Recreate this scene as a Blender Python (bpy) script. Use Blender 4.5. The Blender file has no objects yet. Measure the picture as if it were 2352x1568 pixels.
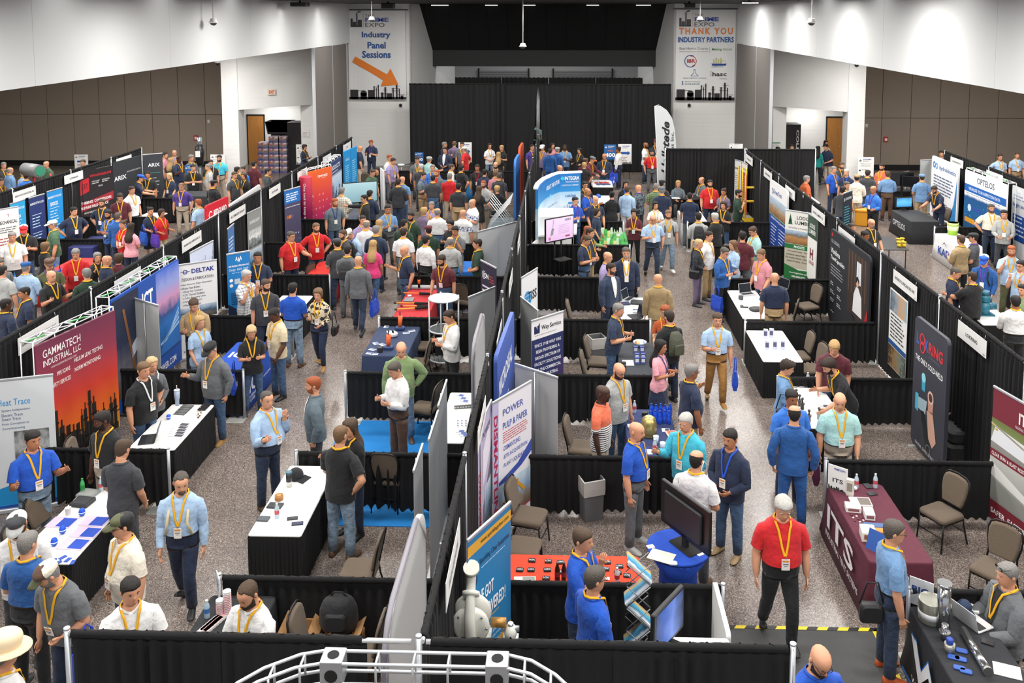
import bpy,math,random
import numpy as np
from math import sin,cos,pi,radians,tan,atan2,hypot
from mathutils import Vector,Matrix
random.seed(7);RS=np.random.RandomState(11)
SC=bpy.context.scene
COL=SC.collection
# camera
CH,CP,CYAW,FPX,CPX=7.5,radians(5.5),radians(1.79),2084.0,1235.0
CPY=30+FPX*tan(CP)
cd=bpy.data.cameras.new('camera');cam=bpy.data.objects.new('camera',cd);COL.objects.link(cam)
cam.location=(0,0,CH);cam.rotation_euler=(pi/2-CP,0,CYAW)
cd.sensor_width=36.0;cd.lens=FPX/2352*36.0
cd.shift_x=-(CPX-1176)/2352;cd.shift_y=-(784-CPY)/2352
cd.clip_start=0.1;cd.clip_end=300
SC.camera=cam
# exposure, world, lamps
SC.view_settings.view_transform='Standard'
try:SC.view_settings.look='None'
except Exception:pass
SC.view_settings.exposure=0.12;SC.view_settings.gamma=1.0
SC.view_settings.use_curve_mapping=False
wd=bpy.data.worlds.new('World');SC.world=wd;wd.use_nodes=True
wd.node_tree.nodes['Background'].inputs[0].default_value=(0.86,0.93,1.0,1)
wd.node_tree.nodes['Background'].inputs[1].default_value=0.55
def area(x,y,z,w,h,power,color=(1,0.97,0.93),rot=(0,0,0),spread=180):
 l=bpy.data.lights.new('hall_lamp','AREA');l.shape='RECTANGLE';l.size=w;l.size_y=h
 l.energy=power;l.color=color;l.spread=radians(spread)
 o=bpy.data.objects.new('hall_lamp',l);COL.objects.link(o);o.location=(x,y,z);o.rotation_euler=rot
 return o
HALL_Y=[2.5,8.5,14.5,20.5,26.5,32.5,38.5]
for ly in HALL_Y:
 for lx in(-8.0,-4.2,-0.4,3.4,6.4):
  area(lx,ly,7.88,1.3,0.7,180)
for ly in(9,16,23,30,35.5):
 for lx in(-13.2,-19.5):area(lx,ly,5.95,1.2,1.2,330 if ly<34 else 270)
 for lx in(10.6,17):area(lx,ly,5.95,1.2,1.2,330 if ly<34 else 270)
for lx in(-14.2,11.6):area(lx,43.2,3.2,1.6,0.6,60)
def wash(x,y,tx):
 l=bpy.data.lights.new('wall_washer','SPOT');l.energy=48 if y<31 else 26;l.spot_size=radians(120);l.spot_blend=1.0
 l.shadow_soft_size=0.3;l.color=(1,0.98,0.95)
 o=bpy.data.objects.new('wall_washer',l);COL.objects.link(o);zl=8.75 if y<31 else 7.9;x=x if y<31 else(x+tx)/2
 o.location=(x,y,zl)
 d=Vector((tx,y,6.6))-Vector((x,y,zl));o.rotation_euler=d.to_track_quat('-Z','Y').to_euler()
for ly in(13.8,18.5,23.3,28.2,33.2,38.2):wash(-9.6,ly,-10.5);wash(7.3,ly+0.6,8.2)
# pixel helpers (the photograph's frame is 2352 x 1568)
_f=np.array([-sin(CYAW)*cos(CP),cos(CYAW)*cos(CP),-sin(CP)]);_r=np.array([cos(CYAW),sin(CYAW),0]);_u=np.cross(_r,_f)
def ray(px,py):return _f*FPX+_r*(px-CPX)-_u*(py-CPY)
RG=dict(t=(0,0),u=(590,0),v=(1180,0),w=(1752,0),A=(0,300),B=(590,300),C=(1180,300),D=(1752,300),E=(0,600),F=(590,600),G=(1180,600),H=(1752,600),I=(0,900),J=(590,900),K=(1180,900),L=(1752,900),M=(0,1168),N=(590,1168),O=(1180,1168),P=(1752,1168),z=(0,0))
def at(r,x,y,z=0.0):
 """ground-plan point at height z of a measured image point"""
 s=1.0 if r=='z' else 3.92
 d=ray(RG[r][0]+x/s,RG[r][1]+y/s);k=(z-CH)/d[2]
 return float(d[0]*k),float(d[1]*k)
def atY(r,x,y,Y):
 s=1.0 if r=='z' else 3.92
 d=ray(RG[r][0]+x/s,RG[r][1]+y/s);k=Y/d[1]
 return float(d[0]*k),float(CH+d[2]*k)
def atX(r,x,y,X):
 s=1.0 if r=='z' else 3.92
 d=ray(RG[r][0]+x/s,RG[r][1]+y/s);k=X/d[0]
 return float(d[1]*k),float(CH+d[2]*k)
# materials
def lin(c):
 if isinstance(c,str):
  c=c.lstrip('#');c=c if len(c)==6 else ''.join(q*2 for q in c);c=tuple(int(c[i:i+2],16)/255 for i in(0,2,4))
 return tuple((v/12.92 if v<=0.04045 else((v+0.055)/1.055)**2.4)for v in c)
_M={}
def mat(color,rough=0.6,metal=0.0,kind=None,emit=0.0,scale=1.0,alpha=1.0):
 key=(color,rough,metal,kind,emit,scale,alpha)
 if key in _M:return _M[key]
 m=bpy.data.materials.new('surface');m.use_nodes=True;nt=m.node_tree;b=nt.nodes['Principled BSDF']
 c=lin(color)+(1,)
 b.inputs['Base Color'].default_value=c;b.inputs['Roughness'].default_value=rough;b.inputs['Metallic'].default_value=metal
 m.diffuse_color=c
 N=nt.nodes.new;L=nt.links.new
 if emit:
  b.inputs['Emission Color'].default_value=c;b.inputs['Emission Strength'].default_value=emit
 if kind=='sheer':
  tr=N('ShaderNodeBsdfTranslucent');tr.inputs[0].default_value=c;ms=N('ShaderNodeMixShader');ms.inputs[0].default_value=0.6
  L(b.outputs[0],ms.inputs[1]);L(tr.outputs[0],ms.inputs[2]);L(ms.outputs[0],nt.nodes['Material Output'].inputs['Surface'])
 if kind=='glass':
  b.inputs['Transmission Weight'].default_value=0.9;b.inputs['IOR'].default_value=1.2
 if kind in('cloth','drape','plaid','knit','denim','uph','hair','camo','stripe','flag'):
  tc=N('ShaderNodeTexCoord');nz=N('ShaderNodeTexNoise');nz.inputs['Scale'].default_value={'hair':60,'uph':180,'drape':14,'denim':15}.get(kind,10)*scale
  nz.inputs['Detail'].default_value=3
  L(tc.outputs['Object'],nz.inputs['Vector'])
  bp=N('ShaderNodeBump');bp.inputs['Strength'].default_value={'uph':0.3,'drape':0.25,'hair':0.5}.get(kind,0.6);bp.inputs['Distance'].default_value=0.02 if kind in('uph','drape','hair')else 0.045
  L(nz.outputs[0],bp.inputs['Height']);L(bp.outputs[0],b.inputs['Normal'])
  b.inputs['Sheen Weight'].default_value=0.0 if kind in('hair','drape')else 0.08
  mx=N('ShaderNodeMix');mx.data_type='RGBA';mx.blend_type='MULTIPLY';mx.inputs['Factor'].default_value={'denim':0.75,'uph':0.7,'hair':0.6}.get(kind,0.3)
  mx.inputs['A'].default_value=c;L(nz.outputs[0],mx.inputs['B'])
  g=N('ShaderNodeMix');g.data_type='RGBA';g.blend_type='MULTIPLY';g.inputs['Factor'].default_value=1;g.inputs['B'].default_value={'denim':(1.4,1.4,1.4,1),'uph':(1.35,1.35,1.35,1),'hair':(1.05,1.05,1.05,1)}.get(kind,(1.12,1.12,1.12,1))
  L(mx.outputs['Result'],g.inputs['A']);L(g.outputs['Result'],b.inputs['Base Color'])
  if kind in('plaid','stripe','camo','flag'):
   out=N('ShaderNodeMix');out.data_type='RGBA';L(g.outputs['Result'],out.inputs['A'])
   if kind=='camo':
    v=N('ShaderNodeTexNoise');v.inputs['Scale'].default_value=14;L(tc.outputs['Object'],v.inputs['Vector'])
    r=N('ShaderNodeValToRGB');r.color_ramp.interpolation='CONSTANT';r.color_ramp.elements[1].position=0.52;L(v.outputs[0],r.inputs[0])
    L(r.outputs[0],out.inputs['Factor']);out.inputs['B'].default_value=lin('#20242e')+(1,)
   elif kind=='flag':
    sx=N('ShaderNodeSeparateXYZ');L(tc.outputs['Object'],sx.inputs[0])
    v=N('ShaderNodeTexNoise');v.inputs['Scale'].default_value=30;L(tc.outputs['Object'],v.inputs['Vector'])
    r=N('ShaderNodeMapRange');r.inputs[1].default_value=0.5;r.inputs[2].default_value=0.54;L(v.outputs[0],r.inputs[0])
    band=N('ShaderNodeMath');band.operation='COMPARE';band.inputs[1].default_value=1.27;band.inputs[2].default_value=0.07;L(sx.outputs[2],band.inputs[0])
    mu=N('ShaderNodeMath');mu.operation='MULTIPLY';L(band.outputs[0],mu.inputs[0]);L(r.outputs[0],mu.inputs[1]);L(mu.outputs[0],out.inputs['Factor'])
    out.inputs['B'].default_value=lin('#2f4a86')+(1,)
   else:
    sx=N('ShaderNodeSeparateXYZ');L(tc.outputs['Object'],sx.inputs[0])
    def band(i,f,w):
     a=N('ShaderNodeMath');a.operation='MULTIPLY';a.inputs[1].default_value=f;L(sx.outputs[i],a.inputs[0])
     s=N('ShaderNodeMath');s.operation='FRACT';L(a.outputs[0],s.inputs[0])
     k=N('ShaderNodeMath');k.operation='LESS_THAN';k.inputs[1].default_value=w;L(s.outputs[0],k.inputs[0]);return k
    if kind=='stripe':
     k=band(2,30,0.42);top=N('ShaderNodeMath');top.operation='LESS_THAN';top.inputs[1].default_value=1.24;L(sx.outputs[2],top.inputs[0])
     wt=N('ShaderNodeMix');wt.data_type='RGBA';wt.inputs['A'].default_value=lin('#ece9e4')+(1,);wt.inputs['B'].default_value=lin('#1d2233')+(1,);L(k.outputs[0],wt.inputs['Factor'])
     L(top.outputs[0],out.inputs['Factor']);L(wt.outputs['Result'],out.inputs['B'])
    else:
     k1=band(0,16,0.3);k2=band(2,16,0.3);ad=N('ShaderNodeMath');ad.operation='ADD';L(k1 .outputs[0],ad.inputs[0]);L(k2 .outputs[0],ad.inputs[1])
     h=N('ShaderNodeMath');h.operation='MULTIPLY';h.inputs[1].default_value=0.4;L(ad.outputs[0],h.inputs[0]);L(h.outputs[0],out.inputs['Factor'])
     out.inputs['B'].default_value=lin('#27344f')+(1,)
   L(out.outputs['Result'],b.inputs['Base Color'])
 if kind=='speck':
  tc=N('ShaderNodeTexCoord')
  v1=N('ShaderNodeTexVoronoi');v1 .inputs['Scale'].default_value=95;L(tc.outputs['Object'],v1 .inputs['Vector'])
  sp=N('ShaderNodeSeparateColor');L(v1 .outputs['Color'],sp.inputs[0])
  r=N('ShaderNodeValToRGB');r.color_ramp.interpolation='CONSTANT'
  e=r.color_ramp.elements;cs=[(0,'#5d5350'),(0.22,'#82776f'),(0.5,'#92867e'),(0.72,'#473f3d'),(0.8,'#71665f'),(0.93,'#b5aaa2')]
  e[0].position=0;e[0].color=lin(cs[0][1])+(1,);e[1].position=0.22;e[1].color=lin(cs[1][1])+(1,)
  for p_,h_ in cs[2:]:
   q=e.new(p_);q.color=lin(h_)+(1,)
  L(sp.outputs[0],r.inputs[0])
  nz=N('ShaderNodeTexNoise');nz.inputs['Scale'].default_value=0.35;nz.inputs['Detail'].default_value=3;L(tc.outputs['Object'],nz.inputs['Vector'])
  mr=N('ShaderNodeMapRange');mr.inputs[1].default_value=0.3;mr.inputs[2].default_value=0.7;mr.inputs[3].default_value=0.8;mr.inputs[4].default_value=1.0;L(nz.outputs[0],mr.inputs[0])
  mx=N('ShaderNodeMix');mx.data_type='RGBA';mx.blend_type='MULTIPLY';mx.inputs['Factor'].default_value=1;L(r.outputs[0],mx.inputs['A']);L(mr.outputs[0],mx.inputs['B'])
  L(mx.outputs['Result'],b.inputs['Base Color'])
 if kind=='noise':
  tc=N('ShaderNodeTexCoord');nz=N('ShaderNodeTexNoise');nz.inputs['Scale'].default_value=6*scale;nz.inputs['Detail'].default_value=6
  L(tc.outputs['Object'],nz.inputs['Vector'])
  mr=N('ShaderNodeMapRange');mr.inputs[3].default_value=0.82;mr.inputs[4].default_value=1.14;L(nz.outputs[0],mr.inputs[0])
  mx=N('ShaderNodeMix');mx.data_type='RGBA';mx.blend_type='MULTIPLY';mx.inputs['Factor'].default_value=1;mx.inputs['A'].default_value=c;L(mr.outputs[0],mx.inputs['B'])
  L(mx.outputs['Result'],b.inputs['Base Color'])
 if kind=='wood':
  tc=N('ShaderNodeTexCoord');mp=N('ShaderNodeMapping');mp.inputs['Scale'].default_value=(18,18,1.2);L(tc.outputs['Object'],mp.inputs[0])
  nz=N('ShaderNodeTexNoise');nz.inputs['Scale'].default_value=2;nz.inputs['Detail'].default_value=5;L(mp.outputs[0],nz.inputs['Vector'])
  mr=N('ShaderNodeMapRange');mr.inputs[3].default_value=0.6;mr.inputs[4].default_value=1.3;L(nz.outputs[0],mr.inputs[0])
  mx=N('ShaderNodeMix');mx.data_type='RGBA';mx.blend_type='MULTIPLY';mx.inputs['Factor'].default_value=1;mx.inputs['A'].default_value=c;L(mr.outputs[0],mx.inputs['B'])
  L(mx.outputs['Result'],b.inputs['Base Color'])
 if kind=='block':
  tc=N('ShaderNodeTexCoord');mp=N('ShaderNodeMapping');mp.inputs['Rotation'].default_value=(radians(90),0,0);L(tc.outputs['Object'],mp.inputs[0])
  br=N('ShaderNodeTexBrick');br.inputs['Scale'].default_value=1;br.inputs['Brick Width'].default_value=0.4;br.inputs['Row Height'].default_value=0.2;br.inputs['Mortar Size'].default_value=0.008
  br.inputs['Color1'].default_value=br.inputs['Color2'].default_value=(1,1,1,1);br.inputs['Mortar'].default_value=(0,0,0,1)
  L(mp.outputs[0],br.inputs['Vector'])
  bp=N('ShaderNodeBump');bp.inputs['Strength'].default_value=0.5;bp.inputs['Distance'].default_value=0.01;L(br.outputs['Color'],bp.inputs['Height']);L(bp.outputs[0],b.inputs['Normal'])
 _M[key]=m
 return m
def ramp_mat(stops,axis=2,lo=0.0,hi=1.0,noise=0.0,nscale=3.0,rough=0.5,emit=0.0,detail=4):
 """a printed picture: colours run along one local axis, broken up by noise"""
 key=('ramp',tuple(stops),axis,lo,hi,noise,nscale,rough,emit)
 if key in _M:return _M[key]
 m=bpy.data.materials.new('print');m.use_nodes=True;nt=m.node_tree;b=nt.nodes['Principled BSDF'];N=nt.nodes.new;L=nt.links.new
 b.inputs['Roughness'].default_value=rough
 tc=N('ShaderNodeTexCoord');sx=N('ShaderNodeSeparateXYZ');L(tc.outputs['Object'],sx.inputs[0])
 mr=N('ShaderNodeMapRange');mr.inputs[1].default_value=lo;mr.inputs[2].default_value=hi;L(sx.outputs[axis],mr.inputs[0])
 val=mr.outputs[0]
 if noise:
  nz=N('ShaderNodeTexNoise');nz.inputs['Scale'].default_value=nscale;nz.inputs['Detail'].default_value=detail;L(tc.outputs['Object'],nz.inputs['Vector'])
  s=N('ShaderNodeMath');s.operation='SUBTRACT';s.inputs[1].default_value=0.5;L(nz.outputs[0],s.inputs[0])
  k=N('ShaderNodeMath');k.operation='MULTIPLY_ADD';k.inputs[1].default_value=noise;L(s.outputs[0],k.inputs[0]);L(val,k.inputs[2]);val=k.outputs[0]
 r=N('ShaderNodeValToRGB');e=r.color_ramp.elements
 for i,(p_,h_)in enumerate(stops):
  q=e[i]if i<2 else e.new(p_)
  q.position=p_;q.color=lin(h_)+(1,)
 L(val,r.inputs[0]);L(r.outputs[0],b.inputs['Base Color'])
 if emit:
  L(r.outputs[0],b.inputs['Emission Color']);b.inputs['Emission Strength'].default_value=emit
 _M[key]=m
 return m
# mesh builder and object helpers
class MB:
 def __init__(s):s.v=[];s.f=[];s.m=[];s.sm=[]
 def add(s,verts,faces,mi=0,smooth=False):
  o=len(s.v);s.v.extend([tuple(map(float,q))for q in verts])
  for f in faces:s.f.append(tuple(i+o for i in f));s.m.append(mi);s.sm.append(smooth)
  return s
 def box(s,a,b,mi=0,M=None):
  x0,y0,z0=a;x1,y1,z1=b
  vs=[(x0,y0,z0),(x1,y0,z0),(x1,y1,z0),(x0,y1,z0),(x0,y0,z1),(x1,y0,z1),(x1,y1,z1),(x0,y1,z1)]
  if M is not None:vs=[M@Vector(q)for q in vs]
  return s.add(vs,[(0,3,2,1),(4,5,6,7),(0,1,5,4),(1,2,6,5),(2,3,7,6),(3,0,4,7)],mi)
 def rbox(s,a,b,r=0.02,mi=0,n=3,M=None,axis='z'):
  """box whose edges round the chosen axis are rounded, with a small chamfer at the ends"""
  ax='xyz'.index(axis);i,j=[k for k in range(3)if k!=ax]
  pts=[]
  for cx,cy,a0 in((b[i]-r,b[j]-r,0),(a[i]+r,b[j]-r,90),(a[i]+r,a[j]+r,180),(b[i]-r,a[j]+r,270)):
   for k in range(n+1):
    t=radians(a0+90*k/n);pts.append((cx+r*cos(t),cy+r*sin(t)))
  ch=min(r*0.5,(b[ax]-a[ax])*0.3);mx,my=(a[i]+b[i])/2,(a[j]+b[j])/2
  rings=[]
  for z,k in((a[ax],ch),(a[ax]+ch,0),(b[ax]-ch,0),(b[ax],ch)):
   ring=[]
   for(x,y)in pts:
    q=[0,0,0];q[i]=x-k*(1 if x>mx else-1);q[j]=y-k*(1 if y>my else-1);q[ax]=z
    ring.append(M@Vector(q)if M is not None else q)
   rings.append(ring)
  return s.loft(rings,mi=mi,caps=True,smooth=False)
 def loft(s,rings,mi=0,caps=True,closed=True,smooth=True):
  n=len(rings[0]);vs=[q for r in rings for q in r];fs=[]
  for k in range(len(rings)-1):
   for i in range(n if closed else n-1):
    j=(i+1)%n;fs.append((k*n+i,k*n+j,(k+1)*n+j,(k+1)*n+i))
  s.add(vs,fs,mi,smooth)
  if caps:
   o=len(s.v)-len(vs)
   s.f.append(tuple(o+i for i in reversed(range(n))));s.m.append(mi);s.sm.append(False)
   s.f.append(tuple(o+(len(rings)-1)*n+i for i in range(n)));s.m.append(mi);s.sm.append(False)
  return s
 def tube(s,pts,r,n=8,mi=0,caps=True,smooth=True):
  pts=[Vector(q)for q in pts];rr=r if hasattr(r,'__len__')else[r]*len(pts)
  rings=[];nrm=None
  for k,q in enumerate(pts):
   t=(pts[min(k+1,len(pts)-1)]-pts[max(k-1,0)]).normalized()
   if nrm is None:nrm=t.orthogonal().normalized()
   else:
    nrm=nrm-t*nrm.dot(t);nrm=nrm.normalized()if nrm.length>1e-6 else t.orthogonal().normalized()
   bn=t.cross(nrm)
   rings.append([q+(nrm*cos(2*pi*i/n)+bn*sin(2*pi*i/n))*rr[k]for i in range(n)])
  return s.loft(rings,mi,caps,True,smooth)
 def lathe(s,prof,c=(0,0,0),n=16,mi=0,smooth=True,caps=True):
  return s.loft([[(c[0]+r*cos(2*pi*i/n),c[1]+r*sin(2*pi*i/n),c[2]+z)for i in range(n)]for(r,z)in prof],mi,caps,True,smooth)
 def prism(s,poly,y0,y1,mi=0):
  """polygon in x,z extruded in y"""
  n=len(poly)
  return s.add([(x,y0,z)for x,z in poly]+[(x,y1,z)for x,z in poly],[tuple(range(n)),tuple(reversed(range(n,2*n)))]+[(i,i+n,(i+1)%n+n,(i+1)%n)for i in range(n)],mi)
 def ellipsoid(s,c,r,n=8,m=6,mi=0):
  rings=[]
  for k in range(m+1):
   t=-pi/2+pi*k/m;t=max(-1.52,min(1.52,t))
   rings.append([(c[0]+r[0]*cos(t)*cos(2*pi*i/n),c[1]+r[1]*cos(t)*sin(2*pi*i/n),c[2]+r[2]*sin(t))for i in range(n)])
  return s.loft(rings,mi,True)
 def mesh(s,mats,name='shape'):
  me=bpy.data.meshes.new(name);me.from_pydata(s.v,[],s.f)
  for m in(mats if isinstance(mats,(list,tuple))else[mats]):me.materials.append(m)
  me.polygons.foreach_set('material_index',s.m);me.polygons.foreach_set('use_smooth',s.sm);me.update()
  return me
def obj(name,mb,mats,parent=None,loc=None,rotz=0,label=None):
 me=mb if isinstance(mb,bpy.types.Mesh)else mb.mesh(mats,name)
 o=bpy.data.objects.new(name,me);COL.objects.link(o)
 if parent is not None:o.parent=parent
 if loc is not None:o.location=loc
 if rotz:o.rotation_euler=(0,0,rotz)
 if label:o['label']=label
 return o
def thing(name,label,cat,loc=(0,0,0),rotz=0,group=None):
 o=bpy.data.objects.new(name,None);COL.objects.link(o);o.empty_display_size=0.1
 o.location=loc;o.rotation_euler=(0,0,rotz);o['label']=label;o['category']=cat
 if group:o['group']=group
 return o
def tag(o,label,cat,group=None):
 o['label']=label;o['category']=cat
 if group:o['group']=group
 return o
def struct(name,mb,mats,label=None,parent=None,**k):
 o=obj(name,mb,mats,parent,**k)
 if parent is None:o['kind']='structure'
 if label:o['label']=label
 return o
def dup(root,loc,rotz,label,group=None):
 r=root.copy();COL.objects.link(r);r.location=loc;r.rotation_euler=(0,0,rotz);r['label']=label
 if group:r['group']=group
 for ch in list(root.children):
  c=ch.copy();COL.objects.link(c);c.parent=r
  for g in ch.children:
   d=g.copy();COL.objects.link(d);d.parent=c
 return r
# the hall
WHITE=mat('#dcdcda',0.7,kind='block');PLAIN=mat('#d3d5d5',0.75);BLK=mat('#0d0d0e',0.8);STEEL=mat('#b9bcc0',0.35,0.8);ALU=mat('#c9ccd0',0.4,0.6)
BROWN=mat('#93877a',0.9,kind='noise',scale=3);DARKGAP=mat('#3a352f',0.9)
mb=MB();mb.add([(-32,-6,0),(28,-6,0),(28,56,0),(-32,56,0)],[(0,1,2,3)])
floor=struct('floor',mb,mat('#8d827d',0.22,kind='speck'),'speckled grey brown polished terrazzo floor of the hall')
fj=MB()
for x in(-6.0,-4.0,1.9,3.72,-10.5,8.2):fj.box((x-.004,5,0.0005),(x+.004,42,0.0015))
for y in range(6,42,6):fj.box((-26,y-.004,0.0005),(24,y+.004,0.0015))
struct('floor_joint',fj,mat('#6b625e',0.4),parent=floor)
ZC,ZS=7.95,6.06
def wallbox(name,p0,p1,z0,z1,th,m,label=None,parent=None):
 """vertical slab whose seen face runs p0-p1 (plan); thickness goes to the left of p0->p1"""
 d=Vector((p1[0]-p0[0],p1[1]-p0[1]));L_=d.length;a=atan2(d.y,d.x)
 mb=MB();mb.box((0,0,z0),(L_,th,z1))
 o=struct(name,mb,m,label,parent,loc=(p0[0],p0[1],0),rotz=a);return o
mb=MB();mb.box((-9.0,-6,ZC),(6.7,45.6,ZC+.2));mb.box((-10.8,31,ZC),(-9.0,45.6,ZC+.2));mb.box((6.7,31,ZC),(8.5,45.6,ZC+.2))
struct('ceiling',mb,BLK,'flat black ceiling over the hall')
mb=MB();mb.box((-10.8,-6,9.2),(-9.0,31,9.3));mb.box((6.7,-6,9.2),(8.5,31,9.3));mb.box((-9.1,-6,ZC),(-9.0,31,9.2));mb.box((6.7,-6,ZC),(6.8,31,9.2))
struct('ceiling_cove',mb,BLK)
for side,X,s in(('left',-10.5,-1),('right',8.2,1)):
 base=MB();base.box((min(X+s*.03,X+s*.35),-6,ZS),(max(X+s*.03,X+s*.35),43.9,9.2))
 o=struct('wall_%s'%side,base,PLAIN,'white upper wall along the %s side of the hall, lit from above'%side)
 ys=[-6,5.5,11.6,17.6,23.8,30.0,36.2,43.9]
 for k in range(7):
  p=MB();p.box((min(X,X+s*.03),ys[k]+.006,ZS),(max(X,X+s*.03),ys[k+1]-.006,9.2));obj('panel',p,PLAIN,o)
 c=MB();x0,x1=(X-22,X-.35)if s<0 else(X+.35,X+18)
 c.box((x0,-6,ZS),(x1,44.5,ZS+.1));struct('ceiling_%s'%side,c,PLAIN)
def panelled(name,xs,y,zj,z1,label):
 b=MB();b.box((xs[0],y+.03,0),(xs[-1],y+.3,z1));o=struct(name,b,DARKGAP,label)
 for k in range(len(xs)-1):
  for z0_,z1_ in((.26,zj),(zj,z1)):
   p=MB();g=.012;p.box((xs[k]+g,y,z0_+g),(xs[k+1]-g,y+.028,z1_-g));obj('panel',p,BROWN,o)
 bb=MB();bb.box((xs[0],y-.02,0),(xs[-1],y+.03,.25));struct('baseboard_'+name.split('_')[1],bb,BLK)
 return o
X43=lambda px:(px-1300)*43.5/2084
panelled('wall_rear_left',[X43(p)for p in(-230,-168,-106,-43.5,19,81,143.5,205.5,268,331,394,457,498)],43.5,2.56,ZS,'taupe acoustic panel wall at the far end of the left side hall')
panelled('wall_back_right',[X43(p)for p in(1978,2022,2087,2152,2217,2283,2348,2413,2478)],43.5,2.52,ZS,'taupe acoustic panel wall at the far end of the right side hall')
def alcove(side,s,pil,ang,jamb,back,doorx):
 o=MB();o.box((min(pil),38.3,0),(max(pil),39.0,ZS));struct('wall_%s_pillar'%side,o,WHITE,'white painted block pillar beside the %s door recess'%side)
 w=MB();(xa,ya),(xb,yb)=ang
 w.add([(xa,ya,3.36),(xb,yb,3.36),(xb,yb,ZS),(xa,ya,ZS),(xa,ya+.35,3.36),(xb,yb+.35,3.36),(xb,yb+.35,ZS),(xa,ya+.35,ZS)],[(0,1,2,3),(4,7,6,5),(0,4,5,1),(3,2,6,7),(0,3,7,4),(1,5,6,2)])
 struct('wall_%s_lintel'%side,w,WHITE,'white block wall above the %s door recess'%side)
 j=MB();j.box((min(jamb),40.6,0),(max(jamb),41.3,3.36));struct('wall_%s_jamb'%side,j,WHITE)
 b=MB();b.box((min(back),44.3,0),(max(back),44.6,4.0));struct('wall_%s_recess'%side,b,WHITE)
 c=MB();c.box((-14.5 if s<0 else max(jamb),41.4,3.5),(12.3 if s>0 else min(jamb),44.3,3.6));struct('ceiling_%s_recess'%side,c,PLAIN)
 d=thing('door_%d'%(1 if s<0 else 2),'brown wooden door with a black frame in the %s recess'%side,'door',(doorx[0],44.3,0));d['kind']='structure'
 del d['category']
 W_=doorx[1]-doorx[0];f=MB();f.box((0,-.06,0),(.05,0,2.48));f.box((W_-.05,-.06,0),(W_,0,2.48));f.box((0,-.06,2.43),(W_,0,2.5));obj('door_frame',f,BLK,d)
 l=MB();l.box((.05,-.04,.01),(W_-.05,0,2.43));obj('door_leaf',l,mat('#a8702f',.45,kind='wood'),d)
 h=MB();h.tube([(W_-.12,-.1,1.05),(W_-.26,-.1,1.05)],.012);h.tube([(W_-.12,-.04,1.05),(W_-.12,-.1,1.05)],.012);obj('door_handle',h,STEEL,d)
alcove('left',-1,(-14.76,-14.06),((-14.1,38.32),(-10.9,41.1)),(-12.04,-10.8),(-17.2,-10.6),(-15.84,-14.94))
alcove('right',1,(11.85,12.55),((11.9,38.32),(8.5,41.1)),(9.25,9.85),(8.3,15.6),(12.66,13.55))
for side,X,ys in(('left',-10.5,(37.4,40.3,42.9)),('right',8.2,(36.4,39.1,43.7))):
 t=thing('folding_partition','tall grey brown folding partition beside the white banner wall on the %s'%side,'partition',(X,ys[0],0))
 for k in range(2):
  L_=ys[k+1]-ys[k];p=MB();p.box((-.05,ys[k]-ys[0]+.03,.02),(.05,ys[k+1]-ys[0]-.03,ZS-.02));obj('partition_leaf',p,mat('#6f6a66',.85,kind='noise',scale=4),t)
 for y in ys:
  p=MB();p.box((-.065,y-ys[0]-.03,0),(.065,y-ys[0]+.03,ZS));obj('edge_trim',p,ALU,t)
wallbox('wall_back_left',(-10.9,44),(-7.55,44),0,ZC,.3,WHITE,'white block wall carrying the left hanging banner')
wallbox('wall_back_middle',(5.17,44),(8.5,44),0,ZC,.3,WHITE,'white block wall carrying the right hanging banner')
wallbox('wall_splay_left',(-7.55,44),(-6.3,51.2),0,9,.3,WHITE,'white block side wall of the stage opening, left')
wallbox('wall_splay_right',(4.05,51.2),(5.17,44),0,9,.3,WHITE,'white block side wall of the stage opening, right')
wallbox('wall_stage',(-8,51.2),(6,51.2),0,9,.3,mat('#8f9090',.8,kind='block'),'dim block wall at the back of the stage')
for x in(-7.55,5.17):
 t=MB();t.box((x-.03,43.93,0),(x+.03,44,ZC));struct('trim_1' if x<0 else 'trim_2',t,mat('#9a9a99',.6))
sl=MB();sl.add([(-7.6,45.3,7.95),(5.4,45.3,7.95),(5.4,47.3,5.57),(-7.6,47.3,5.57),(-7.6,45.6,8.3),(5.4,45.6,8.3),(5.4,47.8,5.57),(-7.6,47.8,5.57)],[(0,1,2,3),(4,7,6,5),(0,4,5,1),(3,2,6,7)])
slo=struct('ceiling_stage',sl,BLK,'black sloping ceiling above the stage opening')
for k in range(13):
 x=-7.0+k*1.0;r=MB();r.add([(x,45.29,7.93),(x+.03,45.29,7.93),(x+.03,47.28,5.58),(x,47.28,5.58)],[(0,1,2,3)]);obj('ceiling_rib',r,mat('#1a1a1b',.5),slo)
bm_=MB();bm_.box((-7.3,47.3,4.73),(5.2,47.9,5.6));struct('trim_3',bm_,mat('#151516',.6),'black beam across the stage opening')
st=MB();st.box((-8,46,0),(6,51.2,.9));struct('floor_stage',st,BLK)
area(-1.2,48.6,7.4,6,.5,160)
for k,(xa,xb)in enumerate(((1100,1212),(1272,1405))):
 s_=thing('shutter','grey roll-up shutter at the back of the stage, %s of the two'%('left' if k==0 else 'right'),'shutter',((xa-1300)*51/2084,51.1,3.2))
 W_=(xb-xa)*51/2084
 for q in range(9):
  m_=MB();m_.box((0,0,q*.12),(W_,.06,q*.12+.1));obj('shutter_slat',m_,mat('#77777a',.5,.3),s_)
 for xx in(-.08,W_):m_=MB();m_.box((xx,-.05,-3.2+.9),(xx+.08,.08,1.2));obj('shutter_rail',m_,BLK,s_)
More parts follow.
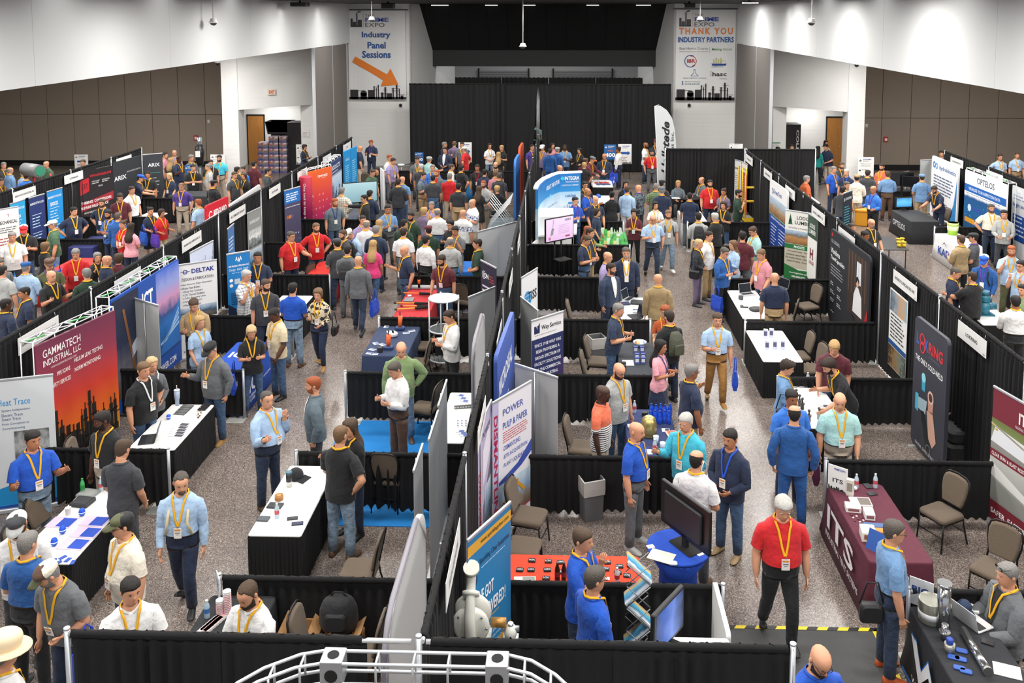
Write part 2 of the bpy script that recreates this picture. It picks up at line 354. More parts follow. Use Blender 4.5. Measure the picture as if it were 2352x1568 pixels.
for k,(xa,xb)in enumerate(((990,1030),(1114,1143),(1202,1230),(1346,1375),(1459,1493))):
 x0,x1=[(p-1300)*45.1/2084 for p in(xa,xb)]
 t=thing('strip_light','lit white strip light on the black ceiling edge, %s from the left'%['first','second','third','fourth','fifth'][k],'light',(x0,45.1,7.87))
 m_=MB();m_.box((0,0,.03),(x1-x0,.12,.08));obj('housing',m_,BLK,t)
 m_=MB();m_.box((.01,.01,0),(x1-x0-.01,.11,.03));obj('tube',m_,mat('#ffffff',.5,emit=2.2),t)
for k,(xa,xb,yb,Y)in enumerate(((668,706,15,33),(877,905,20,36),(1567,1592,18,36),(1697,1733,10,33))):
 x0=(xa-1300)*Y/2084;x1=(xb-1300)*Y/2084;z0=CH-(yb-30)*Y/2084
 t=thing('loudspeaker','black loudspeaker under the ceiling, %s from the left'%['first','second','third','fourth'][k],'speaker',((x0+x1)/2,Y,z0))
 w_=(x1-x0)/2;m_=MB();m_.rbox((-w_,-.25,0),(w_,.25,ZC-z0-.06),.04);obj('cabinet',m_,mat('#161617',.6),t)
 m_=MB();m_.box((-w_*.85,-.26,.03),(w_*.85,-.25,(ZC-z0)*.7));obj('grille',m_,mat('#222224',.9),t)
 m_=MB();m_.tube([(0,0,ZC-z0-.08),(0,0,ZC-z0)],.04);obj('bracket',m_,BLK,t)
for k,(px_,py_,Y)in enumerate(((490,52,26),(1201,107,32),(1864,52,26),(854,45,34),(1608,45,34))):
 x,z=atY('z',px_,py_,Y)
 t=thing('dome_camera',['white dome camera on a drop pole before the left white wall','white dome camera hanging in the middle of the stage opening','white dome camera on a drop pole before the right white wall','small dome camera hanging before the arrow banner','small dome camera hanging before the thank you banner'][k],'camera',(x,Y,z))
 top=ZC-z if abs(x)<6.5 else 9.2-z
 m_=MB();m_.tube([(0,0,.1),(0,0,top)],.018);obj('drop_pole',m_,mat('#d8d8d8',.4),t)
 m_=MB();m_.lathe([(.07,.12),(.09,.1),(.1,.04),(.13,.03),(.13,0),(.12,-.01)],n=16);obj('housing',m_,mat('#e8e8e8',.4),t)
 m_=MB();m_.lathe([(.1,0),(.09,-.04),(.05,-.075),(.01,-.085)],n=14);obj('dome',m_,mat('#3a3a40',.1),t)
def smallbox(name,label,cat,X,Y,Z,w,h,d,m,m2=None,rotz=0):
 t=thing(name,label,cat,(X,Y,Z),rotz);a=MB();a.rbox((-w/2,-d,-h/2),(w/2,0,h/2),.01,axis='y');obj('case',a,m,t)
 if m2:b=MB();b.box((-w*.3,-d-.01,-h*.3),(w*.3,-d,h*.25));obj('face_plate',b,m2,t)
 return t
RED=mat('#b3121a',.4)
for r,x,y,lab in(('t',1768,1240,'red fire alarm strobe on the left taupe wall'),('w',1105,1253,'red fire alarm strobe on the right taupe wall')):
 X,Z=atY(r,x,y,43.5);smallbox('fire_alarm',lab,'alarm',X,43.5,Z,.2,.24,.07,RED,mat('#e9e3df',.4))
for r,x,y,lab in(('t',1880,1092,'small white wall sensor above the left fire alarm'),('w',934,1130,'small white wall sensor on the right taupe wall')):
 X,Z=atY(r,x,y,43.5);smallbox('wall_sensor',lab,'sensor',X,43.5,Z,.11,.15,.04,mat('#dedbd2',.5),mat('#c5c2ba',.5))
for r,x,y,lab in(('u',1296,946,'black dome camera under the arrow banner'),('v',1578,946,'black dome camera under the thank you banner')):
 X,Z=atY(r,x,y,44);t=thing('wall_camera',lab,'camera',(X,44,Z));m_=MB();m_.box((-.09,-.04,-.09),(.09,0,.09));obj('mount',m_,mat('#d0d0ce'),t)
 m_=MB();m_.ellipsoid((0,-.07,0),(.08,.08,.08),12,8);obj('dome',m_,mat('#111114',.1),t)
for r,x,y,Y,X0,lab in(('t',1962,562,38.3,0,'dark dome camera at the top of the left white pillar'),('w',845,577,38.3,0,'dark dome camera at the top of the right white pillar')):
 X,Z=atY(r,x,y,Y);t=thing('wall_camera',lab,'camera',(X,Y,Z));m_=MB();m_.lathe([(.13,.1),(.13,0),(.1,-.02)]);obj('mount',m_,mat('#d0d0ce'),t)
 m_=MB();m_.ellipsoid((0,0,-.04),(.09,.09,.09),12,8);obj('dome',m_,mat('#1b1b20',.1),t)
for nm,x0,x1 in(('wall_outer_left',-31,-30.7),('wall_outer_right',26.7,27)):
 m=MB();m.box((x0,-6,0),(x1,44.5,ZS));struct(nm,m,BROWN,'taupe outer wall of the side hall')
# lettering and printed boards
_TX={}
def glyphs(s,bold=0.0,shear=0.0,spacing=1.0):
 k=(s,bold,shear,spacing)
 if k not in _TX:
  cu=bpy.data.curves.new('lettering','FONT');cu.body=s;cu.resolution_u=2;cu.offset=bold;cu.shear=shear;cu.space_character=spacing;cu.align_x='LEFT';cu.fill_mode='FRONT'
  o=bpy.data.objects.new('lettering',cu);me=bpy.data.meshes.new_from_object(o)
  v=np.array([q.co[:2]for q in me.vertices])if len(me.vertices)else np.zeros((1,2));f=[tuple(p.vertices)for p in me.polygons]
  bpy.data.objects.remove(o);bpy.data.curves.remove(cu);bpy.data.meshes.remove(me)
  v=v-v.min(0);v=v/np.maximum(v.max(0),1e-6);_TX[k]=(v,f)
 return _TX[k]
class Print:
 """flat print on a board: lettering, rules and shapes, local x right, z up, printed face towards -y"""
 def __init__(s):s.mb=MB();s.mats=[]
 def mi(s,c):
  m=mat(c,0.5)
  if m not in s.mats:s.mats.append(m)
  return s.mats.index(m)
 def t(s,txt,x,z,w,h,c='#ffffff',bold=0.0,shear=0.0,rot=0,lay=0,spacing=1.0):
  v,f=glyphs(txt,bold,shear,spacing);y=-0.004-lay*0.002
  if rot:pts=[(x+(1-q[1])*w,y,z+q[0]*h)if rot>0 else(x+q[1]*w,y,z+(1-q[0])*h)for q in v]
  else:pts=[(x+q[0]*w,y,z+q[1]*h)for q in v]
  s.mb.add(pts,f,s.mi(c));return s
 def r(s,x,z,w,h,c,lay=0):
  y=-0.003-lay*0.002;s.mb.add([(x,y,z),(x+w,y,z),(x+w,y,z+h),(x,y,z+h)],[(0,1,2,3)],s.mi(c));return s
 def poly(s,pts,c,lay=0):
  y=-0.003-lay*0.002;s.mb.add([(p[0],y,p[1])for p in pts],[tuple(range(len(pts)))],s.mi(c));return s
 def disc(s,x,z,r_,c,lay=0,n=20,ring=0.0,a0=0,a1=360):
  if ring:
   y=-0.003-lay*0.002;vs=[]
   k=n
   for i in range(k+1):
    a=radians(a0+(a1-a0)*i/k);vs+=[(x+r_*cos(a),y,z+r_*sin(a)),(x+(r_-ring)*cos(a),y,z+(r_-ring)*sin(a))]
   s.mb.add(vs,[(2*i,2*i+1,2*i+3,2*i+2)for i in range(k)],s.mi(c));return s
  return s.poly([(x+r_*cos(2*pi*i/n),z+r_*sin(2*pi*i/n))for i in range(n)],c,lay)
 def lines(s,x,z,w,n,dz,h,c,lay=0,ragged=0.35):
  """lines of copy too small to read"""
  for i in range(n):
   xx=x;end=x+w*(1-ragged*RS.rand())
   while xx<end:
    L_=min(end-xx,h*(2+5*RS.rand()));s.r(xx,z-i*dz,L_,h*.8,c,lay);xx+=L_+h*.8
  return s
 def done(s,parent,name='lettering',**k):
  return obj(name,s.mb,s.mats,parent,**k)if s.mb.v else None
def pict(parent,x,z,w,h,m,name='picture',lay=0):
 mb=MB();y=-0.002-lay*0.002
 mb.box((0,-0.0015,0),(w,0,h));return obj(name,mb,m,parent,loc=(x,y,z))
SKY=[(0,'#20304a'),(0.35,'#33587f'),(0.6,'#7ea6c9'),(1,'#c9dbea')]
PLANTPIC=[(0,'#3b3a38'),(0.4,'#6b6a62'),(0.5,'#41546a'),(0.75,'#8fa9c2'),(1,'#d5dfe6')]
def photo_mat(stops,h,noise=0.5,ns=6.0):return ramp_mat(tuple(stops),2,0,h,noise,ns)
# board kinds
def seg_pose(r,x0,y0,x1,y1,z):
 a=at(r,x0,y0,z);b=at(r,x1,y1,z);return a,atan2(b[1]-a[1],b[0]-a[0]),hypot(b[0]-a[0],b[1]-a[1])
def rollup(label,pos,rot,w,h,color,name='roll_up_banner',cat='banner',face=None,base=True,group=None):
 """retractable banner; pos = its left foot seen from the printed side, rot = direction of its width"""
 t=thing(name,label,cat,(pos[0],pos[1],0),rot,group)
 m=MB();m.box((0,0,.06),(w,.006,h));obj('banner_panel',m,face if face else mat(color,.55),t)
 m=MB();m.rbox((-.02,-.05,.0),(w+.02,.09,.07),.02,axis='x');obj('base',m,ALU,t)
 m=MB();m.rbox((-.005,-.012,h-.01),(w+.005,.018,h+.03),.01,axis='x');obj('top_rail',m,ALU,t)
 m=MB();m.tube([(w/2,.03,.04),(w/2,.03,h)],.009,6);obj('pole',m,STEEL,t)
 return t
def wallboard(label,pos,rot,w,z0,h,color,name='display_wall',cat='display',face=None,r=0.0,th=0.05,edge=None):
 """stretched fabric or stiff board standing on two feet, optionally with rounded corners"""
 t=thing(name,label,cat,(pos[0],pos[1],0),rot)
 m=MB()
 if r:
  pts=[]
  for cx,cz,a0 in((w-r,z0+h-r,0),(r,z0+h-r,90),(r,z0+r,180),(w-r,z0+r,270)):
   for k in range(7):a=radians(a0+15*k);pts.append((cx+r*cos(a),cz+r*sin(a)))
  m.prism(pts,0,th)
 else:m.box((0,0,z0),(w,th,z0+h))
 obj('fabric_panel' if r else 'panel',m,face if face else mat(color,.6),t)
 m=MB()
 for x in(w*.12,w*.88):m.box((x-.03,-.12 if z0>.15 else-.1,0),(x+.03,th+.14,.015));m.tube([(x,th/2,.01),(x,th/2,z0+.03)],.015,6)
 obj('foot',m,ALU,t)
 return t
# pipe and drape
DRAPE=mat('#111113',.92,kind='drape');DRAPE2=mat('#0e0e10',.92,kind='drape')
def pleats(mb,L_,z0,z1,amp=.03,pitch=.105,sag=.02,y0=0.0,xo=0.0,gather=True):
 n=max(6,int(L_/pitch*4));xs=np.linspace(0,L_,n+1)
 ph=np.cumsum(2*pi*(1/(pitch*(1+.5*RS.rand(n+1))))*(L_/n));a=amp*(.5+.8*RS.rand())*(1+.5*np.sin(ph*.13+RS.rand()*6))
 zb=z0+sag*(.6+.6*np.sin(xs*2.1+RS.rand()*6)+.35*np.sin(ph))
 rows=[(0.0,.35),(.05,.5),(.09,.3),(.13,.8),(.5,1.0),(.8,1.15),(1.0,1.25)]if gather else[(0,.6),(.5,1),(1.0,1.2)]
 vs=[]
 for t,k in rows:
  zz=z1-(z1-zb)*t if t>.15 or not gather else np.full(n+1,z1-t*1.2)+(.012*np.sin(ph*1.0)if t==0 else 0)
  yy=y0+a*k*np.sin(ph)+(.018*np.sin(ph*2.3)if t==0 else 0);xx=xo+xs+a*.35*k*np.sin(ph*.5)
  xx[0]=xo;xx[-1]=xo+L_
  vs+=list(zip(xx,yy,np.broadcast_to(zz,xx.shape)))
 W_=n+1;fs=[(r*W_+i,(r+1)*W_+i,(r+1)*W_+i+1,r*W_+i+1)for r in range(len(rows)-1)for i in range(n)]
 mb.add(vs,fs,0,True)
def drape(label,p0,p1,z1,z0=.03,name='pipe_and_drape',post0=True,post1=False,panel=1.35,group=None,sag=.025,skip=0.0,m=None):
 d=Vector((p1[0]-p0[0],p1[1]-p0[1]));L_=d.length
 t=thing(name,label,'drape',(p0[0],p0[1],0),atan2(d.y,d.x),group)
 k=max(1,round((L_-skip)/panel));w=(L_-.06-skip)/k
 for i in range(k):
  b=MB();pleats(b,w+.03,z0,z1+.02,sag=sag);obj('drape_panel',b,m or(DRAPE if(i+k)%2 else DRAPE2),t,loc=(.03+i*w,0,0))
 b=MB();n=int((L_-skip)/.035);b.tube([(.04+(L_-skip-.08)*i/n,0,z1-.005)for i in range(n+1)],[.03+.007*RS.rand()for i in range(n+1)],7);obj('rod_pocket',b,DRAPE2,t)
 b=MB();b.tube([(0,0,z1-.01),(L_-.06,0,z1-.01)],.02,8);obj('crossbar',b,mat('#d5d7da',.3,.4),t)
 for on,x in((post0,0),(post1,L_)):
  if on:
   b=MB();b.tube([(x,0,.01),(x,0,z1+.04)],.024,10);b.lathe([(.026,z1+.03),(.026,z1+.045)],(x,0,0),10);obj('upright',b,mat('#b4b8bd',.35,.5),t)
   b=MB();b.rbox((x-.03,-.2,0),(x+.3,.2,.012),.02)if x==0 else b.rbox((x-.3,-.2,0),(x+.03,.2,.012),.02);obj('base_plate',b,mat('#b9bab6',.5,.4),t)
 return t
# tables
WTOP=mat('#eeeeec',.35);BSKIRT=mat('#0d0d0f',.9,kind='drape')
def skirt_loop(mb,w,l,z0,z1,amp=.014,pitch=.055):
 per=[(0,0),(w,0),(w,l),(0,l),(0,0)];pts=[]
 for(xa,ya),(xb,yb)in zip(per[:-1],per[1:]):
  L_=hypot(xb-xa,yb-ya);n=int(L_/pitch*3)
  nx,ny=(yb-ya)/L_,-(xb-xa)/L_
  for i in range(n):
   a=amp*sin(2*pi*i/3+.6)*(.7+.6*RS.rand());q=i/n;pts.append((xa+(xb-xa)*q,ya+(yb-ya)*q,nx,ny,a))
 rings=[[(x+nx*a*k,y+ny*a*k,z)for x,y,nx,ny,a in pts]for z,k in((z1,.4),(z1-.1,.9),((z0+z1)/2,1.3),(z0,2.0))]
 mb.loft(rings,0,False)
def table(label,x0,y0,x1,y1,top=None,skirt=None,h=.75,cloth=None,rot=0.0,legs=False,group=None,name='table'):
 """axis-aligned six-foot table: x0..x1, y0..y1"""
 w,l=x1-x0,y1-y0
 t=thing(name,label,'table',(x0,y0,0),rot,group)
 if cloth:
  mb=MB();fl=.07
  def rr(k,z,wob=0):
   pts=[];q=.05
   for cx,cy,a0 in((w-q,l-q,0),(q,l-q,90),(q,q,180),(w-q,q,270)):
    for j in range(5):
     a=radians(a0+22.5*j);kk=k*(1+(.35 if j==2 else 0))+wob*RS.rand();pts.append((cx+(q+kk)*cos(a),cy+(q+kk)*sin(a),z))
   return pts
  mb.loft([rr(0,h),rr(.012,h-.008),rr(.016,h-.03),rr(.03,h*.5,.01),rr(fl,.015,.03)],0,True);obj('tablecloth',mb,cloth,t)
 else:
  mb=MB();mb.rbox((0,0,h-.03),(w,l,h),.03);obj('tabletop',mb,top or WTOP,t)
  if legs:
   for x in(.06,w-.06):
    for y in(.12,l-.12):mb=MB();mb.tube([(x,y,0),(x,y,h-.03)],.014,6);obj('leg',mb,BLK,t)
  else:mb=MB();skirt_loop(mb,w,l,.015,h-.025);obj('skirt',mb,skirt or BSKIRT,t)
 return t
# banquet chair
UPH=mat('#6d5f50',.95,kind='uph');FRAME=mat('#1d1a19',.4,.3)
def make_chair(label):
 t=thing('banquet_chair',label,'chair')
 w=.21
 def cushion(zc,th,hw,hd,r):
  rings=[]
  for z,k in((-th,.9),(-th*.6,1.0),(th*.3,1.0),(th*.8,.94),(th,.75)):
   ring=[]
   for cx,cy,a0 in((hw-r,hd-r,0),(-hw+r,hd-r,90),(-hw+r,-hd+r,180),(hw-r,-hd+r,270)):
    for j in range(5):a=radians(a0+22.5*j);ring.append(((cx+r*cos(a))*k,(cy+r*sin(a))*k,zc+z))
   rings.append(ring)
  return rings
 m=MB();m.loft(cushion(.435,.038,.225,.225,.07));obj('seat',m,UPH,t)
 def outline(k):
  return[(-.16,.52),(-.17,.56),(-.2,.7),(-.205,.82),(-.185,.89),(-.13,.925),(0,.94),(.13,.925),(.185,.89),(.205,.82),(.2,.7),(.17,.56),(.16,.52)]
 yb=lambda z:.2+(z-.45)*.2
 m=MB();rings=[]
 for dy,k in((-.035,.86),(-.028,.96),(0,1.0),(.012,.97)):
  rings.append([(x*k,yb(z)+dy,.73+(z-.73)*k)for x,z in outline(1)])
 m.loft(rings,0,True);obj('backrest',m,UPH,t)
 ol=[(-.19,.44),(-.18,.56),(-.212,.7),(-.218,.82),(-.197,.9),(-.135,.94),(0,.955),(.135,.94),(.197,.9),(.218,.82),(.212,.7),(.18,.56),(.19,.44)]
 m=MB();m.tube([(x,yb(z)+.012,z)for x,z in ol],.012,8);obj('back_frame',m,FRAME,t)
 m=MB();m.tube([(-w,-.2,.39),(w,-.2,.39),(w,.2,.39),(-w,.2,.39),(-w,-.2,.39)],.011,6);obj('seat_frame',m,FRAME,t)
 for s in(-1,1):
  m=MB();m.tube([(s*.2,-.2,.4),(s*.205,-.215,.2),(s*.21,-.235,0)],.012,6);obj('leg',m,FRAME,t)
  m=MB();m.tube([(s*.19,.2,.44),(s*.2,.215,.3),(s*.205,.3,0)],.012,6);obj('leg',m,FRAME,t)
 m=MB();m.tube([(-.2,-.21,.2),(.2,-.21,.2)],.008,6);m.tube([(-.2,.23,.2),(.2,.23,.2)],.008,6);obj('stretcher',m,FRAME,t)
 return t
_CH=[]
def chair(x,y,deg,label):
 """deg: the way the sitter faces; 0 = towards the camera, 90 = to the right"""
 if not _CH:
  t=make_chair(label);t.location=(x,y,0);t.rotation_euler=(0,0,radians(deg));t['group']='brown banquet chairs in the booths';_CH.append(t);return t
 return dup(_CH[0],(x,y,0),radians(deg),label,'brown banquet chairs in the booths')
# pipe and drape of the booths
XS,XL,XR,XL3,XR3=-1.15,-8.75,6.7,-15.95,13.95
ROWS=[9.95,12.98,16.04,19.06,22.2,25.4,28.35]
ordn=['first','second','third','fourth','fifth','sixth','seventh','eighth','ninth','tenth','eleventh','twelfth']
drape('tall black drape at the very front, left of the grey post',(-4.08,6.87),(XS-.03,6.87),2.44,post0=True,post1=True,skip=.42)
drape('tall black drape at the very front, right of the grey post',(XS+.03,6.87),(1.83,6.87),2.44,post0=False,post1=True)
ys=[6.87,9.95,12.98,16.04,19.06,22.2,25.4,28.35,31.4,34.6,37.4]
for k in range(len(ys)-1):
 drape('tall black drape of the middle spine, %s bay from the front'%ordn[k],(XS,ys[k]),(XS,ys[k+1]),2.44,post0=k>0,post1=(k==len(ys)-2))
ys=[9.95,12.98,16.04,19.06,22.2,25.4,28.35,31.4,34.0,36.6]
for k in range(len(ys)-1):
 drape('tall black drape backing the left aisle booths, %s bay from the front'%ordn[k],(XL,ys[k]),(XL,ys[k+1]),2.44,post1=(k==len(ys)-2))
ys=[9.95,12.98,16.04,19.06,22.2,25.4,28.35,31.0,33.6]
for k in range(len(ys)-1):
 drape('tall black drape backing the right aisle booths, %s bay from the front'%ordn[k],(XR,ys[k]),(XR,ys[k+1]),2.44,post1=(k==len(ys)-2))
ys=[19.0,22.2,25.3,28.4,31.0,33.3]
for k in range(len(ys)-1):drape('tall black drape of the far left row, %s bay from the front'%ordn[k],(XL3,ys[k]),(XL3,ys[k+1]),2.44,post1=(k==4))
ys=[24.0,27.0,30.0,33.5]
for k in range(len(ys)-1):drape('tall black drape of the far right row, %s bay from the front'%ordn[k],(XR3,ys[k]),(XR3,ys[k+1]),2.44,post1=(k==2))
drape('tall black end drape behind the two meeting tables, right of the feather flag',(3.72,33.75),(6.68,33.75),2.44,post1=True)
drape('tall black end drape before the right door recess',(6.74,33.75),(9.3,33.75),2.44,post0=True,post1=True)
lo=lambda lab,a,b,**k:drape(lab,a,b,.91,name='side_drape',sag=.04,**k)
tb=['beside the black skirted table with the pink cups','at the front edge of the bright blue carpet','at the back edge of the bright blue carpet','between the navy table and the red tool table','behind the red tool table','beside the blue clothed table with the cordless lamps','at the far end of the left aisle crowd']
for k,y in enumerate(ROWS[:6]):lo('low black drape left of spine, '+tb[k],(-4.05,y),(XS-.06,y))
tb=['behind the two men in royal blue polos','behind the waste bin and grey trousers','in front of the charcoal clothed table','before the two men in blue suits','under the tall monitor stand','in front of the green display table','before the white table with the blue cap']
for k,y in enumerate(ROWS):lo('low black drape right of spine, '+tb[k],(XS+.06,y),(1.83,y),post0=False,post1=True)
tb=['','at the near end of the white table with the laptop','behind the blonde woman in grey','beside the blue tablecloth','by the red clothed table','behind the two men in red polos','in front of the purple gradient display','']
for k,y in enumerate(ROWS):
 if tb[k]:lo('low black left aisle drape '+tb[k],(XL+.06,y),(-5.95 if k!=1 else-6.0,y),post0=False,post1=True)
tb=['behind the seated man in the grey blazer','before the two brown chairs and the field banner','behind the man leaning in black','behind the boxes on the white table','before the travel display','before the green lumber banner','before the yellow gate']
for k,y in enumerate(ROWS):lo('low black right aisle drape '+tb[k],(3.86 if k else 3.95,y),(XR-.06,y),post0=True)
for(y,xa,xb,lab)in((25.6,-15.85,-13.4,'low black drape at the navy table in the far left row'),(28.5,-15.85,-13.3,'low black drape under the turbine banner'),(31.5,-15.85,-13.4,'low black drape before the dark panel of the far left row'),(27.9,11.4,13.9,'low black drape behind the white table with the green bucket')):
 lo(lab,(xa,y),(xb,y),post0=True,post1=True)
drape('low black drape along the stage end, left of the spine',(-7.4,37.4),(-4.4,37.4),.91,name='side_drape');drape('low black drape along the stage end, beside the spine',(-4.36,37.4),(XS-.06,37.4),.91,name='side_drape')
def stage_curtain(label,x0,x1,inner,top=4.2):
 t=thing('stage_curtain',label,'curtain',(x0,42.5,0));L_=x1-x0;k=4
 for i in range(k):
  w=L_/k;b=MB();pleats(b,w,.04,top,amp=.05,pitch=.2,sag=.03)
  if(inner>0 and i==k-1)or(inner<0 and i==0):
   b.v=[((x-(w-.0)*0-inner*.30*(1-z/top)*((x/w)if inner>0 else(1-x/w))),y,z)for x,y,z in b.v]
  obj('curtain_panel',b,DRAPE2 if i%2 else DRAPE,t,loc=(i*w,0,0))
 b=MB();b.tube([(0,0,top-.03),(L_,0,top-.03)],.03,8);obj('crossbar',b,mat('#222',.5)if 0 else BLK,t)
 for x in(0.03,L_-.03):b=MB();b.tube([(x,.1,0),(x,.1,top)],.03,8);obj('upright',b,STEEL,t)
stage_curtain('tall black stage curtain, left half',-7.4,-1.33,1);stage_curtain('tall black stage curtain, right half',-1.3,4.92,-1)
b=thing('backstage_drape','black drape high at the back of the stage opening','drape',(-5.9,48,0))
for i in range(4):q=MB();pleats(q,2.45,.9,4.1,amp=.04,pitch=.2);obj('drape_panel',q,BLK,b,loc=(i*2.5,0,0))
# people
NB=20
TH_U=np.arange(NB)*2*pi/NB
TH_H=np.radians(np.array([0,10,20,32,46,62,82,105,130,155,180,205,230,255,278,298,314,328,340,350],float))
PROF={'m':np.array([(.84,.165,.095,.12),(.90,.17,.10,.125),(.96,.166,.105,.115),(1.03,.158,.108,.10),(1.10,.158,.112,.098),(1.17,.165,.115,.10),(1.24,.175,.118,.108),(1.31,.184,.115,.115),(1.375,.184,.097,.115),(1.43,.154,.07,.10),(1.468,.108,.056,.085),(1.492,.072,.054,.07)]),'f':np.array([(.84,.17,.09,.125),(.90,.174,.092,.13),(.96,.158,.095,.11),(1.03,.138,.09,.09),(1.10,.134,.09,.085),(1.17,.142,.102,.09),(1.24,.15,.128,.095),(1.31,.16,.118,.10),(1.375,.164,.085,.10),(1.43,.14,.058,.09),(1.468,.09,.048,.075),(1.492,.058,.046,.06)])}
HEAD=np.array([(1.50,.066,.052,.068),(1.53,.061,.050,.064),(1.545,.057,.077,.062),(1.556,.054,.096,.062),(1.575,.063,.100,.067),(1.593,.068,.1015,.076),(1.612,.0705,.102,.085),(1.63,.073,.102,.092),(1.645,.0745,.101,.096),(1.66,.076,.0985,.099),(1.677,.0775,.1015,.101),(1.70,.077,.097,.100),(1.72,.071,.085,.092),(1.738,.056,.063,.075),(1.748,.034,.036,.046),(1.7515,.012,.012,.018)])
def interp(P,z):return[np.interp(z,P[:,0],P[:,k])for k in(1,2,3)]
def headpt(th,z,off=0.0):
 hw,yf,yb=interp(HEAD,z);c,s=np.cos(th),np.sin(th)
 x=(hw+off)*s;y=np.where(c>0,-(yf+off)*c,-(yb+off)*c)
 t=(th+pi)%(2*pi)-pi;d=np.degrees(t)
 y=y-np.exp(-(d/9.5)**2)*(.024*np.exp(-((z-1.629)/.0125)**2)+.012*np.exp(-((z-1.65)/.014)**2))
 y=y+.007*np.exp(-((np.abs(d)-21)/9)**2)*np.exp(-((z-1.657)/.011)**2)
 y=y-.004*np.exp(-(d/16)**2)*np.exp(-((z-1.594)/.009)**2)
 return np.stack([x,y,np.broadcast_to(z,np.shape(x))],-1)
def sm(t):t=np.clip(t,0,1);return t*t*(3-2*t)
def rot_x(P,a,piv):
 c,s=np.cos(a),np.sin(a);y=P[:,1]-piv[0];z=P[:,2]-piv[1]
 Q=P.copy();Q[:,1]=piv[0]+y*c-z*s;Q[:,2]=piv[1]+y*s+z*c;return Q
class SB:
 """shell builder on numpy rings"""
 def __init__(s):s.V=[];s.F=[];s.mi=[];s.n=0
 def ring(s,P):i=list(range(s.n,s.n+len(P)));s.V.append(np.asarray(P,float));s.n+=len(P);return i
 def f(s,q,m=0):s.F.append(tuple(q));s.mi.append(m)
 def join(s,a,b,m=0,skip=None,closed=True):
  n=len(a)
  for i in range(n if closed else n-1):
   if skip and i in skip:continue
   j=(i+1)%n;s.f((a[i],a[j],b[j],b[i]),m)
 def cap(s,a,m=0,flip=False):s.f(a if not flip else a[::-1],m)
 def pts(s):return np.concatenate(s.V)if s.V else np.zeros((0,3))
def frames(path):
 path=[np.array(p,float)for p in path];T=[]
 for k in range(len(path)):
  t=path[min(k+1,len(path)-1)]-path[max(k-1,0)];T.append(t/(np.linalg.norm(t)+1e-9))
 return path,T
def unit(v):v=np.array(v,float);return v/(np.linalg.norm(v)+1e-9)
def turn(Q,n,t):
 """turn points by the smallest rotation that takes direction n to direction t"""
 v=np.cross(n,t);c=float(np.dot(n,t));k=np.array([[0,-v[2],v[1]],[v[2],0,-v[0]],[-v[1],v[0],0]])
 return Q@(np.eye(3)+k+k@k/(1+c+1e-6)).T
def tube_rings(sb,path,radii,start,pts_start,up,m=0,nrm=None):
 """continue a shell from an irregular boundary loop (facing nrm) along a path; radii = (a, b) pairs, a along `up`"""
 n=len(start);path,T=frames(path);prev=start;u=None
 T[0]=unit(nrm+T[0]);best=None;out=[]
 ref=turn(pts_start-pts_start.mean(0),nrm,T[0])
 for k,(p,t)in enumerate(zip(path,T)):
  u=unit(up-t*np.dot(up,t))if u is None else unit(u-t*np.dot(u,t));v=np.cross(t,u)
  if best is None:
   e=None
   for sgn in(1,-1):
    for o in range(n*2):
     ang=sgn*2*pi*np.arange(n)/n+pi*o/n
     d=((np.outer(np.cos(ang),u)*radii[0][0]+np.outer(np.sin(ang),v)*radii[0][1]-ref)**2).sum()
     if e is None or d<e:e=d;best=ang
  P=p+np.outer(np.cos(best),u)*radii[k][0]+np.outer(np.sin(best),v)*radii[k][1]
  r=sb.ring(P);sb.join(prev,r,m);prev=r;out.append((p,t,u,v))
 return prev,out
ARM={'down':((.16,.02,-1),(.04,.22,-1)),'crossed':((.22,.22,-.9),(-.95,.42,.12)),'clasp':((.22,.12,-1),(-.62,.62,-.38)),'phone':((.14,.2,-1),(-.38,.9,.3)),'hip':((.62,-.25,-.8),(-.62,.2,-.8)),'pocket':((.34,-.18,-1),(-.12,.28,-1)),'reach':((.12,.75,-.6),(0,1,-.02)),'gest':((.2,.3,-.95),(.12,.85,.45)),'chin':((.08,.42,-.85),(-.38,.3,.95)),'table':((.14,.4,-.95),(.02,.42,-.9)),'behind':((.25,-.3,-1),(-.62,-.28,-.55)),'raise':((.3,.6,-.4),(.1,.5,.85)),'carry':((.15,.05,-1),(0,.95,-.1)),'point':((.15,.9,.05),(.05,1,.12)),'lap':((.15,.35,-.9),(-.35,.85,-.2)),'side':((.75,.1,-.75),(.55,.5,-.2)),'ear':((.5,.55,-.4),(-.45,.1,.95)),'low':((.14,.12,-1),(-.1,.5,-.85)),'wide':((.55,.25,-.8),(.6,.7,-.05))}
LEG={'stand':(((.07,.02,-1),(.03,-.02,-1)),((.07,.02,-1),(.03,-.02,-1))),'walk':(((.03,.42,-1),(.02,-.12,-1)),((.03,-.2,-1),(.02,-.55,-1))),'sit':(((.16,1,-.06),(.02,-.05,-1)),((.16,1,-.06),(.02,-.05,-1))),'contra':(((.05,.1,-1),(.0,-.12,-1)),((.12,-.02,-1),(.05,-.03,-1))),'wide':(((.17,.03,-1),(.1,-.02,-1)),((.17,.03,-1),(.1,-.02,-1)))}
SKINS={'l':'#cf9676','m':'#b57a58','t':'#965f40','d':'#5a3726','k':'#432a1e'}
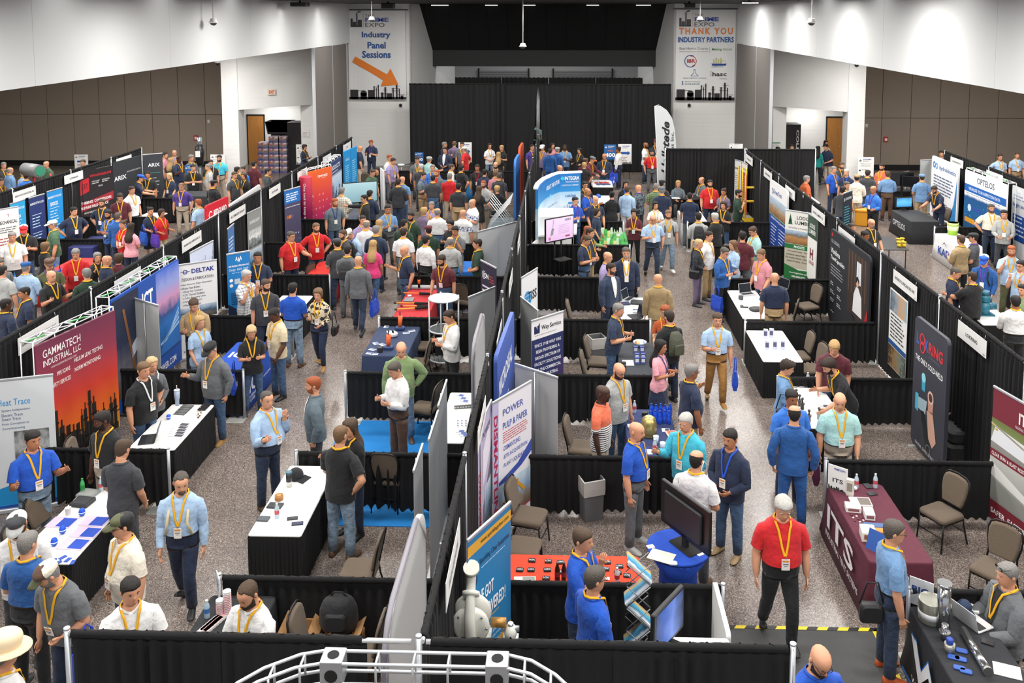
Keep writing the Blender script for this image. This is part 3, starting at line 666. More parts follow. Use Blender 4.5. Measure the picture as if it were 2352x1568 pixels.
COLR=dict(navy='#1d2944',royal='#1450b8',white='#e4e4e4',black='#17181b',grey='#63666a',lgrey='#a9abaa',dgrey='#3b3d42',red='#c3181f',maroon='#5b1f2b',green='#3f6146',dgreen='#1f3a2a',sage='#7d9464',teal='#16807c',aqua='#3fb6cf',mint='#a5d0cd',lblue='#a4bfdd',sky='#6a8fb8',khaki='#a88d67',tan='#9c7038',beige='#d6c6a4',stone='#bcae9c',cream='#e3dccb',pink='#e8a3ae',hot='#e0407f',rose='#c9858f',purple='#44307f',lav='#9d8db8',orange='#e06f4e',rust='#b85526',brown='#5a4030',jeans='#3f5a7c',ljeans='#8096ab',djeans='#28364f',olive='#55583a',blue='#2f6fc9',bluej='#1f5598',char='#2a2c31',slate='#5c6b74',camel='#9b8560',denim='#7d93ad',plum='#7b6a86')
HAIRC=dict(b='#1d1613',d='#35251b',m='#54402f',s='#7d5f42',g='#8d8a86',w='#c9c6c0',y='#c7a06a',r='#a8552a',q='#5b544d',e='#d8b888')
PEOPLE=[]
def person(r,x,y,f,arms,shirt,pants,hair,label,sex='m',ht=1.76,heft=.35,sleeve='s',tuck=0,legs='stand',lean=0,hy=0,hp=8,skin='l',lan='y',beard='',cap=None,glasses=0,shoe='dgrey',belt=0,jacket=None,skirt=0,pat=None,grp=None,pos=None,badge=1,pose_z=None,tie=None,foot=0,collar=1):
 """x,y: measured top of the head (or the feet when foot=1); f: heading, 0 faces the camera, 90 to the right, 180 away"""
 k=ht/1.75;near=False
 seated=legs=='sit'
 ztop=ht*.985-(.44 if seated else 0)-.55*(1-cos(radians(lean)))*k+(.03 if cap else 0)
 if pos:X,Y=pos
 elif foot:X,Y=at(r,x,y,0)
 else:
  X,Y=at(r,x,y,ztop)
  X-=sin(radians(lean))*.62*k*sin(radians(f));Y+=sin(radians(lean))*.62*k*cos(radians(f))
 near=Y<19
 A=arms.split();A=A if len(A)==2 else A*2
 P=PROF[sex].copy();P[:,1:]*=np.array((1.05,1.05,1.04));g=np.exp(-((P[:,0]-1.06)/.13)**2)
 P[:,1]+=heft*(.032*g+.010);P[:,2]+=heft*(.085*g+.012);P[:,3]+=heft*(.018*g+.008)
 thick=(1.1 if sex=='m' else.88)+.16*heft
 def torso_ring(z,off,yoff=0.0,th=TH_U):
  hw,yf,yb=interp(P,z);c,s=np.cos(th),np.sin(th);e=.86
  xx=np.sign(s)*np.abs(s)**e*(hw+off);cc=np.sign(c)*np.abs(c)**e
  return np.stack([xx,np.where(c>0,-cc*(yf+off),-cc*(yb+off))+yoff,np.full(len(th),z)],-1)
 SIDE=(1,-1)
 la=A[1],A[0]
 S0=[np.array((s*(.168 if sex=='m' else.142)+s*.01*heft,.012,1.372))for s in SIDE]
 U=[];Fv=[]
 for s,nm in zip(SIDE,la):
  u,fo=ARM[nm];U.append(unit((s*(u[0]+.1*heft),-u[1],u[2])));Fv.append(unit((s*fo[0],-fo[1],fo[2])))
 if f=='x':f=0
 lu,lf_=.285*(1 if sex=='m' else.95),.25*(1 if sex=='m' else.95)
 def arm(sb,rows,off,i,upto,hand=False,m=0,mh=0):
  s=SIDE[i];c0=5 if s>0 else 15
  a,b,c=rows;loop=[a[c0-1],a[c0],a[c0+1],b[c0+1],c[c0+1],c[c0],c[c0-1],b[c0-1]]
  V=sb.pts();p0=V[loop]
  E=S0[i]+np.array((s*.03,0,-.012))+U[i]*lu;W_=E+Fv[i]*lf_
  q0=S0[i]+unit(np.array((s,0,.1))+U[i]*.8)*.05
  path=[q0];R=[(.036,.034)]if hand else[(.056*thick+off,.052*thick+off)]
  st=[(.3,.044 if hand else.054),(.55,.043 if hand else.05),(.8,.042 if hand else.045)]if upto!='s' else[(.25,.0555),(.5,.055),(.74,.0575)]
  for t,r_ in st:path.append(q0+(E-q0)*t);R.append((r_*thick+off,)*2)
  if upto!='s':
   path+=[E-U[i]*.022,E+unit(Fv[i]-U[i])*-.004,E+Fv[i]*.025,E+Fv[i]*lf_*.3,E+Fv[i]*lf_*.65,W_-Fv[i]*.012]
   R+=[(q*thick+off,)*2 for q in(.041,.041,.041,.042,.036,.029)]
  up=np.array((0,-1,0.2))if abs(U[i][1])<.7 else np.array((0,0,1.0))
  last,fr=tube_rings(sb,path,R,loop,p0,up,m,np.array((s,0,0.0)))
  if not hand:
   return
  d=Fv[i];t_=np.array((0,-1.0,0))*abs(d[2])+np.array((0,0,1.0))*(1-abs(d[2]));t_=unit(t_-d*np.dot(t_,d));nrm=np.cross(d,t_)*s
  curl=.75 if la[i]in('phone','clasp','pocket','chin','carry','lap')else(.25 if la[i]in('gest','point','wide')else.42)
  V=sb.pts();pl=V[last];ang=np.arctan2((pl-W_)@nrm,(pl-W_)@t_)
  pr=last;hs=.9 if sex=='f' else 1.0
  for dist,wa,wb in((.012,.027,.02),(.04,.037,.016),(.07,.042,.0145),(.096,.039,.012)):
   q=W_+d*dist*hs+np.outer(np.cos(ang),t_)*wa*hs+np.outer(np.sin(ang),nrm)*wb*hs
   rr=sb.ring(q);sb.join(pr,rr,mh);pr=rr
  sb.cap(pr,mh)
  nf=5 if near else 4
  def finger(root,dirv,bendaxis,L_,r_,cu):
   pts=[root];dv=dirv.copy()
   for q in range(3):
    a_=cu*(.55 if q==0 else.8);dv=unit(dv*cos(a_)+bendaxis*sin(a_));bendaxis=unit(bendaxis-dv*np.dot(bendaxis,dv));pts.append(pts[-1]+dv*L_*(.42,.33,.25)[q])
   pth,T=frames(pts);pv=None
   for k_,(p_,tt)in enumerate(zip(pth,T)):
    w1=unit(np.cross(tt,t_)if abs(np.dot(tt,t_))<.9 else np.cross(tt,d));w2=np.cross(tt,w1);an=2*pi*np.arange(nf)/nf
    rr=sb.ring(p_+(np.outer(np.cos(an),w1)+np.outer(np.sin(an),w2))*r_*(1,1,.95,.7)[k_])
    if pv:sb.join(pv,rr,mh)
    pv=rr
   sb.cap(pv,mh)
  for o,L_,r_ in((.029,.074,.0088),(.0098,.083,.0092),(-.0098,.077,.0088),(-.028,.06,.0078)):
   finger(W_+d*.086*hs+t_*o*hs,unit(d+t_*o*1.2),nrm,L_*hs,r_*hs,curl)
  finger(W_+d*.028*hs+t_*.03*hs,unit(d*.75+t_*.62),nrm,.068*hs,.0102*hs,curl*.45)
 hips=[np.array((s*.092,.012,.86))for s in SIDE]
 LG=LEG[legs]
 TD=[unit((s*(l[0][0]+.03*heft),-l[0][1],l[0][2]))for s,l in zip(SIDE,LG)];SD=[unit((s*l[1][0],-l[1][1],l[1][2]))for s,l in zip(SIDE,LG)]
 KN=[h+t*.41 for h,t in zip(hips,TD)];AN=[k_+s_*.395 for k_,s_ in zip(KN,SD)]
 def legset(sb,r0,off,end=1.0,flare=0.0,m=0):
  V=sb.pts()
  cy=[sb.n+i for i in range(3)]
  sb.ring(np.array([(0,y_,.80)for y_ in(.09,.0,-.075)]))
  V=sb.pts()
  for i,s in enumerate(SIDE):
   loop=(r0[0:11]+cy)if s>0 else(r0[10:]+[r0[0]]+cy[::-1])
   h,kn,an=hips[i],KN[i],AN[i];q=hips[i]+TD[i]*.1
   R1=.092*(.96+.12*heft)+off
   path=[q,h+TD[i]*.2,h+TD[i]*.32,kn-TD[i]*.03,kn+SD[i]*.02,kn+SD[i]*.12,kn+SD[i]*.24];R=[R1,R1*.93,.072+off+flare*.3,.062+off+flare*.6,.058+off+flare*.7,.058+off+flare,.048+off+flare*1.3]
   if end>.5:path.append(kn+SD[i]*(.395*end));R.append(.038+off*1.25+flare*1.6)
   last,_=tube_rings(sb,path,[(a,a)for a in R],loop,V[loop],np.array((0,-1,0.1))if not seated else np.array((0,0,1.0)),m,np.array((0,0,-1.0)))
   sb.cap(last,m)
 ZT=list(P[:,0])
# body: one continuous surface from feet to crown
 sb=SB();R_=[sb.ring(torso_ring(z,-.012 if 1.0<z<1.46 or z<1 else 0))for z in ZT]
 for k_ in range(len(R_)-1):
  sb.join(R_[k_],R_[k_+1],0,skip=({4,5,14,15}if k_ in(7,8)else None))
 legset(sb,R_[0],-.014)
 for i in(0,1):arm(sb,(R_[7],R_[8],R_[9]),0.0,i,'l',hand=True)
 prev=R_[-1]
 for z in HEAD[:,0]:
  w_=sm((z-1.49)/.05);th=TH_U+((TH_H-TH_U))*w_
  rr=sb.ring(headpt(th,z));sb.join(prev,rr);prev=rr
 sb.cap(prev)
 def extra(c,rad,m,n=6,mm=4,tilt=0.0):
  rings=[]
  for q in range(mm+1):
   t=-1.45+2.9*q/mm;a=2*pi*np.arange(n)/n
   rings.append(np.stack([c[0]+rad[0]*cos(t)*np.cos(a),c[1]+rad[1]*cos(t)*np.sin(a),np.full(n,c[2]+rad[2]*sin(t))],-1))
  pv=None
  for g_ in rings:
   rr=sb.ring(g_)
   if pv:sb.join(pv,rr,m)
   else:sb.cap(rr[::-1],m)
   pv=rr
  sb.cap(pv,m)
 for s in SIDE:
  extra((s*.0775,.014,1.645),(.011,.02,.031),0)
  if near:extra((s*.032,-.0815,1.657),(.0125,.007,.0052),1)
  extra((s*.032,-.0885 if near else-.084,1.657),(.0066,.003,.0056)if near else(.012,.008,.006),2,5,3)
  yb_=float(headpt(np.array([s*radians(21)]),1.677)[0][1]);extra((s*.034,yb_+.001,1.676),(.02,.005,.0042),3,5,3)
 extra((0,-.1025,1.5935),(.023,.006,.0045),4,6,3)
 hair_c=HAIRC[hair[-1]]if hair!='none' else '#4a3a30'
 sk=SKINS[skin];skm=mat(sk,.55);lipc={'l':'#b56a5e','m':'#a05a4c','t':'#7f4a3c','d':'#5a3230','k':'#432826'}[skin]
 bodyM=[skm,mat('#b9aca4',.4),mat('#1c1512',.3),mat(hair_c,.8),mat(lipc,.5)]
 objs=[('body',sb,bodyM,None)]
# shirt
 c_sh=COLR[shirt];patk=pat or 'cloth';m_sh=mat(c_sh,.85,kind=patk)
 OFF=.014+(.008 if jacket else 0)+.004*heft
 hem=(1.0 if tuck else.84)if not jacket else.84
 sb=SB();zs=[z for z in ZT if z>=hem-.001 and z<1.48]
 if not tuck or jacket:zs=[.80]+zs
 rows=[]
 for z in zs:
  lo_=z<1.0;o=OFF+(.014*sm((1.05-z)/.2)if not tuck else(.012 if z<1.06 else.006))
  P_=torso_ring(max(z,.84),o);P_[:,2]=z
  if near:P_[:,:2]*=1+.012*np.sin(TH_U*5+z*19+X*7)[:,None]*(1 if z<1.3 else.4)
  rows.append(sb.ring(P_))
 cz=.5-.5*np.cos(TH_U);dip=.04*np.exp(-(np.degrees((TH_U+pi)%(2*pi)-pi)/30)**2)
 for o_,z_ in((.012,1.488),(.006,1.502),(.012,1.507),(.028,1.48),(.025,1.476))if collar else((.010,1.49),(.004,1.494)):
  c_=torso_ring(1.492,o_);c_[:,2]=z_+.008*cz-dip;rows.append(sb.ring(c_))
 k0=zs.index(1.31)
 for k_ in range(len(rows)-1):sb.join(rows[k_],rows[k_+1],0,skip=({4,5,14,15}if k_ in(k0,k0+1)else None))
 for i in(0,1):
  if sleeve!='n':arm(sb,(rows[k0],rows[k0+1],rows[k0+2]),OFF-.003+(.006 if jacket else 0),i,'s' if sleeve=='s' else 'l')
 objs.append(('jacket' if jacket else 'shirt',sb,[mat(COLR[jacket],.85,kind='cloth')]if jacket else[m_sh],None))
 if jacket:
  sb=SB();prev=None
  for z,w_ in((1.02,.012),(1.12,.04),(1.24,.062),(1.36,.07),(1.44,.062),(1.485,.05)):
   hw,yf,yb=interp(P,z);y_=[-(yf+OFF+.012)*max(.05,1-(x_/(hw+OFF))**2)**.5 for x_ in(-w_,0,w_)]
   rr=sb.ring(np.array([(-w_,y_[0]-.002,z),(0,y_[1]-.002,z),(w_,y_[2]-.002,z)]))
   if prev:sb.join(prev,rr,closed=False)
   prev=rr
  objs.append(('shirt_front',sb,[m_sh],None))
  if tie:
   sb=SB();prev=None
   for z,w_ in((1.06,.03),(1.2,.035),(1.42,.018),(1.47,.022)):
    hw,yf,yb=interp(P,z);rr=sb.ring(np.array([(-w_,-(yf+OFF+.018),z),(w_,-(yf+OFF+.018),z)]))
    if prev:sb.join(prev,rr,closed=False)
    prev=rr
   objs.append(('tie',sb,[mat(COLR[tie],.6)],None))
# trousers or skirt
 sb=SB();wz=1.03 if tuck else.98
 if skirt:
  prev=None
  for z,k_ in((wz,0),(.9,.004),(.84,.012),(.72,.03),(skirt,.045)):
   q=torso_ring(max(z,.84),.014+k_);q[:,2]=z;rr=sb.ring(q)
   if prev:sb.join(prev,rr)
   prev=rr
  objs.append(('skirt',sb,[mat(COLR[pants],.9,kind='cloth')],None))
 else:
  rr=[sb.ring(torso_ring(z,.012+.004*(z<.95)))for z in(.84,.90,.96,wz)]
  for k_ in range(3):sb.join(rr[k_],rr[k_+1])
  legset(sb,rr[0],.006,1.0,.012 if sex=='m' else.004)
  objs.append(('trousers',sb,[mat(COLR[pants],.9,kind='denim' if 'jeans' in pants else 'cloth')],None))
 if belt or tuck:
  sb=SB();a=sb.ring(torso_ring(1.005,.02));b=sb.ring(torso_ring(1.04,.02));c=sb.ring(torso_ring(1.04,.012));d=sb.ring(torso_ring(1.005,.012));sb.join(a,b);sb.join(b,c);sb.join(d,a)
  bu=sb.ring(np.array([(-.022,-interp(P,1.02)[1]-.026,1.0),(.022,-interp(P,1.02)[1]-.026,1.0),(.022,-interp(P,1.02)[1]-.026,1.043),(-.022,-interp(P,1.02)[1]-.026,1.043)]));sb.cap(bu,1)
  objs.append(('belt',sb,[mat('#2a1c14',.5),mat('#b8b2a0',.3,.8)],None))
# shoes
 minz=9;shoes=[]
 for i,s in enumerate(SIDE):
  sb=SB();an=AN[i];back=legs=='walk' and i==1;pv=None;yaw=s*radians(9)
  for y_,hw,h_,zb in((.075,.022,.055,0.0),(.06,.036,.085,0),(.02,.04,.10,0),(-.04,.042,.082,0),(-.1,.048,.06,0),(-.155,.045,.045,0),(-.195,.028,.03,.004),(-.203,.012,.02,.008)):
   a=np.array([(-hw*.92,zb),(hw*.92,zb),(hw,zb+.018),(hw*.92,h_*.7),(hw*.45,h_),(-hw*.45,h_),(-hw*.92,h_*.7),(-hw,zb+.018)])
   q=np.stack([a[:,0],np.full(8,y_),a[:,1]-.085],-1)
   if back:q=rot_x(q,radians(-32),(-.1,-.07))
   q=np.stack([q[:,0]*cos(yaw)-q[:,1]*sin(yaw),q[:,0]*sin(yaw)+q[:,1]*cos(yaw),q[:,2]],-1)+np.array((an[0],an[1],an[2]))
   rr=sb.ring(q)
   if pv:
    for e in range(8):sb.f((pv[e],pv[(e+1)%8],rr[(e+1)%8],rr[e]),1 if e in(0,1,7)else 0)
   else:sb.cap(rr[::-1])
   pv=rr
  sb.cap(pv);sole={'white':'#d8d8d8','tan':'#c9b48e','brown':'#3a2618','lgrey':'#dcdcdc','rust':'#5a3620'}.get(shoe,'#121212')
  objs.append(('shoe',sb,[mat(COLR[shoe],.5),mat(sole,.7)],'foot'));minz=min(minz,sb.pts()[:,2].min())
# hair, cap, beard, glasses
 hs,hc=hair[:-1],(HAIRC[hair[-1]]if hair!='none' else None)
 def grid(sb,zl,zu,th,thick_fn,n=9,m=0,curve=1.0):
  prev=None
  for q in range(n+1):
   s_=1-(1-q/n)**2;z=zl+(zu-zl)*s_
   off=thick_fn(s_,th)
   pts=np.stack([headpt(np.array([t]),zz_,o)[0]for t,zz_,o in zip(th,z,off)])
   pts[:,2]+=off*np.clip((pts[:,2]-1.66)/.09,0,1)
   rr=sb.ring(pts)
   if prev is not None:sb.join(prev,rr,m)
   prev=rr
  sb.cap(prev,m)
 dd=np.abs(np.degrees((TH_H+pi)%(2*pi)-pi))
 hairM=[mat(hc,.75,kind='hair')]if hc else None
 if hs in('thin','short','buzz','curly','side','long','bob','pony','bun','full'):
  zl=np.interp(dd,[0,30,46,62,82,105,130,155,180],[1.708,1.708,1.702,1.688,1.645,1.615,1.585,1.57,1.565])
  if hs=='thin':zl=np.interp(dd,[0,20,40,62,82,105,130,155,180],[1.735,1.733,1.742,1.712,1.645,1.615,1.585,1.57,1.565])
  if hs in('long','bob'):zl=np.interp(dd,[0,30,46,62,82,105,180],[1.718,1.712,1.70,1.64,1.56,1.54,1.53])
  tk={'thin':.007,'short':.012,'buzz':.005,'curly':.026,'side':.016,'full':.02,'long':.018,'bob':.022,'pony':.01,'bun':.011}[hs]
  if cap:tk=min(tk,.008)
  nz=1+(.35 if hs=='curly' else.15)*np.sin(np.arange(NB)*2.7+X*3)
  sb=SB();grid(sb,zl,np.full(NB,1.7515),TH_H,lambda s_,th:tk*nz*(.12+.88*min(1,s_*3.2)**.6)*np.where(dd>50,.85,1.1))
  if hs=='long':
   idx=np.where(dd>70)[0];prev=None;order=sorted(idx,key=lambda q:TH_H[q])
   for z,o in((1.62,.02),(1.56,.024),(1.5,.03),(1.43,.05),(1.36,.062),(1.3,.06),(1.24,.045)):
    b_=headpt(TH_H[order],max(z,1.60),o);b_[:,2]=z;b_[:,1]+=.02*sm((1.6-z)/.2);b_[:,0]*=1-.25*sm((1.36-z)/.15)
    rr=sb.ring(b_)
    if prev is not None:sb.join(prev,rr,closed=False)
    prev=rr
  if hs in('pony','bun'):
   pth=[(0,.10,1.69),(0,.135,1.695),(0,.16,1.65),(0,.155,1.55),(0,.15,1.44),(0,.145,1.36)]if hs=='pony' else[(0,.10,1.70),(0,.125,1.715),(0,.145,1.71),(0,.16,1.70)]
   rad=[.018,.026,.032,.032,.026,.01]if hs=='pony' else[.02,.04,.04,.015]
   pp,T=frames(pth);prev=None
   for p_,t_,r_ in zip(pp,T,rad):
    u_=np.array((1.0,0,0));v_=np.cross(t_,u_);an=2*pi*np.arange(7)/7;rr=sb.ring(p_+np.outer(np.cos(an),u_)*r_+np.outer(np.sin(an),v_)*r_)
    if prev:sb.join(prev,rr)
    prev=rr
   sb.cap(prev)
  objs.append(('hair',sb,hairM,'head'))
 elif hs=='balding':
  sb=SB();sel=np.where(dd>70)[0];order=sorted(sel,key=lambda q:TH_H[q]);th=TH_H[order];d2=dd[order];prev=None
  zl=np.interp(d2,[82,105,130,155,180],[1.65,1.615,1.585,1.57,1.565]);zu=np.interp(d2,[82,105,180],[1.69,1.705,1.715])
  for q in range(6):
   s_=q/5;pts=np.stack([headpt(np.array([t]),a+(b-a)*s_,.008*sin(pi*min(.95,max(.06,s_))))[0]for t,a,b in zip(th,zl,zu)]);rr=sb.ring(pts)
   if prev:sb.join(prev,rr,closed=False)
   prev=rr
  objs.append(('hair',sb,hairM,'head'))
 if cap:
  c1,c2=(cap.split('/')+[cap])[:2];sb=SB()
  if c1=='straw' or c1=='hat':
   grid(sb,np.full(NB,1.69),np.full(NB,1.7515),TH_H,lambda s_,th:np.full(NB,.02+.05*s_),5)
   a=sb.ring(headpt(TH_H,1.69,.02));b=sb.ring(headpt(TH_H,1.69,.105)+np.array((0,0,-.012)));c=sb.ring(headpt(TH_H,1.69,.105)+np.array((0,0,-.004)));d=sb.ring(headpt(TH_H,1.69,.02)+np.array((0,0,.008)));sb.join(a,b);sb.join(b,c);sb.join(c,d)
   cm=mat('#e8d3b0',.8)
   objs.append(('hat',sb,[cm],'head'))
  else:
   grid(sb,np.interp(dd,[0,60,180],[1.698,1.692,1.672]),np.full(NB,1.7515),TH_H,lambda s_,th:np.full(NB,.012+.012*sin(pi*s_)),6)
   for q in range(len(sb.F)):
    pass
   V=sb.pts();sb.mi=[0 if np.mean([V[i][1]for i in fc])<.0 else 1 for fc in sb.F]
   prev=None
   for t,wd_,dr in((0,.078,0),(.35,.076,-.006),(.7,.066,-.014),(1,.04,-.022)):
    xs=np.linspace(-1,1,7);yy=-.075-t*.095-.03*(1-xs**2)*(1 if t==0 else.9);base=np.stack([xs*wd_,yy,1.70+dr-.016*xs**2],-1)
    if t==0:base=np.stack([xs*.082,-.112*np.sqrt(np.maximum(0.05,1-(xs*.86)**2)),1.70-.006*xs**2],-1)
    a=sb.ring(base);b=sb.ring(base+np.array((0,0,-.006)))
    if prev:sb.join(prev[0],a,2,closed=False);sb.join(b,prev[1],2,closed=False)if 0 else sb.join(prev[1],b,2,closed=False)
    prev=(a,b)
   sb.join(prev[0],prev[1],2,closed=False)
   c3=cap.split('/')[2]if cap.count('/')>1 else c1
   objs.append(('cap',sb,[mat(COLR[c1],.8,kind='cloth'),mat(COLR[c2],.8,kind='cloth'),mat(COLR[c3],.8,kind='cloth')],'head'))
 if beard:
  kind,bc=beard[:-1],HAIRC[beard[-1]];sb=SB();lim={'full':84,'goat':34,'stub':84,'must':0}[kind];tkb={'full':.009,'goat':.008,'stub':.0025,'must':0}[kind]
  if lim:
   sel=[q for q in range(NB)if dd[q]<=lim];order=sorted(sel,key=lambda q:(TH_H[q]+pi)%(2*pi));prev=None;d2=dd[order]
   zu=np.interp(d2,[0,12,24,34,60,84],[1.582,1.584,1.598,1.604,1.612,1.655]);zl=np.full(len(order),1.538)
   for q in range(6):
    s_=q/5;rr=sb.ring(np.stack([headpt(np.array([TH_H[o]]),a+(b-a)*s_,tkb*(.35+.65*sin(pi*min(.97,max(.03,s_)))))[0]for o,a,b in zip(order,zl,zu)]))
    if prev:sb.join(prev,rr,closed=False)
    prev=rr
  if kind!='stub' or True:
   prev=None
   for x_ in np.linspace(-.034,.034,7):
    yy=-.1035*sqrt_(1-(x_/.075)**2)-.002;h_=.008*(1-abs(x_)/.05);zc=1.606-7*x_**2*1.2
    rr=sb.ring(np.array([(x_,yy,zc-h_),(x_,yy-.006,zc),(x_,yy,zc+h_)]))
    if prev:sb.join(prev,rr,closed=False)
    prev=rr
  objs.append(('beard' if kind!='must' else 'moustache',sb,[mat(bc,.85,kind='hair')],'head'))
 if glasses:
  sb=SB()
  def bar(a,b,r_=.0025):
   a=np.array(a,float);b=np.array(b,float);t=unit(b-a);u_=unit(np.cross(t,(0,0,1.0))if abs(t[2])<.9 else np.cross(t,(0,1.0,0)));v_=np.cross(t,u_);an=pi/4+pi/2*np.arange(4)
   r0=sb.ring(a+np.outer(np.cos(an),u_)*r_+np.outer(np.sin(an),v_)*r_);r1=sb.ring(b+np.outer(np.cos(an),u_)*r_+np.outer(np.sin(an),v_)*r_);sb.join(r0,r1);sb.cap(r0[::-1]);sb.cap(r1)
  zg,yg=(1.656,-.104)if glasses==1 else(1.735,-.085)
  for s in SIDE:
   c=np.array((s*.033,yg,zg));pts=[c+np.array((.024*cos(2*pi*i/8),.006*(1-cos(2*pi*i/8))*0,.018*sin(2*pi*i/8)))for i in range(9)]
   for i in range(8):bar(pts[i],pts[i+1])
   bar((s*.057,yg,zg+.004),(s*.078,-.0,zg+.002))
   if glasses==2:
    rr=sb.ring(np.array(pts[:8]));sb.cap(rr)
  bar((-.009,yg,zg+.004),(.009,yg,zg+.004))
  objs.append(('glasses',sb,[mat('#1a1614',.3)],'head'))
# lanyard and badge
 if lan:
  def fy(x_,z):
   hw,yf,yb=interp(P,z);q=min(.999,(x_/(hw+OFF))**(1/.86));return-((yf+OFF)*(1-q*q)**.43+(.016 if jacket else.010))
  zb=1.10
  pth=[(.006,fy(.006,zb+.06),zb+.06),(.03,fy(.03,1.24),1.24),(.05,fy(.05,1.35),1.35),(.064,fy(.064,1.42)-.004,1.425),(.08,fy(.075,1.46)-.012,1.472),(.094,.006,1.512),(.066,.072,1.516),(0,.098,1.508)]
  nrm_=[(0,-1,0),(.1,-1,0),(.15,-1,.1),(.25,-.9,.4),(.3,-.7,.6),(.6,-.1,.8),(.5,.6,.6),(0,.9,.4)]
  full=pth+[(-a,b,c)for a,b,c in reversed(pth[:-1])];nn=nrm_+[(-a,b,c)for a,b,c in reversed(nrm_[:-1])]
  sb=SB();pp,T=frames(full);prev=None;wl=.0125 if near else.014
  for p_,t_,n_ in zip(pp,T,nn):
   n_=unit(n_);w_=unit(np.cross(t_,n_));rr=sb.ring(np.array([p_-w_*wl,p_+w_*wl,p_+w_*wl+n_*.004,p_-w_*wl+n_*.004]))
   if prev:sb.join(prev,rr)
   prev=rr
  lc={'y':'#e2a60c','b':'#1f4fc4','p':'#5a3aa0','w':'#d8d8d8','k':'#1a1a1c','n':'#2a3a72','r':'#8d1a22'}[lan]
  lm=[mat(lc,.7)]
  if near and lan=='y':
   nf=len(sb.F);lm.append(mat('#c9761a',.7))
  objs.append(('lanyard',sb,lm,None))
  if badge:
   sb=SB();yb_=fy(0,zb)-.004
   def slab(x0,x1,z0,z1,y0,y1,m):
    a=sb.ring(np.array([(x0,y0,z0),(x1,y0,z0),(x1,y0,z1),(x0,y0,z1)]));b=sb.ring(np.array([(x0,y1,z0),(x1,y1,z0),(x1,y1,z1),(x0,y1,z1)]));sb.cap(a,m);sb.cap(b[::-1],m);sb.join(b,a,m)
   slab(-.046,.046,zb-.085,zb+.045,yb_-.004,yb_,0)
   if near:
    slab(-.036,.036,zb+.012,zb+.03,yb_-.0055,yb_-.004,1);slab(-.03,.03,zb-.02,zb-.008,yb_-.0055,yb_-.004,2);slab(-.02,.02,zb-.04,zb-.034,yb_-.0055,yb_-.004,2);slab(-.008,.008,zb+.045,zb+.062,yb_-.003,yb_,2)
   objs.append(('badge',sb,[mat('#e9e6e0',.5),mat('#dd8a2a',.5),mat('#77767a',.5)],None))
# pose: head turn, forward lean, ground, stature
 t=thing('person',label,'person',(X,Y,0 if pose_z is None else pose_z),radians(f),grp)
 hy_,hp_,ln=radians(hy),radians(hp),radians(lean)
 drop=-minz
 for nm,sb,mats,tagp in objs:
  V=sb.pts()
  w_=sm((V[:,2]-1.50)/.045)if nm=='body' else(np.ones(len(V))if tagp=='head' else np.zeros(len(V)))
  if w_.any():
   near_axis=(np.abs(V[:,0])<.13)&(V[:,2]>1.49)if nm=='body' else np.ones(len(V),bool)
   w_=w_*near_axis
   V=V+(V-np.array((0,.012,1.54)))*(.10*w_)[:,None]
   Q=rot_x(V,hp_*w_,(.012,1.545))if not np.isscalar(hp_*w_)else V
   a=hy_*w_;c,s=np.cos(a),np.sin(a);x_,y_=Q[:,0].copy(),Q[:,1]-.012
   Q[:,0]=x_*c-y_*s;Q[:,1]=x_*s+y_*c+.012;V=Q
  if ln and tagp!='foot' and nm not in('skirt',):
   up_=sm((V[:,2]-.9)/.2)
   if nm in('body','trousers','shirt','jacket'):
    far_=np.clip((np.abs(V[:,0])-.2)/.03,0,1)if nm!='trousers' else 0;fr_=np.clip((-V[:,1]-.22)/.03,0,1)*(V[:,2]>.8)if nm!='trousers' and not seated else 0
    up_=np.maximum(up_,np.maximum(far_,fr_))
   V=rot_x(V,ln*up_,(.02,.93))
  V=V.copy();V[:,2]+=drop;V*=k
  me=bpy.data.meshes.new(nm);me.from_pydata(V.tolist(),[],sb.F)
  for m in mats:me.materials.append(m)
  if len(mats)>1:me.polygons.foreach_set('material_index',sb.mi)
  if nm not in('badge',):me.polygons.foreach_set('use_smooth',[True]*len(sb.F))
  me.update();o=bpy.data.objects.new(nm,me);COL.objects.link(o);o.parent=t
 t['hx']=0;del t['hx']
 PEOPLE.append(t)
 return t
def sqrt_(v):return math.sqrt(max(0.0,v))
p=person
# nearest people, left of the spine
p('M',165,65,15,'down','white','dgrey','shortb','man in a white polo and grey trucker cap with an orange emblem',cap='dgrey/white/lgrey',beard='fulld',heft=.6,hp=20)
p('M',235,290,172,'clasp','bluej','black','shortg','grey-haired man seen from behind in a dark blue polo, beside the trucker cap men',tuck=1,heft=.7,badge=0)
p('M',490,490,-14,'low clasp','grey','djeans','shortg','man in a grey button shirt and tan mesh cap bending over his badge',cap='brown/cream/olive',heft=.8,lean=12,hy=-35,hp=22,beard='stubg')
p('M',1120,95,-35,'down','cream','jeans','shortb','man in a cream patterned shirt and olive and black cap',cap='olive/black/olive',heft=.9,hy=-25,glasses=1)
p('M',1165,695,30,'crossed','white','djeans','shortb','dark-haired man in a white polo with arms crossed behind the front drape',heft=.5,hy=15)
p('N',-50,700,-25,'table','white','djeans','thinm','bearded man in a white polo behind the black skirted table with pink cups',beard='fulld',heft=.5,hp=24)
p('M',25,1240,150,'down','white','jeans','shortg','person in a straw hat at the near corner',cap='straw',heft=.6)
p('I',285,400,48,'gest gest','royal','ljeans','shortb','man in a royal blue polo gesturing before the heat trace banner',skin='m',tuck=1,heft=.7,hy=10)
p('I',945,222,-20,'down','black','stone','shortb','dark-skinned man in a black polo and khaki trousers holding still by the laptop table',skin='d',tuck=1,hy=-30,hp=14,beard='stubb')
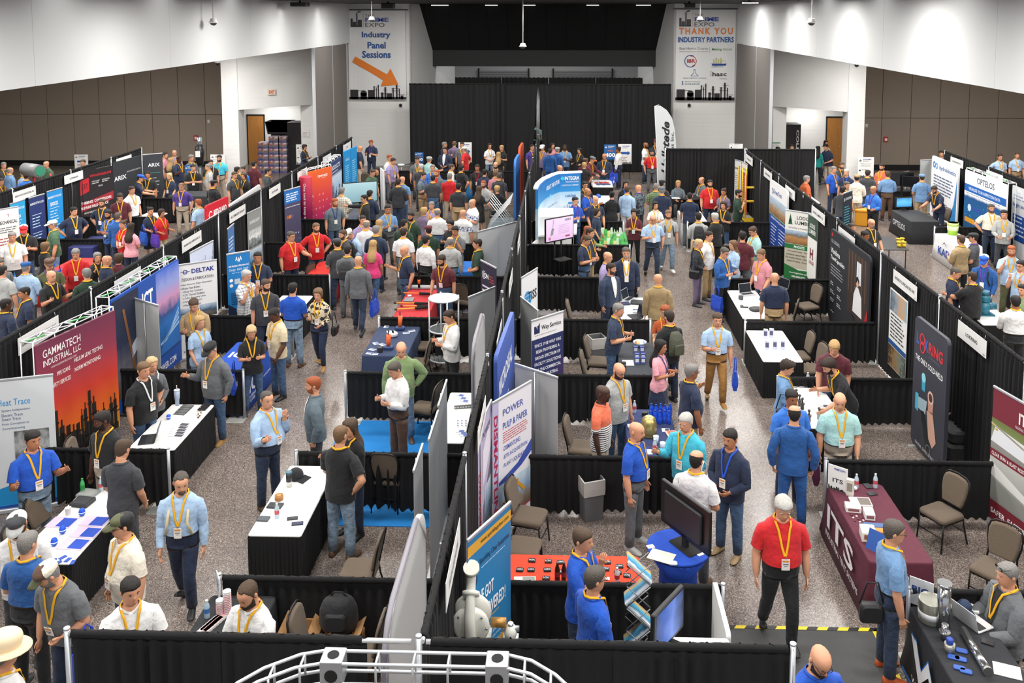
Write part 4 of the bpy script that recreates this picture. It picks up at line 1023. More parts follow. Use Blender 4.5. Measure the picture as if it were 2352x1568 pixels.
p('I',1085,495,172,'low phone','dgrey','dgrey','shortm','man in a charcoal polo seen from behind at the flyer table',heft=.3,hp=22,badge=0,lan='')
p('I',1625,795,6,'low down','lblue','navy','thinq','man in a light blue shirt wearing a beige strapped backpack, walking up the aisle',sleeve='l',tuck=1,legs='walk',hy=22,hp=16,beard='goatq',shoe='black')
p('E',1290,950,62,'down hip','black','jeans','shorts','man in a black polo with a hand on his hip at the leaflet table',skin='l',heft=.75,lan='w')
p('E',1360,908,50,'clasp','grey','black','longe','blonde woman in a grey zip top with clasped hands',sex='f',ht=1.66,sleeve='l',lan='w')
p('E',1915,745,-22,'gest pocket','grey','jeans','shortg','man in a grey green long-sleeved shirt and black cap looking down',cap='black/black',sleeve='l',heft=.7,beard='mustg',hp=24,shoe='tan')
p('E',1750,358,8,'phone','khaki','black','shortm','man in a mustard shirt writing before the white boiler banner',sleeve='l',hp=26,tuck=1)
p('E',1790,528,55,'low','lblue','denim','longy','blonde young woman in a light blue tee and pale jeans',sex='f',ht=1.67,heft=.1,hp=10)
p('E',2205,108,70,'chin','white','djeans','shortw','white-haired man in a plaid shirt with a hand at his mouth',pat='plaid',heft=.6,hp=16)
p('A',2320,1122,14,'clasp','navy','djeans','shortb','dark-haired man in a navy polo behind the plaid shirt man',skin='m',heft=.5)
p('F',85,183,20,'down low','dgrey','djeans','shortm','man in a charcoal polo with a badge at the small white counter, looking right',hy=40,beard='stubd')
p('F',320,232,175,'phone','royal','ljeans','shortb','man in a bright blue polo and light jeans seen from behind',tuck=1,heft=.35,shoe='brown',badge=0,lan='')
p('F',555,290,-4,'phone clasp','beige','navy','bobs','woman in a cream and black print blouse and wide navy trousers walking',sex='f',ht=1.68,sleeve='l',legs='walk',pat='camo',shoe='tan',tuck=1,hp=12)
p('F',85,445,-40,'low','beige','jeans','buzzb','dark-skinned man in a beige short-sleeved shirt and blue jeans',skin='d',hp=26,heft=.4,shoe='black')
p('E',2290,573,25,'phone','black','jeans','longe','blonde woman in a black tee with a wristband and a blue tote',sex='f',ht=1.66,hp=26,badge=0)
p('B',912,1172,178,'down','grey','djeans','none','bald man in a grey sweater and navy trousers seen from behind in the left aisle',sleeve='l',legs='walk',heft=.7,badge=0)
p('B',815,1063,176,'phone','grey','grey','buzzb','man with a black and grey backpack and grey trousers seen from behind',heft=.3,badge=0)
p('B',1042,1028,172,'low','hot','jeans','longy','long-haired blonde woman in a hot pink tee seen from behind',sex='f',ht=1.68,heft=.35,badge=0,legs='walk')
p('J',85,40,62,'gest chin','lblue','djeans','thinq','stout man in a pale blue shirt raising a finger',sleeve='l',tuck=1,heft=1.15,hy=-15,shoe='brown')
p('F',520,1088,-78,'pocket','white','dgrey','shortr','reddish-haired man in a slate blazer with hands in his pockets',jacket='slate',sleeve='l',lan='',beard='stubr',heft=.35)
p('J',745,365,160,'hip gest','black','ljeans','buzzs','broad man in a black polo and faded jeans seen from behind at the white table',heft=.55,shoe='brown',badge=0,ht=1.82)
p('J',850,290,-35,'gest low','black','djeans','longm','brown-haired woman in a black sweater facing the man in the black polo',sex='f',ht=1.68,sleeve='l',shoe='black')
p('F',1300,755,8,'down hip','sage','ljeans','none','bald man in a sage green shirt looking down, on the blue carpet',sleeve='l',heft=.9,hp=24,lan='',shoe='brown')
p('F',1265,938,-48,'phone','white','brown','shortq','man in a white shirt and brown trousers reading his phone on the blue carpet',sleeve='l',hp=24,tuck=1,lan='',heft=.5)
p('F',1750,470,-60,'phone','white','black','shortd','man in a white shirt behind the round glass display stand',sleeve='l',hp=20,heft=.5)
p('B',1600,1143,-20,'table down','maroon','jeans','shortd','man in a maroon polo leaning on the red tool table',lean=8,hy=-15,beard='stubd',hp=10,tuck=1)
p('B',1370,1063,-58,'gest pocket','navy','jeans','none','bald man in a navy polo beside the red tool table',tuck=1,heft=.4)
p('B',1320,903,168,'down','white','slate','shortd','man in a white polo and slate trousers seen from behind, walking',tuck=1,badge=0,heft=.4)
p('B',1520,973,150,'down','white','black','shortb','dark-haired man in a white dress shirt turned away beside the navy and maroon polos',sleeve='l',tuck=1,badge=0)
p('B',1740,985,178,'down','lgrey','slate','baldingg','grey-haired man in a pale striped shirt seen from behind at the blue table',sleeve='l',tuck=1,badge=0,heft=.5)
p('B',1800,883,-18,'crossed chin','grey','dgrey','shortb','man in a grey polo with a hand at his chin at the blue table',skin='m',hp=16)
p('B',1545,873,-150,'down','dgreen','djeans','shortb','man in a dark green polo and maroon cap',cap='maroon/maroon/cream',badge=0,heft=.5)
p('B',1320,823,150,'clasp','dgreen','djeans','buzzb','man in a dark green polo seen from behind, short cropped hair',badge=0,heft=.7)
p('B',1390,758,-25,'down','dgreen','djeans','shortb','young bearded man in a dark green polo facing the camera',beard='fullb',skin='m',heft=.6)
p('B',1175,693,28,'phone','sky','grey','shortb','dark-haired man in a blue chambray shirt holding a snack',sleeve='l',skin='m',tuck=1)
p('B',985,832,172,'clasp','white','stone','baldingg','older man in a white shirt seen from behind in the left aisle crowd',badge=0,heft=.5)
p('B',952,788,30,'clasp','lav','dgrey','shortd','man in a pale lavender shirt at the dark counter, half hidden',heft=.4)
p('B',850,890,-42,'phone','lblue','khaki','shortg','man in a pale blue shirt and cream cap bending forward',cap='cream/cream',sleeve='l',lean=18,hp=20,heft=.6,lan='p')
p('B',755,920,-40,'phone','dgrey','dgrey','shortm','bearded man in a grey shirt carrying a black backpack',beard='fullm',heft=.4)
p('B',722,990,-140,'phone','dgrey','djeans','shortb','man in a black mesh cap and dark tee',cap='black/dgrey',badge=0)
p('B',1070,883,176,'clasp','djeans','djeans','shortg','grey-haired man in a dark blue jacket with a black backpack seen from behind',sleeve='l',badge=0,heft=.5)
p('B',1098,828,170,'clasp','black','black','longy','blonde woman in black seen from behind in the left aisle crowd',sex='f',ht=1.66,badge=0)
p('B',600,858,24,'hip hip','red','jeans','shorts','man in a red polo with hands on hips',heft=.7,hy=20,beard='stubm')
p('B',300,935,48,'down reach','red','djeans','shortq','man in a red polo and glasses holding out his arm',glasses=1,heft=.95,hy=15)
p('B',695,633,28,'down pocket','slate','jeans','shortr','red-bearded man in a slate blue polo standing at the low drape',beard='fullr',hy=25,lan='n')
p('B',762,533,168,'hip phone','cream','khaki','shortg','man in a cream checked shirt seen from behind at the large screen',pat='plaid',sleeve='l',badge=0,heft=.6)
p('B',975,600,-68,'point down','black','dgrey','shortb','man in a black shirt and glasses pointing at the large screen',sleeve='l',glasses=1,heft=.5)
p('B',1030,545,165,'clasp','navy','djeans','shortb','man in a navy shirt behind the white folded panel',sleeve='l',badge=0)
p('B',1272,455,178,'clasp','char','djeans','shortd','broad man in a charcoal shirt seen from behind in the left aisle crowd',sleeve='l',heft=.9,badge=0)
p('B',1308,433,170,'down','sky','jeans','none','bald man in a sky blue shirt beyond the charcoal shirt',badge=0)
p('B',1490,393,70,'phone','slate','khaki','shortd','man in a grey green polo and khaki trousers reading a leaflet',hp=16,tuck=1,lan='b')
p('B',1562,323,0,'down','blue','dgrey','shortg','man in a bright blue polo facing the camera in the far aisle',heft=.4)
p('B',1585,420,178,'low','dgrey','jeans','buzzb','man in a charcoal polo and jeans seen from behind in the far aisle',heft=.7,tuck=1,badge=0)
p('B',1625,370,-25,'down','red','dgrey','buzzr','bald bearded man in a grey blazer over red',jacket='grey',sleeve='l',beard='fullr',lan='')
p('B',1735,403,172,'down','red','stone','shortg','grey-haired man in a red polo and khaki trousers seen from behind',heft=.8,badge=0)
p('B',1772,323,110,'low','white','dgrey','shortm','man in a white polo side-on beyond the red polo',heft=.4,badge=0)
p('B',1815,328,150,'hip','black','khaki','shortb','man in a black polo turned away by the stage end',badge=0,heft=.6)
p('B',1815,497,168,'down','char','khaki','shortb','man in a black patterned polo seen from behind',heft=.6,tuck=1,pat='camo',badge=0)
p('B',1985,322,0,'table','black','djeans','shortb','dark-haired man in a black polo standing behind the low drape near the stage',lan='r',skin='m',heft=.5)
p('B',2042,468,-18,'crossed','lgrey','stone','buzzr','bald bearded man in a pale grey blazer',jacket='lgrey',sleeve='l',beard='fullm',lan='')
p('B',1998,520,150,'clasp','black','black','longm','woman with long brown hair in a black sleeveless dress',sex='f',ht=1.66,skirt=.5,badge=0,lan='')
p('B',2165,520,-165,'hip','black','black','curlyy','woman with curly blonde hair in black seen from behind',sex='f',ht=1.66,badge=0,lan='')
p('B',2172,393,160,'down','dgrey','djeans','shortq','man in a dark grey polo seen from behind near the orange kiosk',badge=0,heft=.5)
p('B',2125,378,150,'down','rose','dgrey','buzzs','man in a pink shirt turned away near the orange kiosk',badge=0,heft=.5)
p('B',2150,300,0,'down','black','dgrey','none','bald man in a black polo facing the camera near the stage curtain',beard='stubd',heft=.7)
p('B',2085,372,160,'down','navy','djeans','shortb','dark-haired man in navy half hidden behind the pink shirt',badge=0,lan='')
p('B',1945,638,-55,'crossed','white','stone','none','bald man in a flag print polo facing left',pat='flag',heft=.8,lan='')
p('B',1855,735,162,'down','white','djeans','none','bald man in a flag print polo seen from behind',pat='flag',heft=.8,lan='')
p('B',1745,833,-35,'phone','black','dgrey','curlyb','person with curly black hair and glasses in a black top',sex='f',ht=1.66,glasses=1,badge=0,lan='')
p('B',1575,660,-22,'clasp','lav','dgrey','shortg','grey-haired woman in a lavender blouse',sex='f',ht=1.64,sleeve='l')
p('B',1500,715,150,'low','plum','jeans','boby','woman in a plum top with a thin shoulder strap seen from behind',sex='f',ht=1.62,badge=0,lan='')
p('B',1625,723,176,'low','white','jeans','baldingg','man in a white polo and jeans seen from behind, thinning grey hair',heft=.7,tuck=1,badge=0)
p('B',1992,1005,-88,'clasp','dgreen','djeans','shortd','man in a dark green polo half behind the grey board',heft=.5,badge=0)
p('B',1035,363,60,'table','green','djeans','shortm','man in a green shirt bending at the far left booth',heft=.5,lean=12,badge=0,lan='')
p('B',1085,350,-8,'crossed','black','black','longb','black-haired woman in a black top with crossed arms',sex='f',ht=1.66,sleeve='l',lan='k')
p('B',1190,235,62,'down','white','jeans','shortr','man in a white tee with a yellow lanyard at the drone table',heft=.4)
p('B',1220,262,58,'table','lav','grey','shortd','man in a violet polo leaning at the drone table',heft=.6,lean=10)
p('B',1030,98,-10,'phone','navy','djeans','shortr','young man in a navy polo and jeans standing against the white wall',lan='p',hp=18)
p('B',925,152,110,'down','navy','stone','none','bald man in a navy polo and khaki trousers beside the teal banner',heft=.6,badge=0,lan='')
p('B',1468,250,5,'down','grey','dgrey','shortd','man in a grey polo by the small blue aisle sign',hp=20)
p('B',1525,245,150,'reach','mint','djeans','shortg','man in a mint polo and white cap',cap='white/lgrey/white',heft=.7,badge=0,lan='')
p('B',1498,320,165,'down','dgrey','dgrey','shortw','white-haired man beside the bright blue polo',badge=0)
p('B',1685,118,110,'phone','navy','ljeans','shortg','man in a striped navy polo before the stage curtain',heft=.6,badge=0,lan='')
p('B',1695,165,-15,'clasp','white','navy','shortd','man in a navy suit and open white collar before the stage curtain',jacket='navy',sleeve='l',lan='',heft=.5)
p('B',1780,110,176,'clasp','plum','black','buzzs','man in a mauve checked shirt and black trousers seen from behind',heft=.5,tuck=1,badge=0,lan='')
p('B',1845,118,5,'down','grey','dgrey','shortd','man standing in front of the white easel sign by the curtain',badge=0)
p('B',1872,155,-110,'hip','red','stone','shortg','man in a red polo and white cap by the easel sign',cap='white/white',heft=.5,badge=0,lan='')
p('B',2095,130,20,'clasp','white','ljeans','longd','dark-haired woman in a white tee and light jeans before the curtain',sex='f',ht=1.66)
p('B',2205,148,-18,'crossed','black','black','longy','fair-haired woman in black holding a pink jacket',sex='f',ht=1.66,badge=0,lan='')
p('B',2175,210,175,'low','black','black','longy','blonde woman in a black tee seen from behind before the curtain',sex='f',ht=1.64,badge=0,lan='')
p('u',425,1318,68,'phone','djeans','djeans','bobd','woman in a navy jacket beside the white pillar sign',sex='f',ht=1.66,sleeve='l')
p('B',590,180,-20,'down','grey','dgrey','shorts','man whose head shows above the left drape end',badge=0,lan='',pos=(-9.8,37.0))
p('B',95,360,110,'down','dgrey','dgrey','shortb','man in a dark shirt passing behind the left drape, in front of the door recess',badge=0)
# the far left hall
p('A',1570,192,30,'down','lav','dgrey','none','bald man in a lavender shirt under the left taupe wall',sleeve='l',badge=0)
p('A',1608,250,70,'gest','navy','djeans','buzzb','man in a navy shirt scratching his neck near the tall chrome pump stand',skin='d',badge=0)
p('A',1532,263,172,'down','dgrey','dgrey','longy','blonde woman in a dark grey top seen from behind by the black panel',sex='f',ht=1.66,badge=0,lan='')
p('A',1478,212,100,'down','rose','dgrey','shortd','man in a pale pink shirt beside the tall black panel',badge=0,lan='')
p('A',1975,238,4,'down','aqua','stone','shortb','bearded man in a turquoise polo and khaki trousers by the white pillar',beard='fullb',heft=.5,tuck=1,ht=1.82)
p('A',1895,280,40,'down','black','dgrey','shortb','man in black beside the turquoise polo',badge=0)
p('A',1880,318,-60,'down','lgrey','stone','shortg','grey-haired man in a pale grey shirt by the chrome pump stand',heft=.6)
p('A',1735,323,24,'crossed','black','djeans','shortb','man in a black polo with crossed arms by the chrome pump stand',heft=.4,hy=20)
p('A',1718,238,60,'down','grey','dgrey','curlyg','grey curly-haired person beyond the chrome pump stand',badge=0)
p('A',1920,460,150,'clasp','black','djeans','shortb','man in a black tee and black cap seen from behind in the left hall',cap='black/black',heft=.7,badge=0)
p('A',1545,400,-16,'low','navy','djeans','longe','blonde woman in a navy polo behind the black counter',sex='f',ht=1.66)
p('A',1635,490,4,'down pocket','purple','stone','buzzs','man in a purple polo and khaki trousers standing by the black counter',heft=.6,glasses=1,tuck=1)
p('A',1790,640,-110,'down','lblue','dgrey','shortr','man in a light blue shirt behind the red sign',heft=.4,badge=0)
p('A',1275,400,110,'reach','navy','djeans','shortb','man in a navy polo and blue cap reaching over the black counter',cap='royal/royal',lean=10,badge=0)
p('A',1330,385,8,'down','black','djeans','shortb','young man in a black polo at the black counter by the tall black panel',skin='m')
p('A',1245,523,64,'down','white','navy','shortd','man in a white polo and navy trousers in the left hall',heft=.6,badge=0)
p('A',1080,580,22,'down','maroon','jeans','shortd','man in a maroon polo looking down before the turbine banner',hp=24,heft=.6)
p('A',920,638,2,'hip down','navy','djeans','shortm','bearded man in a navy polo before the turbine banner',beard='fullm',heft=.6)
p('A',700,713,46,'hip','navy','grey','shortb','stout man in a navy polo and grey slacks at the navy table',heft=.9,hy=25)
p('A',982,738,-20,'phone','blue','djeans','shortb','man in a bright blue print polo at the navy table',beard='fullb',pat='camo',skin='m')
p('A',1060,760,170,'down','bluej','djeans','buzzq','man in a dark blue sweater seen from behind at the navy table',sleeve='l',heft=.6,badge=0,lan='')
p('A',1108,830,-20,'clasp','red','djeans','bunm','woman in a red top beside the long wavy hair',sex='f',ht=1.63)
p('A',1172,858,172,'clasp','pink','navy','longd','woman with long wavy brown hair in a blush blouse seen from behind',sex='f',ht=1.66,badge=0,lan='')
p('A',1350,710,62,'carry','navy','navy','bunb','woman in a sleeveless navy dress with a blue tote',sex='f',ht=1.64,skirt=.45,badge=0)
p('A',1450,730,66,'carry','red','beige','bobd','woman in a sleeveless red top with a purple tote',sex='f',ht=1.63,badge=0,skin='m')
p('A',480,822,-58,'down','green','ljeans','shortg','man in a green polo and white cap before the cyan banner',cap='white/white',heft=.9)
p('A',215,862,24,'phone','black','jeans','shortd','man in a black polo and white and red cap reading his phone',cap='red/white/red',hp=22,heft=.5)
p('A',110,940,28,'down','white','dgrey','shortg','grey-haired man in a white polo by the white hall banner',heft=.8)
p('A',458,1008,150,'clasp','black','black','bobs','fair-haired woman in black with a blue shoulder bag',sex='f',ht=1.63,badge=0)
p('A',700,1085,24,'gest','red','black','shortg','man in a red jacket carrying a black camera bag',sleeve='l',heft=.6,hp=20)
p('A',855,1125,44,'chin','black','black','longg','grey-haired woman in black with a hand to her face',sex='f',ht=1.63,sleeve='l')
p('A',955,1155,140,'down','navy','djeans','none','bald man in a navy shirt seen from behind near the left drape',badge=0,heft=.6)
p('A',1065,1138,172,'down','maroon','djeans','bobm','brown-haired woman in a maroon top seen from behind near the left drape',sex='f',ht=1.64,badge=0,lan='')
p('A',782,1273,-140,'clasp','dgreen','djeans','shortg','grey-haired man in a dark green jacket by the left drape',sleeve='l',glasses=1,heft=.6,badge=0)
p('A',455,1293,70,'gest','black','dgrey','none','bald man in a black polo by the left drape holding up a hand',heft=.6,badge=0)
p('A',385,1180,40,'clasp','olive','djeans','shortg','man in an olive shirt and brown flat cap',cap='brown/brown',lan='p',heft=.6)
p('A',268,1198,178,'clasp','lblue','dgrey','shortg','man in a light blue fishing shirt and blue cap seen from behind',cap='bluej/bluej',sleeve='l',heft=.9,badge=0)
p('A',230,1440,-50,'down','navy','djeans','buzzb','man in a dark navy polo by the left drape looking left',heft=.8,badge=0,skin='m')
p('A',28,1248,178,'down','lgrey','dgrey','shortb','man in a pale tee seen from behind at the left edge',heft=.8,badge=0,lan='')
p('E',42,373,150,'down','navy','djeans','buzzb','dark-skinned man in a navy polo by the left drape seen from behind',skin='d',heft=.8,badge=0)
p('A',-10,1185,60,'down','grey','dgrey','shortq','man in a grey polo at the left edge beside the red table',heft=.6)
p('A',30,303,60,'down','dgrey','dgrey','shortg','grey-haired man in a dark shirt beyond the far left drape')
p('A',125,350,150,'down','sky','djeans','baldingg','balding man in a blue shirt beyond the far left drape',heft=.6,badge=0,sleeve='l')
p('A',168,378,165,'down','lblue','djeans','bobe','blonde woman in a pale blue shirt beyond the far left drape',sex='f',ht=1.64,badge=0,sleeve='l')
p('A',235,400,-150,'down','blue','djeans','shortd','man in a blue shirt beside the blonde woman beyond the far left drape',badge=0)
p('A',420,293,-20,'down','green','djeans','none','bald man in a dark green shirt beside the grey tube stand',badge=0,lan='')
p('A',748,278,5,'down','grey','dgrey','shortm','man peering over the far left drape before the arrow sign',badge=0,lan='')
p('A',5,450,70,'down','brown','djeans','shortd','person at the left edge behind the name sign of the far left row',badge=0)
p('A',2130,345,150,'down','char','djeans','shortb','dark-haired man in black near the left pillar, back turned',badge=0)
p('A',2190,340,-10,'down','blue','djeans','bund','smiling woman in a blue top near the left pillar',sex='f',ht=1.64,badge=0)
p('A',2285,293,165,'down','maroon','djeans','buzzb','man in a maroon shirt seen from behind near the brown door',heft=.6,badge=0,lan='')
p('A',2108,390,60,'down','dgrey','djeans','shortm','man in a dark grey top with a colourful bag near the left pillar',badge=0)
p('A',2200,400,-20,'clasp','black','djeans','longm','woman in a black cardigan with a yellow lanyard near the left pillar',sex='f',ht=1.64,sleeve='l')
# right of the spine
p('C',350,128,20,'down','rose','dgrey','longd','woman with long dark hair at the curtain gap',sex='f',ht=1.66,badge=0,lan='')
p('C',340,176,165,'down','bluej','bluej','shortd','man in a blue coverall seen from behind near the curtain',sleeve='l',badge=0,lan='')
p('C',378,163,150,'down','bluej','bluej','shortg','man in a blue coverall and grey cap near the curtain',cap='lgrey/lgrey',sleeve='l',badge=0,lan='')
p('C',460,140,0,'crossed','sky','djeans','buzzb','dark-skinned person in a sky blue tee with crossed arms',skin='d')
p('C',595,173,-40,'carry','black','black','longb','black-haired woman in black with a water bottle before the curtain',sex='f',ht=1.66,sleeve='l',badge=0)
p('C',820,233,-12,'clasp','navy','jeans','none','bald man in a navy jacket holding a blue tote under the aisle sign',sleeve='l',heft=.8,skin='m')
p('C',945,163,-110,'down','white','navy','shortb','man in a white shirt and navy trousers walking past the white easel sign',sleeve='l',skin='t',heft=.6,badge=0,tuck=1)
p('C',1185,123,64,'phone','white','djeans','none','bald bearded man in a white tee and jeans before the curtain',beard='fullb',skin='t')
p('C',1280,88,4,'clasp','navy','djeans','shortd','tall man in a navy polo and maroon cap by the feather flag',cap='maroon/maroon',ht=1.86)
p('C',1245,190,2,'pocket','red','grey','shortb','man in a red polo and grey trousers by the potted plant',beard='fullb',tuck=1,heft=.5)
p('C',700,240,60,'reach','maroon','djeans','shortb','person in a maroon sweater and grey cap leaning at the catalogue table',cap='grey/grey/rust',lean=14,sleeve='l')
p('C',640,263,150,'down','maroon','djeans','shortb','person in maroon behind the blonde with hands on hips',badge=0,cap='brown/brown')
p('C',635,300,178,'hip hip','black','djeans','shorty','blonde person in a black tee with hands on hips seen from behind',sex='f',ht=1.68,badge=0,lan='')
p('C',410,328,60,'down','dgrey','djeans','none','bald man at the far end of the spine',badge=0,lan='')
p('C',172,140,30,'down','purple','djeans','shortb','dark-haired man at the curtain gap beside the spine',badge=0)
p('C',252,138,-20,'down','plum','djeans','shortg','man in a pale cap behind the white poles of the spine',cap='white/white',badge=0)
p('v',205,1118,178,'down','mint','djeans','shortb','person with a black backpack walking through the curtain gap',badge=0,lan='')
p('C',640,478,24,'down','char','djeans','shortb','man in glasses and a dark shirt at the low drape by the curved blue display',glasses=1)
p('C',570,500,20,'down','navy','djeans','shortb','man in navy beside the curved blue display',badge=0)
p('C',660,538,60,'gest','royal','jeans','none','bald man in a royal blue polo and jeans by the curved blue display',beard='goatg',heft=.6,skin='m')
p('C',735,610,22,'low','navy','djeans','none','bald man in a navy polo with a yellow lanyard by the curved white counter',heft=.6)
p('C',550,620,36,'phone','royal','jeans','shortb','dark-haired man in a blue polo at the curved white counter',lan='p',tuck=1)
p('C',885,570,176,'clasp','black','jeans','bunb','woman in a black jacket and jeans seen from behind with a hair bun',sex='f',ht=1.66,sleeve='l',badge=0,lan='')
p('C',1005,473,14,'down','black','black','longb','tall black-haired woman in a black jacket and trousers',sex='f',ht=1.72,sleeve='l',lan='b',shoe='lgrey')
p('C',1055,518,150,'down','lblue','white','shortm','person in a pale blue shirt with a black backpack in the right aisle',sleeve='l',badge=0)
p('C',1095,513,-130,'down','slate','dgrey','none','bald man in a slate print polo seen from behind in the right aisle',pat='camo',heft=.6,lan='p',badge=0)
p('C',1280,495,165,'clasp','sage','djeans','buzzg','man in a green checked shirt seen from behind in the right aisle',pat='plaid',heft=.6,badge=0)
p('C',1332,458,150,'down','char','djeans','shortb','bearded man in a black cap beyond the navy polo',cap='black/black',beard='fulld',badge=0)
p('C',1335,520,178,'down','navy','jeans','shortg','man in a navy polo and grey cap seen from behind in the right aisle',cap='slate/slate',heft=.7,badge=0)
p('C',1275,660,12,'crossed','white','dgrey','longb','dark-haired woman in a white polo with glasses on her head',sex='f',ht=1.64,glasses=2)
p('C',1250,788,8,'phone pocket','lblue','djeans','none','bald man in a pale blue polo walking with a card in his hand',legs='walk',heft=.9,tuck=1,shoe='brown',glasses=1,hp=18)
p('C',1390,750,6,'down','lgrey','ljeans','shorts','man in a pale grey polo with backpack straps and white shoes',legs='walk',shoe='white',beard='stubm')
p('C',1055,725,-10,'phone','maroon','black','bobb','woman in a maroon top and wide black trousers with a brown bag',sex='f',ht=1.66,hp=16)
p('C',775,725,70,'low','navy','djeans','bobd','woman in a navy tee at the green display table',sex='f',ht=1.62,badge=0,lan='')
p('C',660,885,60,'reach','sage','djeans','longr','woman with long auburn hair at the green display table',sex='f',ht=1.62,sleeve='l',badge=0,lan='')
p('C',682,905,64,'clasp','navy','khaki','shortd','man in a navy polo and khaki trousers behind the phone reader',badge=0)
p('C',640,965,58,'phone','navy','jeans','shortm','man in a navy polo and jeans reading a phone by the tall monitor',tuck=1,hp=24)
p('C',840,1120,60,'down','lav','dgrey','none','bald man in a lavender checked shirt beside the two suits',sleeve='l')
p('C',890,1225,42,'down','white','djeans','shortd','man in a checked blue suit jacket turned to the older man',jacket='djeans',sleeve='l',lan='',beard='stubm',hy=25)
p('C',1010,1080,2,'down','white','djeans','shortq','older man in a blue blazer and white shirt facing the camera',jacket='navy',sleeve='l',beard='goatw',heft=.6,ht=1.82)
p('C',1300,1323,178,'down','cream','camel','none','bald man in a tan suit seen from behind',jacket='camel',sleeve='l',badge=0,heft=.5)
p('C',1500,410,4,'lap','grey','dgrey','longy','blonde woman in a grey blazer sitting at a laptop before the end drape',sex='f',ht=1.66,legs='sit',jacket='slate',sleeve='l',lan='',pos=(4.15,33.2))
p('C',1690,443,-70,'lap','grey','dgrey','baldings','balding man in a grey blazer sitting at the round black table',jacket='grey',sleeve='l',legs='sit')
p('C',1765,463,8,'down','red','djeans','shortb','stout man in a red polo near the yellow gate',beard='fulld',heft=.9)
p('C',1892,540,-34,'carry','plum','dgrey','bund','woman with tied hair and a yellow lanyard beside the red polo',sex='f',ht=1.63,skin='m',badge=0)
p('C',2020,553,75,'chin','dgreen','djeans','shortb','man in a dark green sweater with a hand to his beard by the yellow gate',beard='fullb',heft=.7,badge=0,lan='')
p('C',1890,660,-24,'phone','black','jeans','longd','woman with long wavy hair in a black tee',sex='f',ht=1.66,badge=0)
p('C',1580,573,172,'table','navy','grey','buzzb','man in a navy tee and grey trousers seen from behind at the white draped table',heft=.5,badge=0,shoe='lgrey')
p('C',1665,765,178,'clasp','lgrey','djeans','shortb','man in a grey jacket with a black backpack seen from behind',sleeve='l',badge=0)
p('C',1815,768,-140,'clasp','black','djeans','shortw','white-haired man in a black polo at the white table',heft=.6,badge=0)
p('C',1750,933,60,'hip','white','khaki','shortd','man in a white polo and khaki trousers beside the blonde ponytail',heft=.5,badge=0)
p('C',1660,1003,64,'clasp','char','plum','ponye','blonde woman with a ponytail in a black cardigan and mauve trousers',sex='f',ht=1.68,sleeve='l',badge=0)
p('C',1890,1075,44,'phone','bluej','black','shortq','man in a blue sweater showing a leaflet',sleeve='l',heft=.7,glasses=1,hp=20)
p('C',1980,1015,-64,'phone','lblue','dgrey','longs','woman in a pale blue sweater with long light brown hair',sex='f',ht=1.66,sleeve='l',badge=0,lan='')
p('C',2060,938,165,'low','maroon','grey','shortb','man in a maroon polo seen from behind at the right aisle booth',heft=.6,badge=0,lan='')
p('C',2170,885,-72,'phone','mint','denim','shortm','man in glasses and a mint shirt looking at his hands',sleeve='l',glasses=1,hp=24,heft=.5,badge=0)
p('C',2235,1093,-60,'low','rose','jeans','shorts','man in a pink polo at the table with two laptops',heft=.6,hp=20)
p('D',105,1308,176,'down','navy','khaki','none','bald man in a navy polo and khaki trousers seen from behind at the laptop table',tuck=1,heft=.5,badge=0,lan='')
# the right hall
p('D',390,425,100,'pocket','rust','dgrey','shortg','grey-haired man in a rust orange polo behind the right drape',heft=.6,badge=0,lan='')
p('D',635,340,30,'down','royal','djeans','shortg','grey-haired man in a royal blue polo in the right hall',heft=.5)
p('D',710,303,5,'down','dgrey','djeans','shortm','bearded man in a grey polo in the right hall',beard='stubm')
p('D',755,365,-40,'down','navy','djeans','shortw','white-haired man in navy in the right hall',lan='b',heft=.5)
p('D',752,478,30,'down','grey','djeans','shortq','man partly hidden behind the small black banner',badge=0)
p('D',848,410,160,'clasp','cream','stone','shortb','man in a cream jacket and yellow cap',cap='khaki/khaki',sleeve='l',badge=0,lan='')
p('D',945,375,150,'clasp','dgrey','jeans','shortd','man in a charcoal polo and jeans seen from behind near the yellow cap',badge=0,heft=.6)
p('D',1050,305,-50,'down','orange','djeans','shortd','man in a salmon orange polo in the right hall',beard='stubd')
p('D',1125,385,176,'clasp','sky','brown','shortm','man in a blue shirt and brown trousers seen from behind by the screens',sleeve='l',heft=.6,badge=0,tuck=1)
p('D',700,525,140,'clasp','dgrey','jeans','shortb','man in a charcoal sweater and jeans at the small black banner',sleeve='l',heft=.5,badge=0,lan='')
p('D',1000,518,-60,'carry','blue','black','none','bald man in a blue dress shirt by the amber cooler box',sleeve='l',lan='p',heft=.6,skin='m',tuck=1)
p('D',1435,405,172,'clasp','sky','khaki','shortd','man in a sky blue tee and white cap seen from behind',cap='white/sky',badge=0,heft=.6)
p('D',1460,510,-60,'reach','navy','djeans','shortd','man in a navy polo bending over a laptop',lean=20,beard='stubd',heft=.6,badge=0)
p('D',1608,198,-20,'down','grey','dgrey','shortb','man looking over the top of the white drape banner',badge=0,lan='')
p('D',2135,228,4,'hip down','lblue','khaki','shortd','man in a pale blue polo with an arm on the far right drape',heft=.6)
p('D',2290,213,-6,'down','lblue','khaki','shortm','man in a pale blue polo and khaki trousers under the right taupe wall',tuck=1)
p('D',2000,683,-4,'hip hip','cream','djeans','shortq','bearded man in a cream shirt with hands on hips',beard='fullq',heft=.9,tuck=1)
p('D',2165,738,-20,'lap','lgrey','dgrey','shortb','man in a pale grey shirt facing the seated charcoal polo',sleeve='l')
p('D',2155,805,165,'lap','slate','dgrey','buzzb','man in a slate polo sitting with his back turned on a black chair',badge=0,legs='sit')
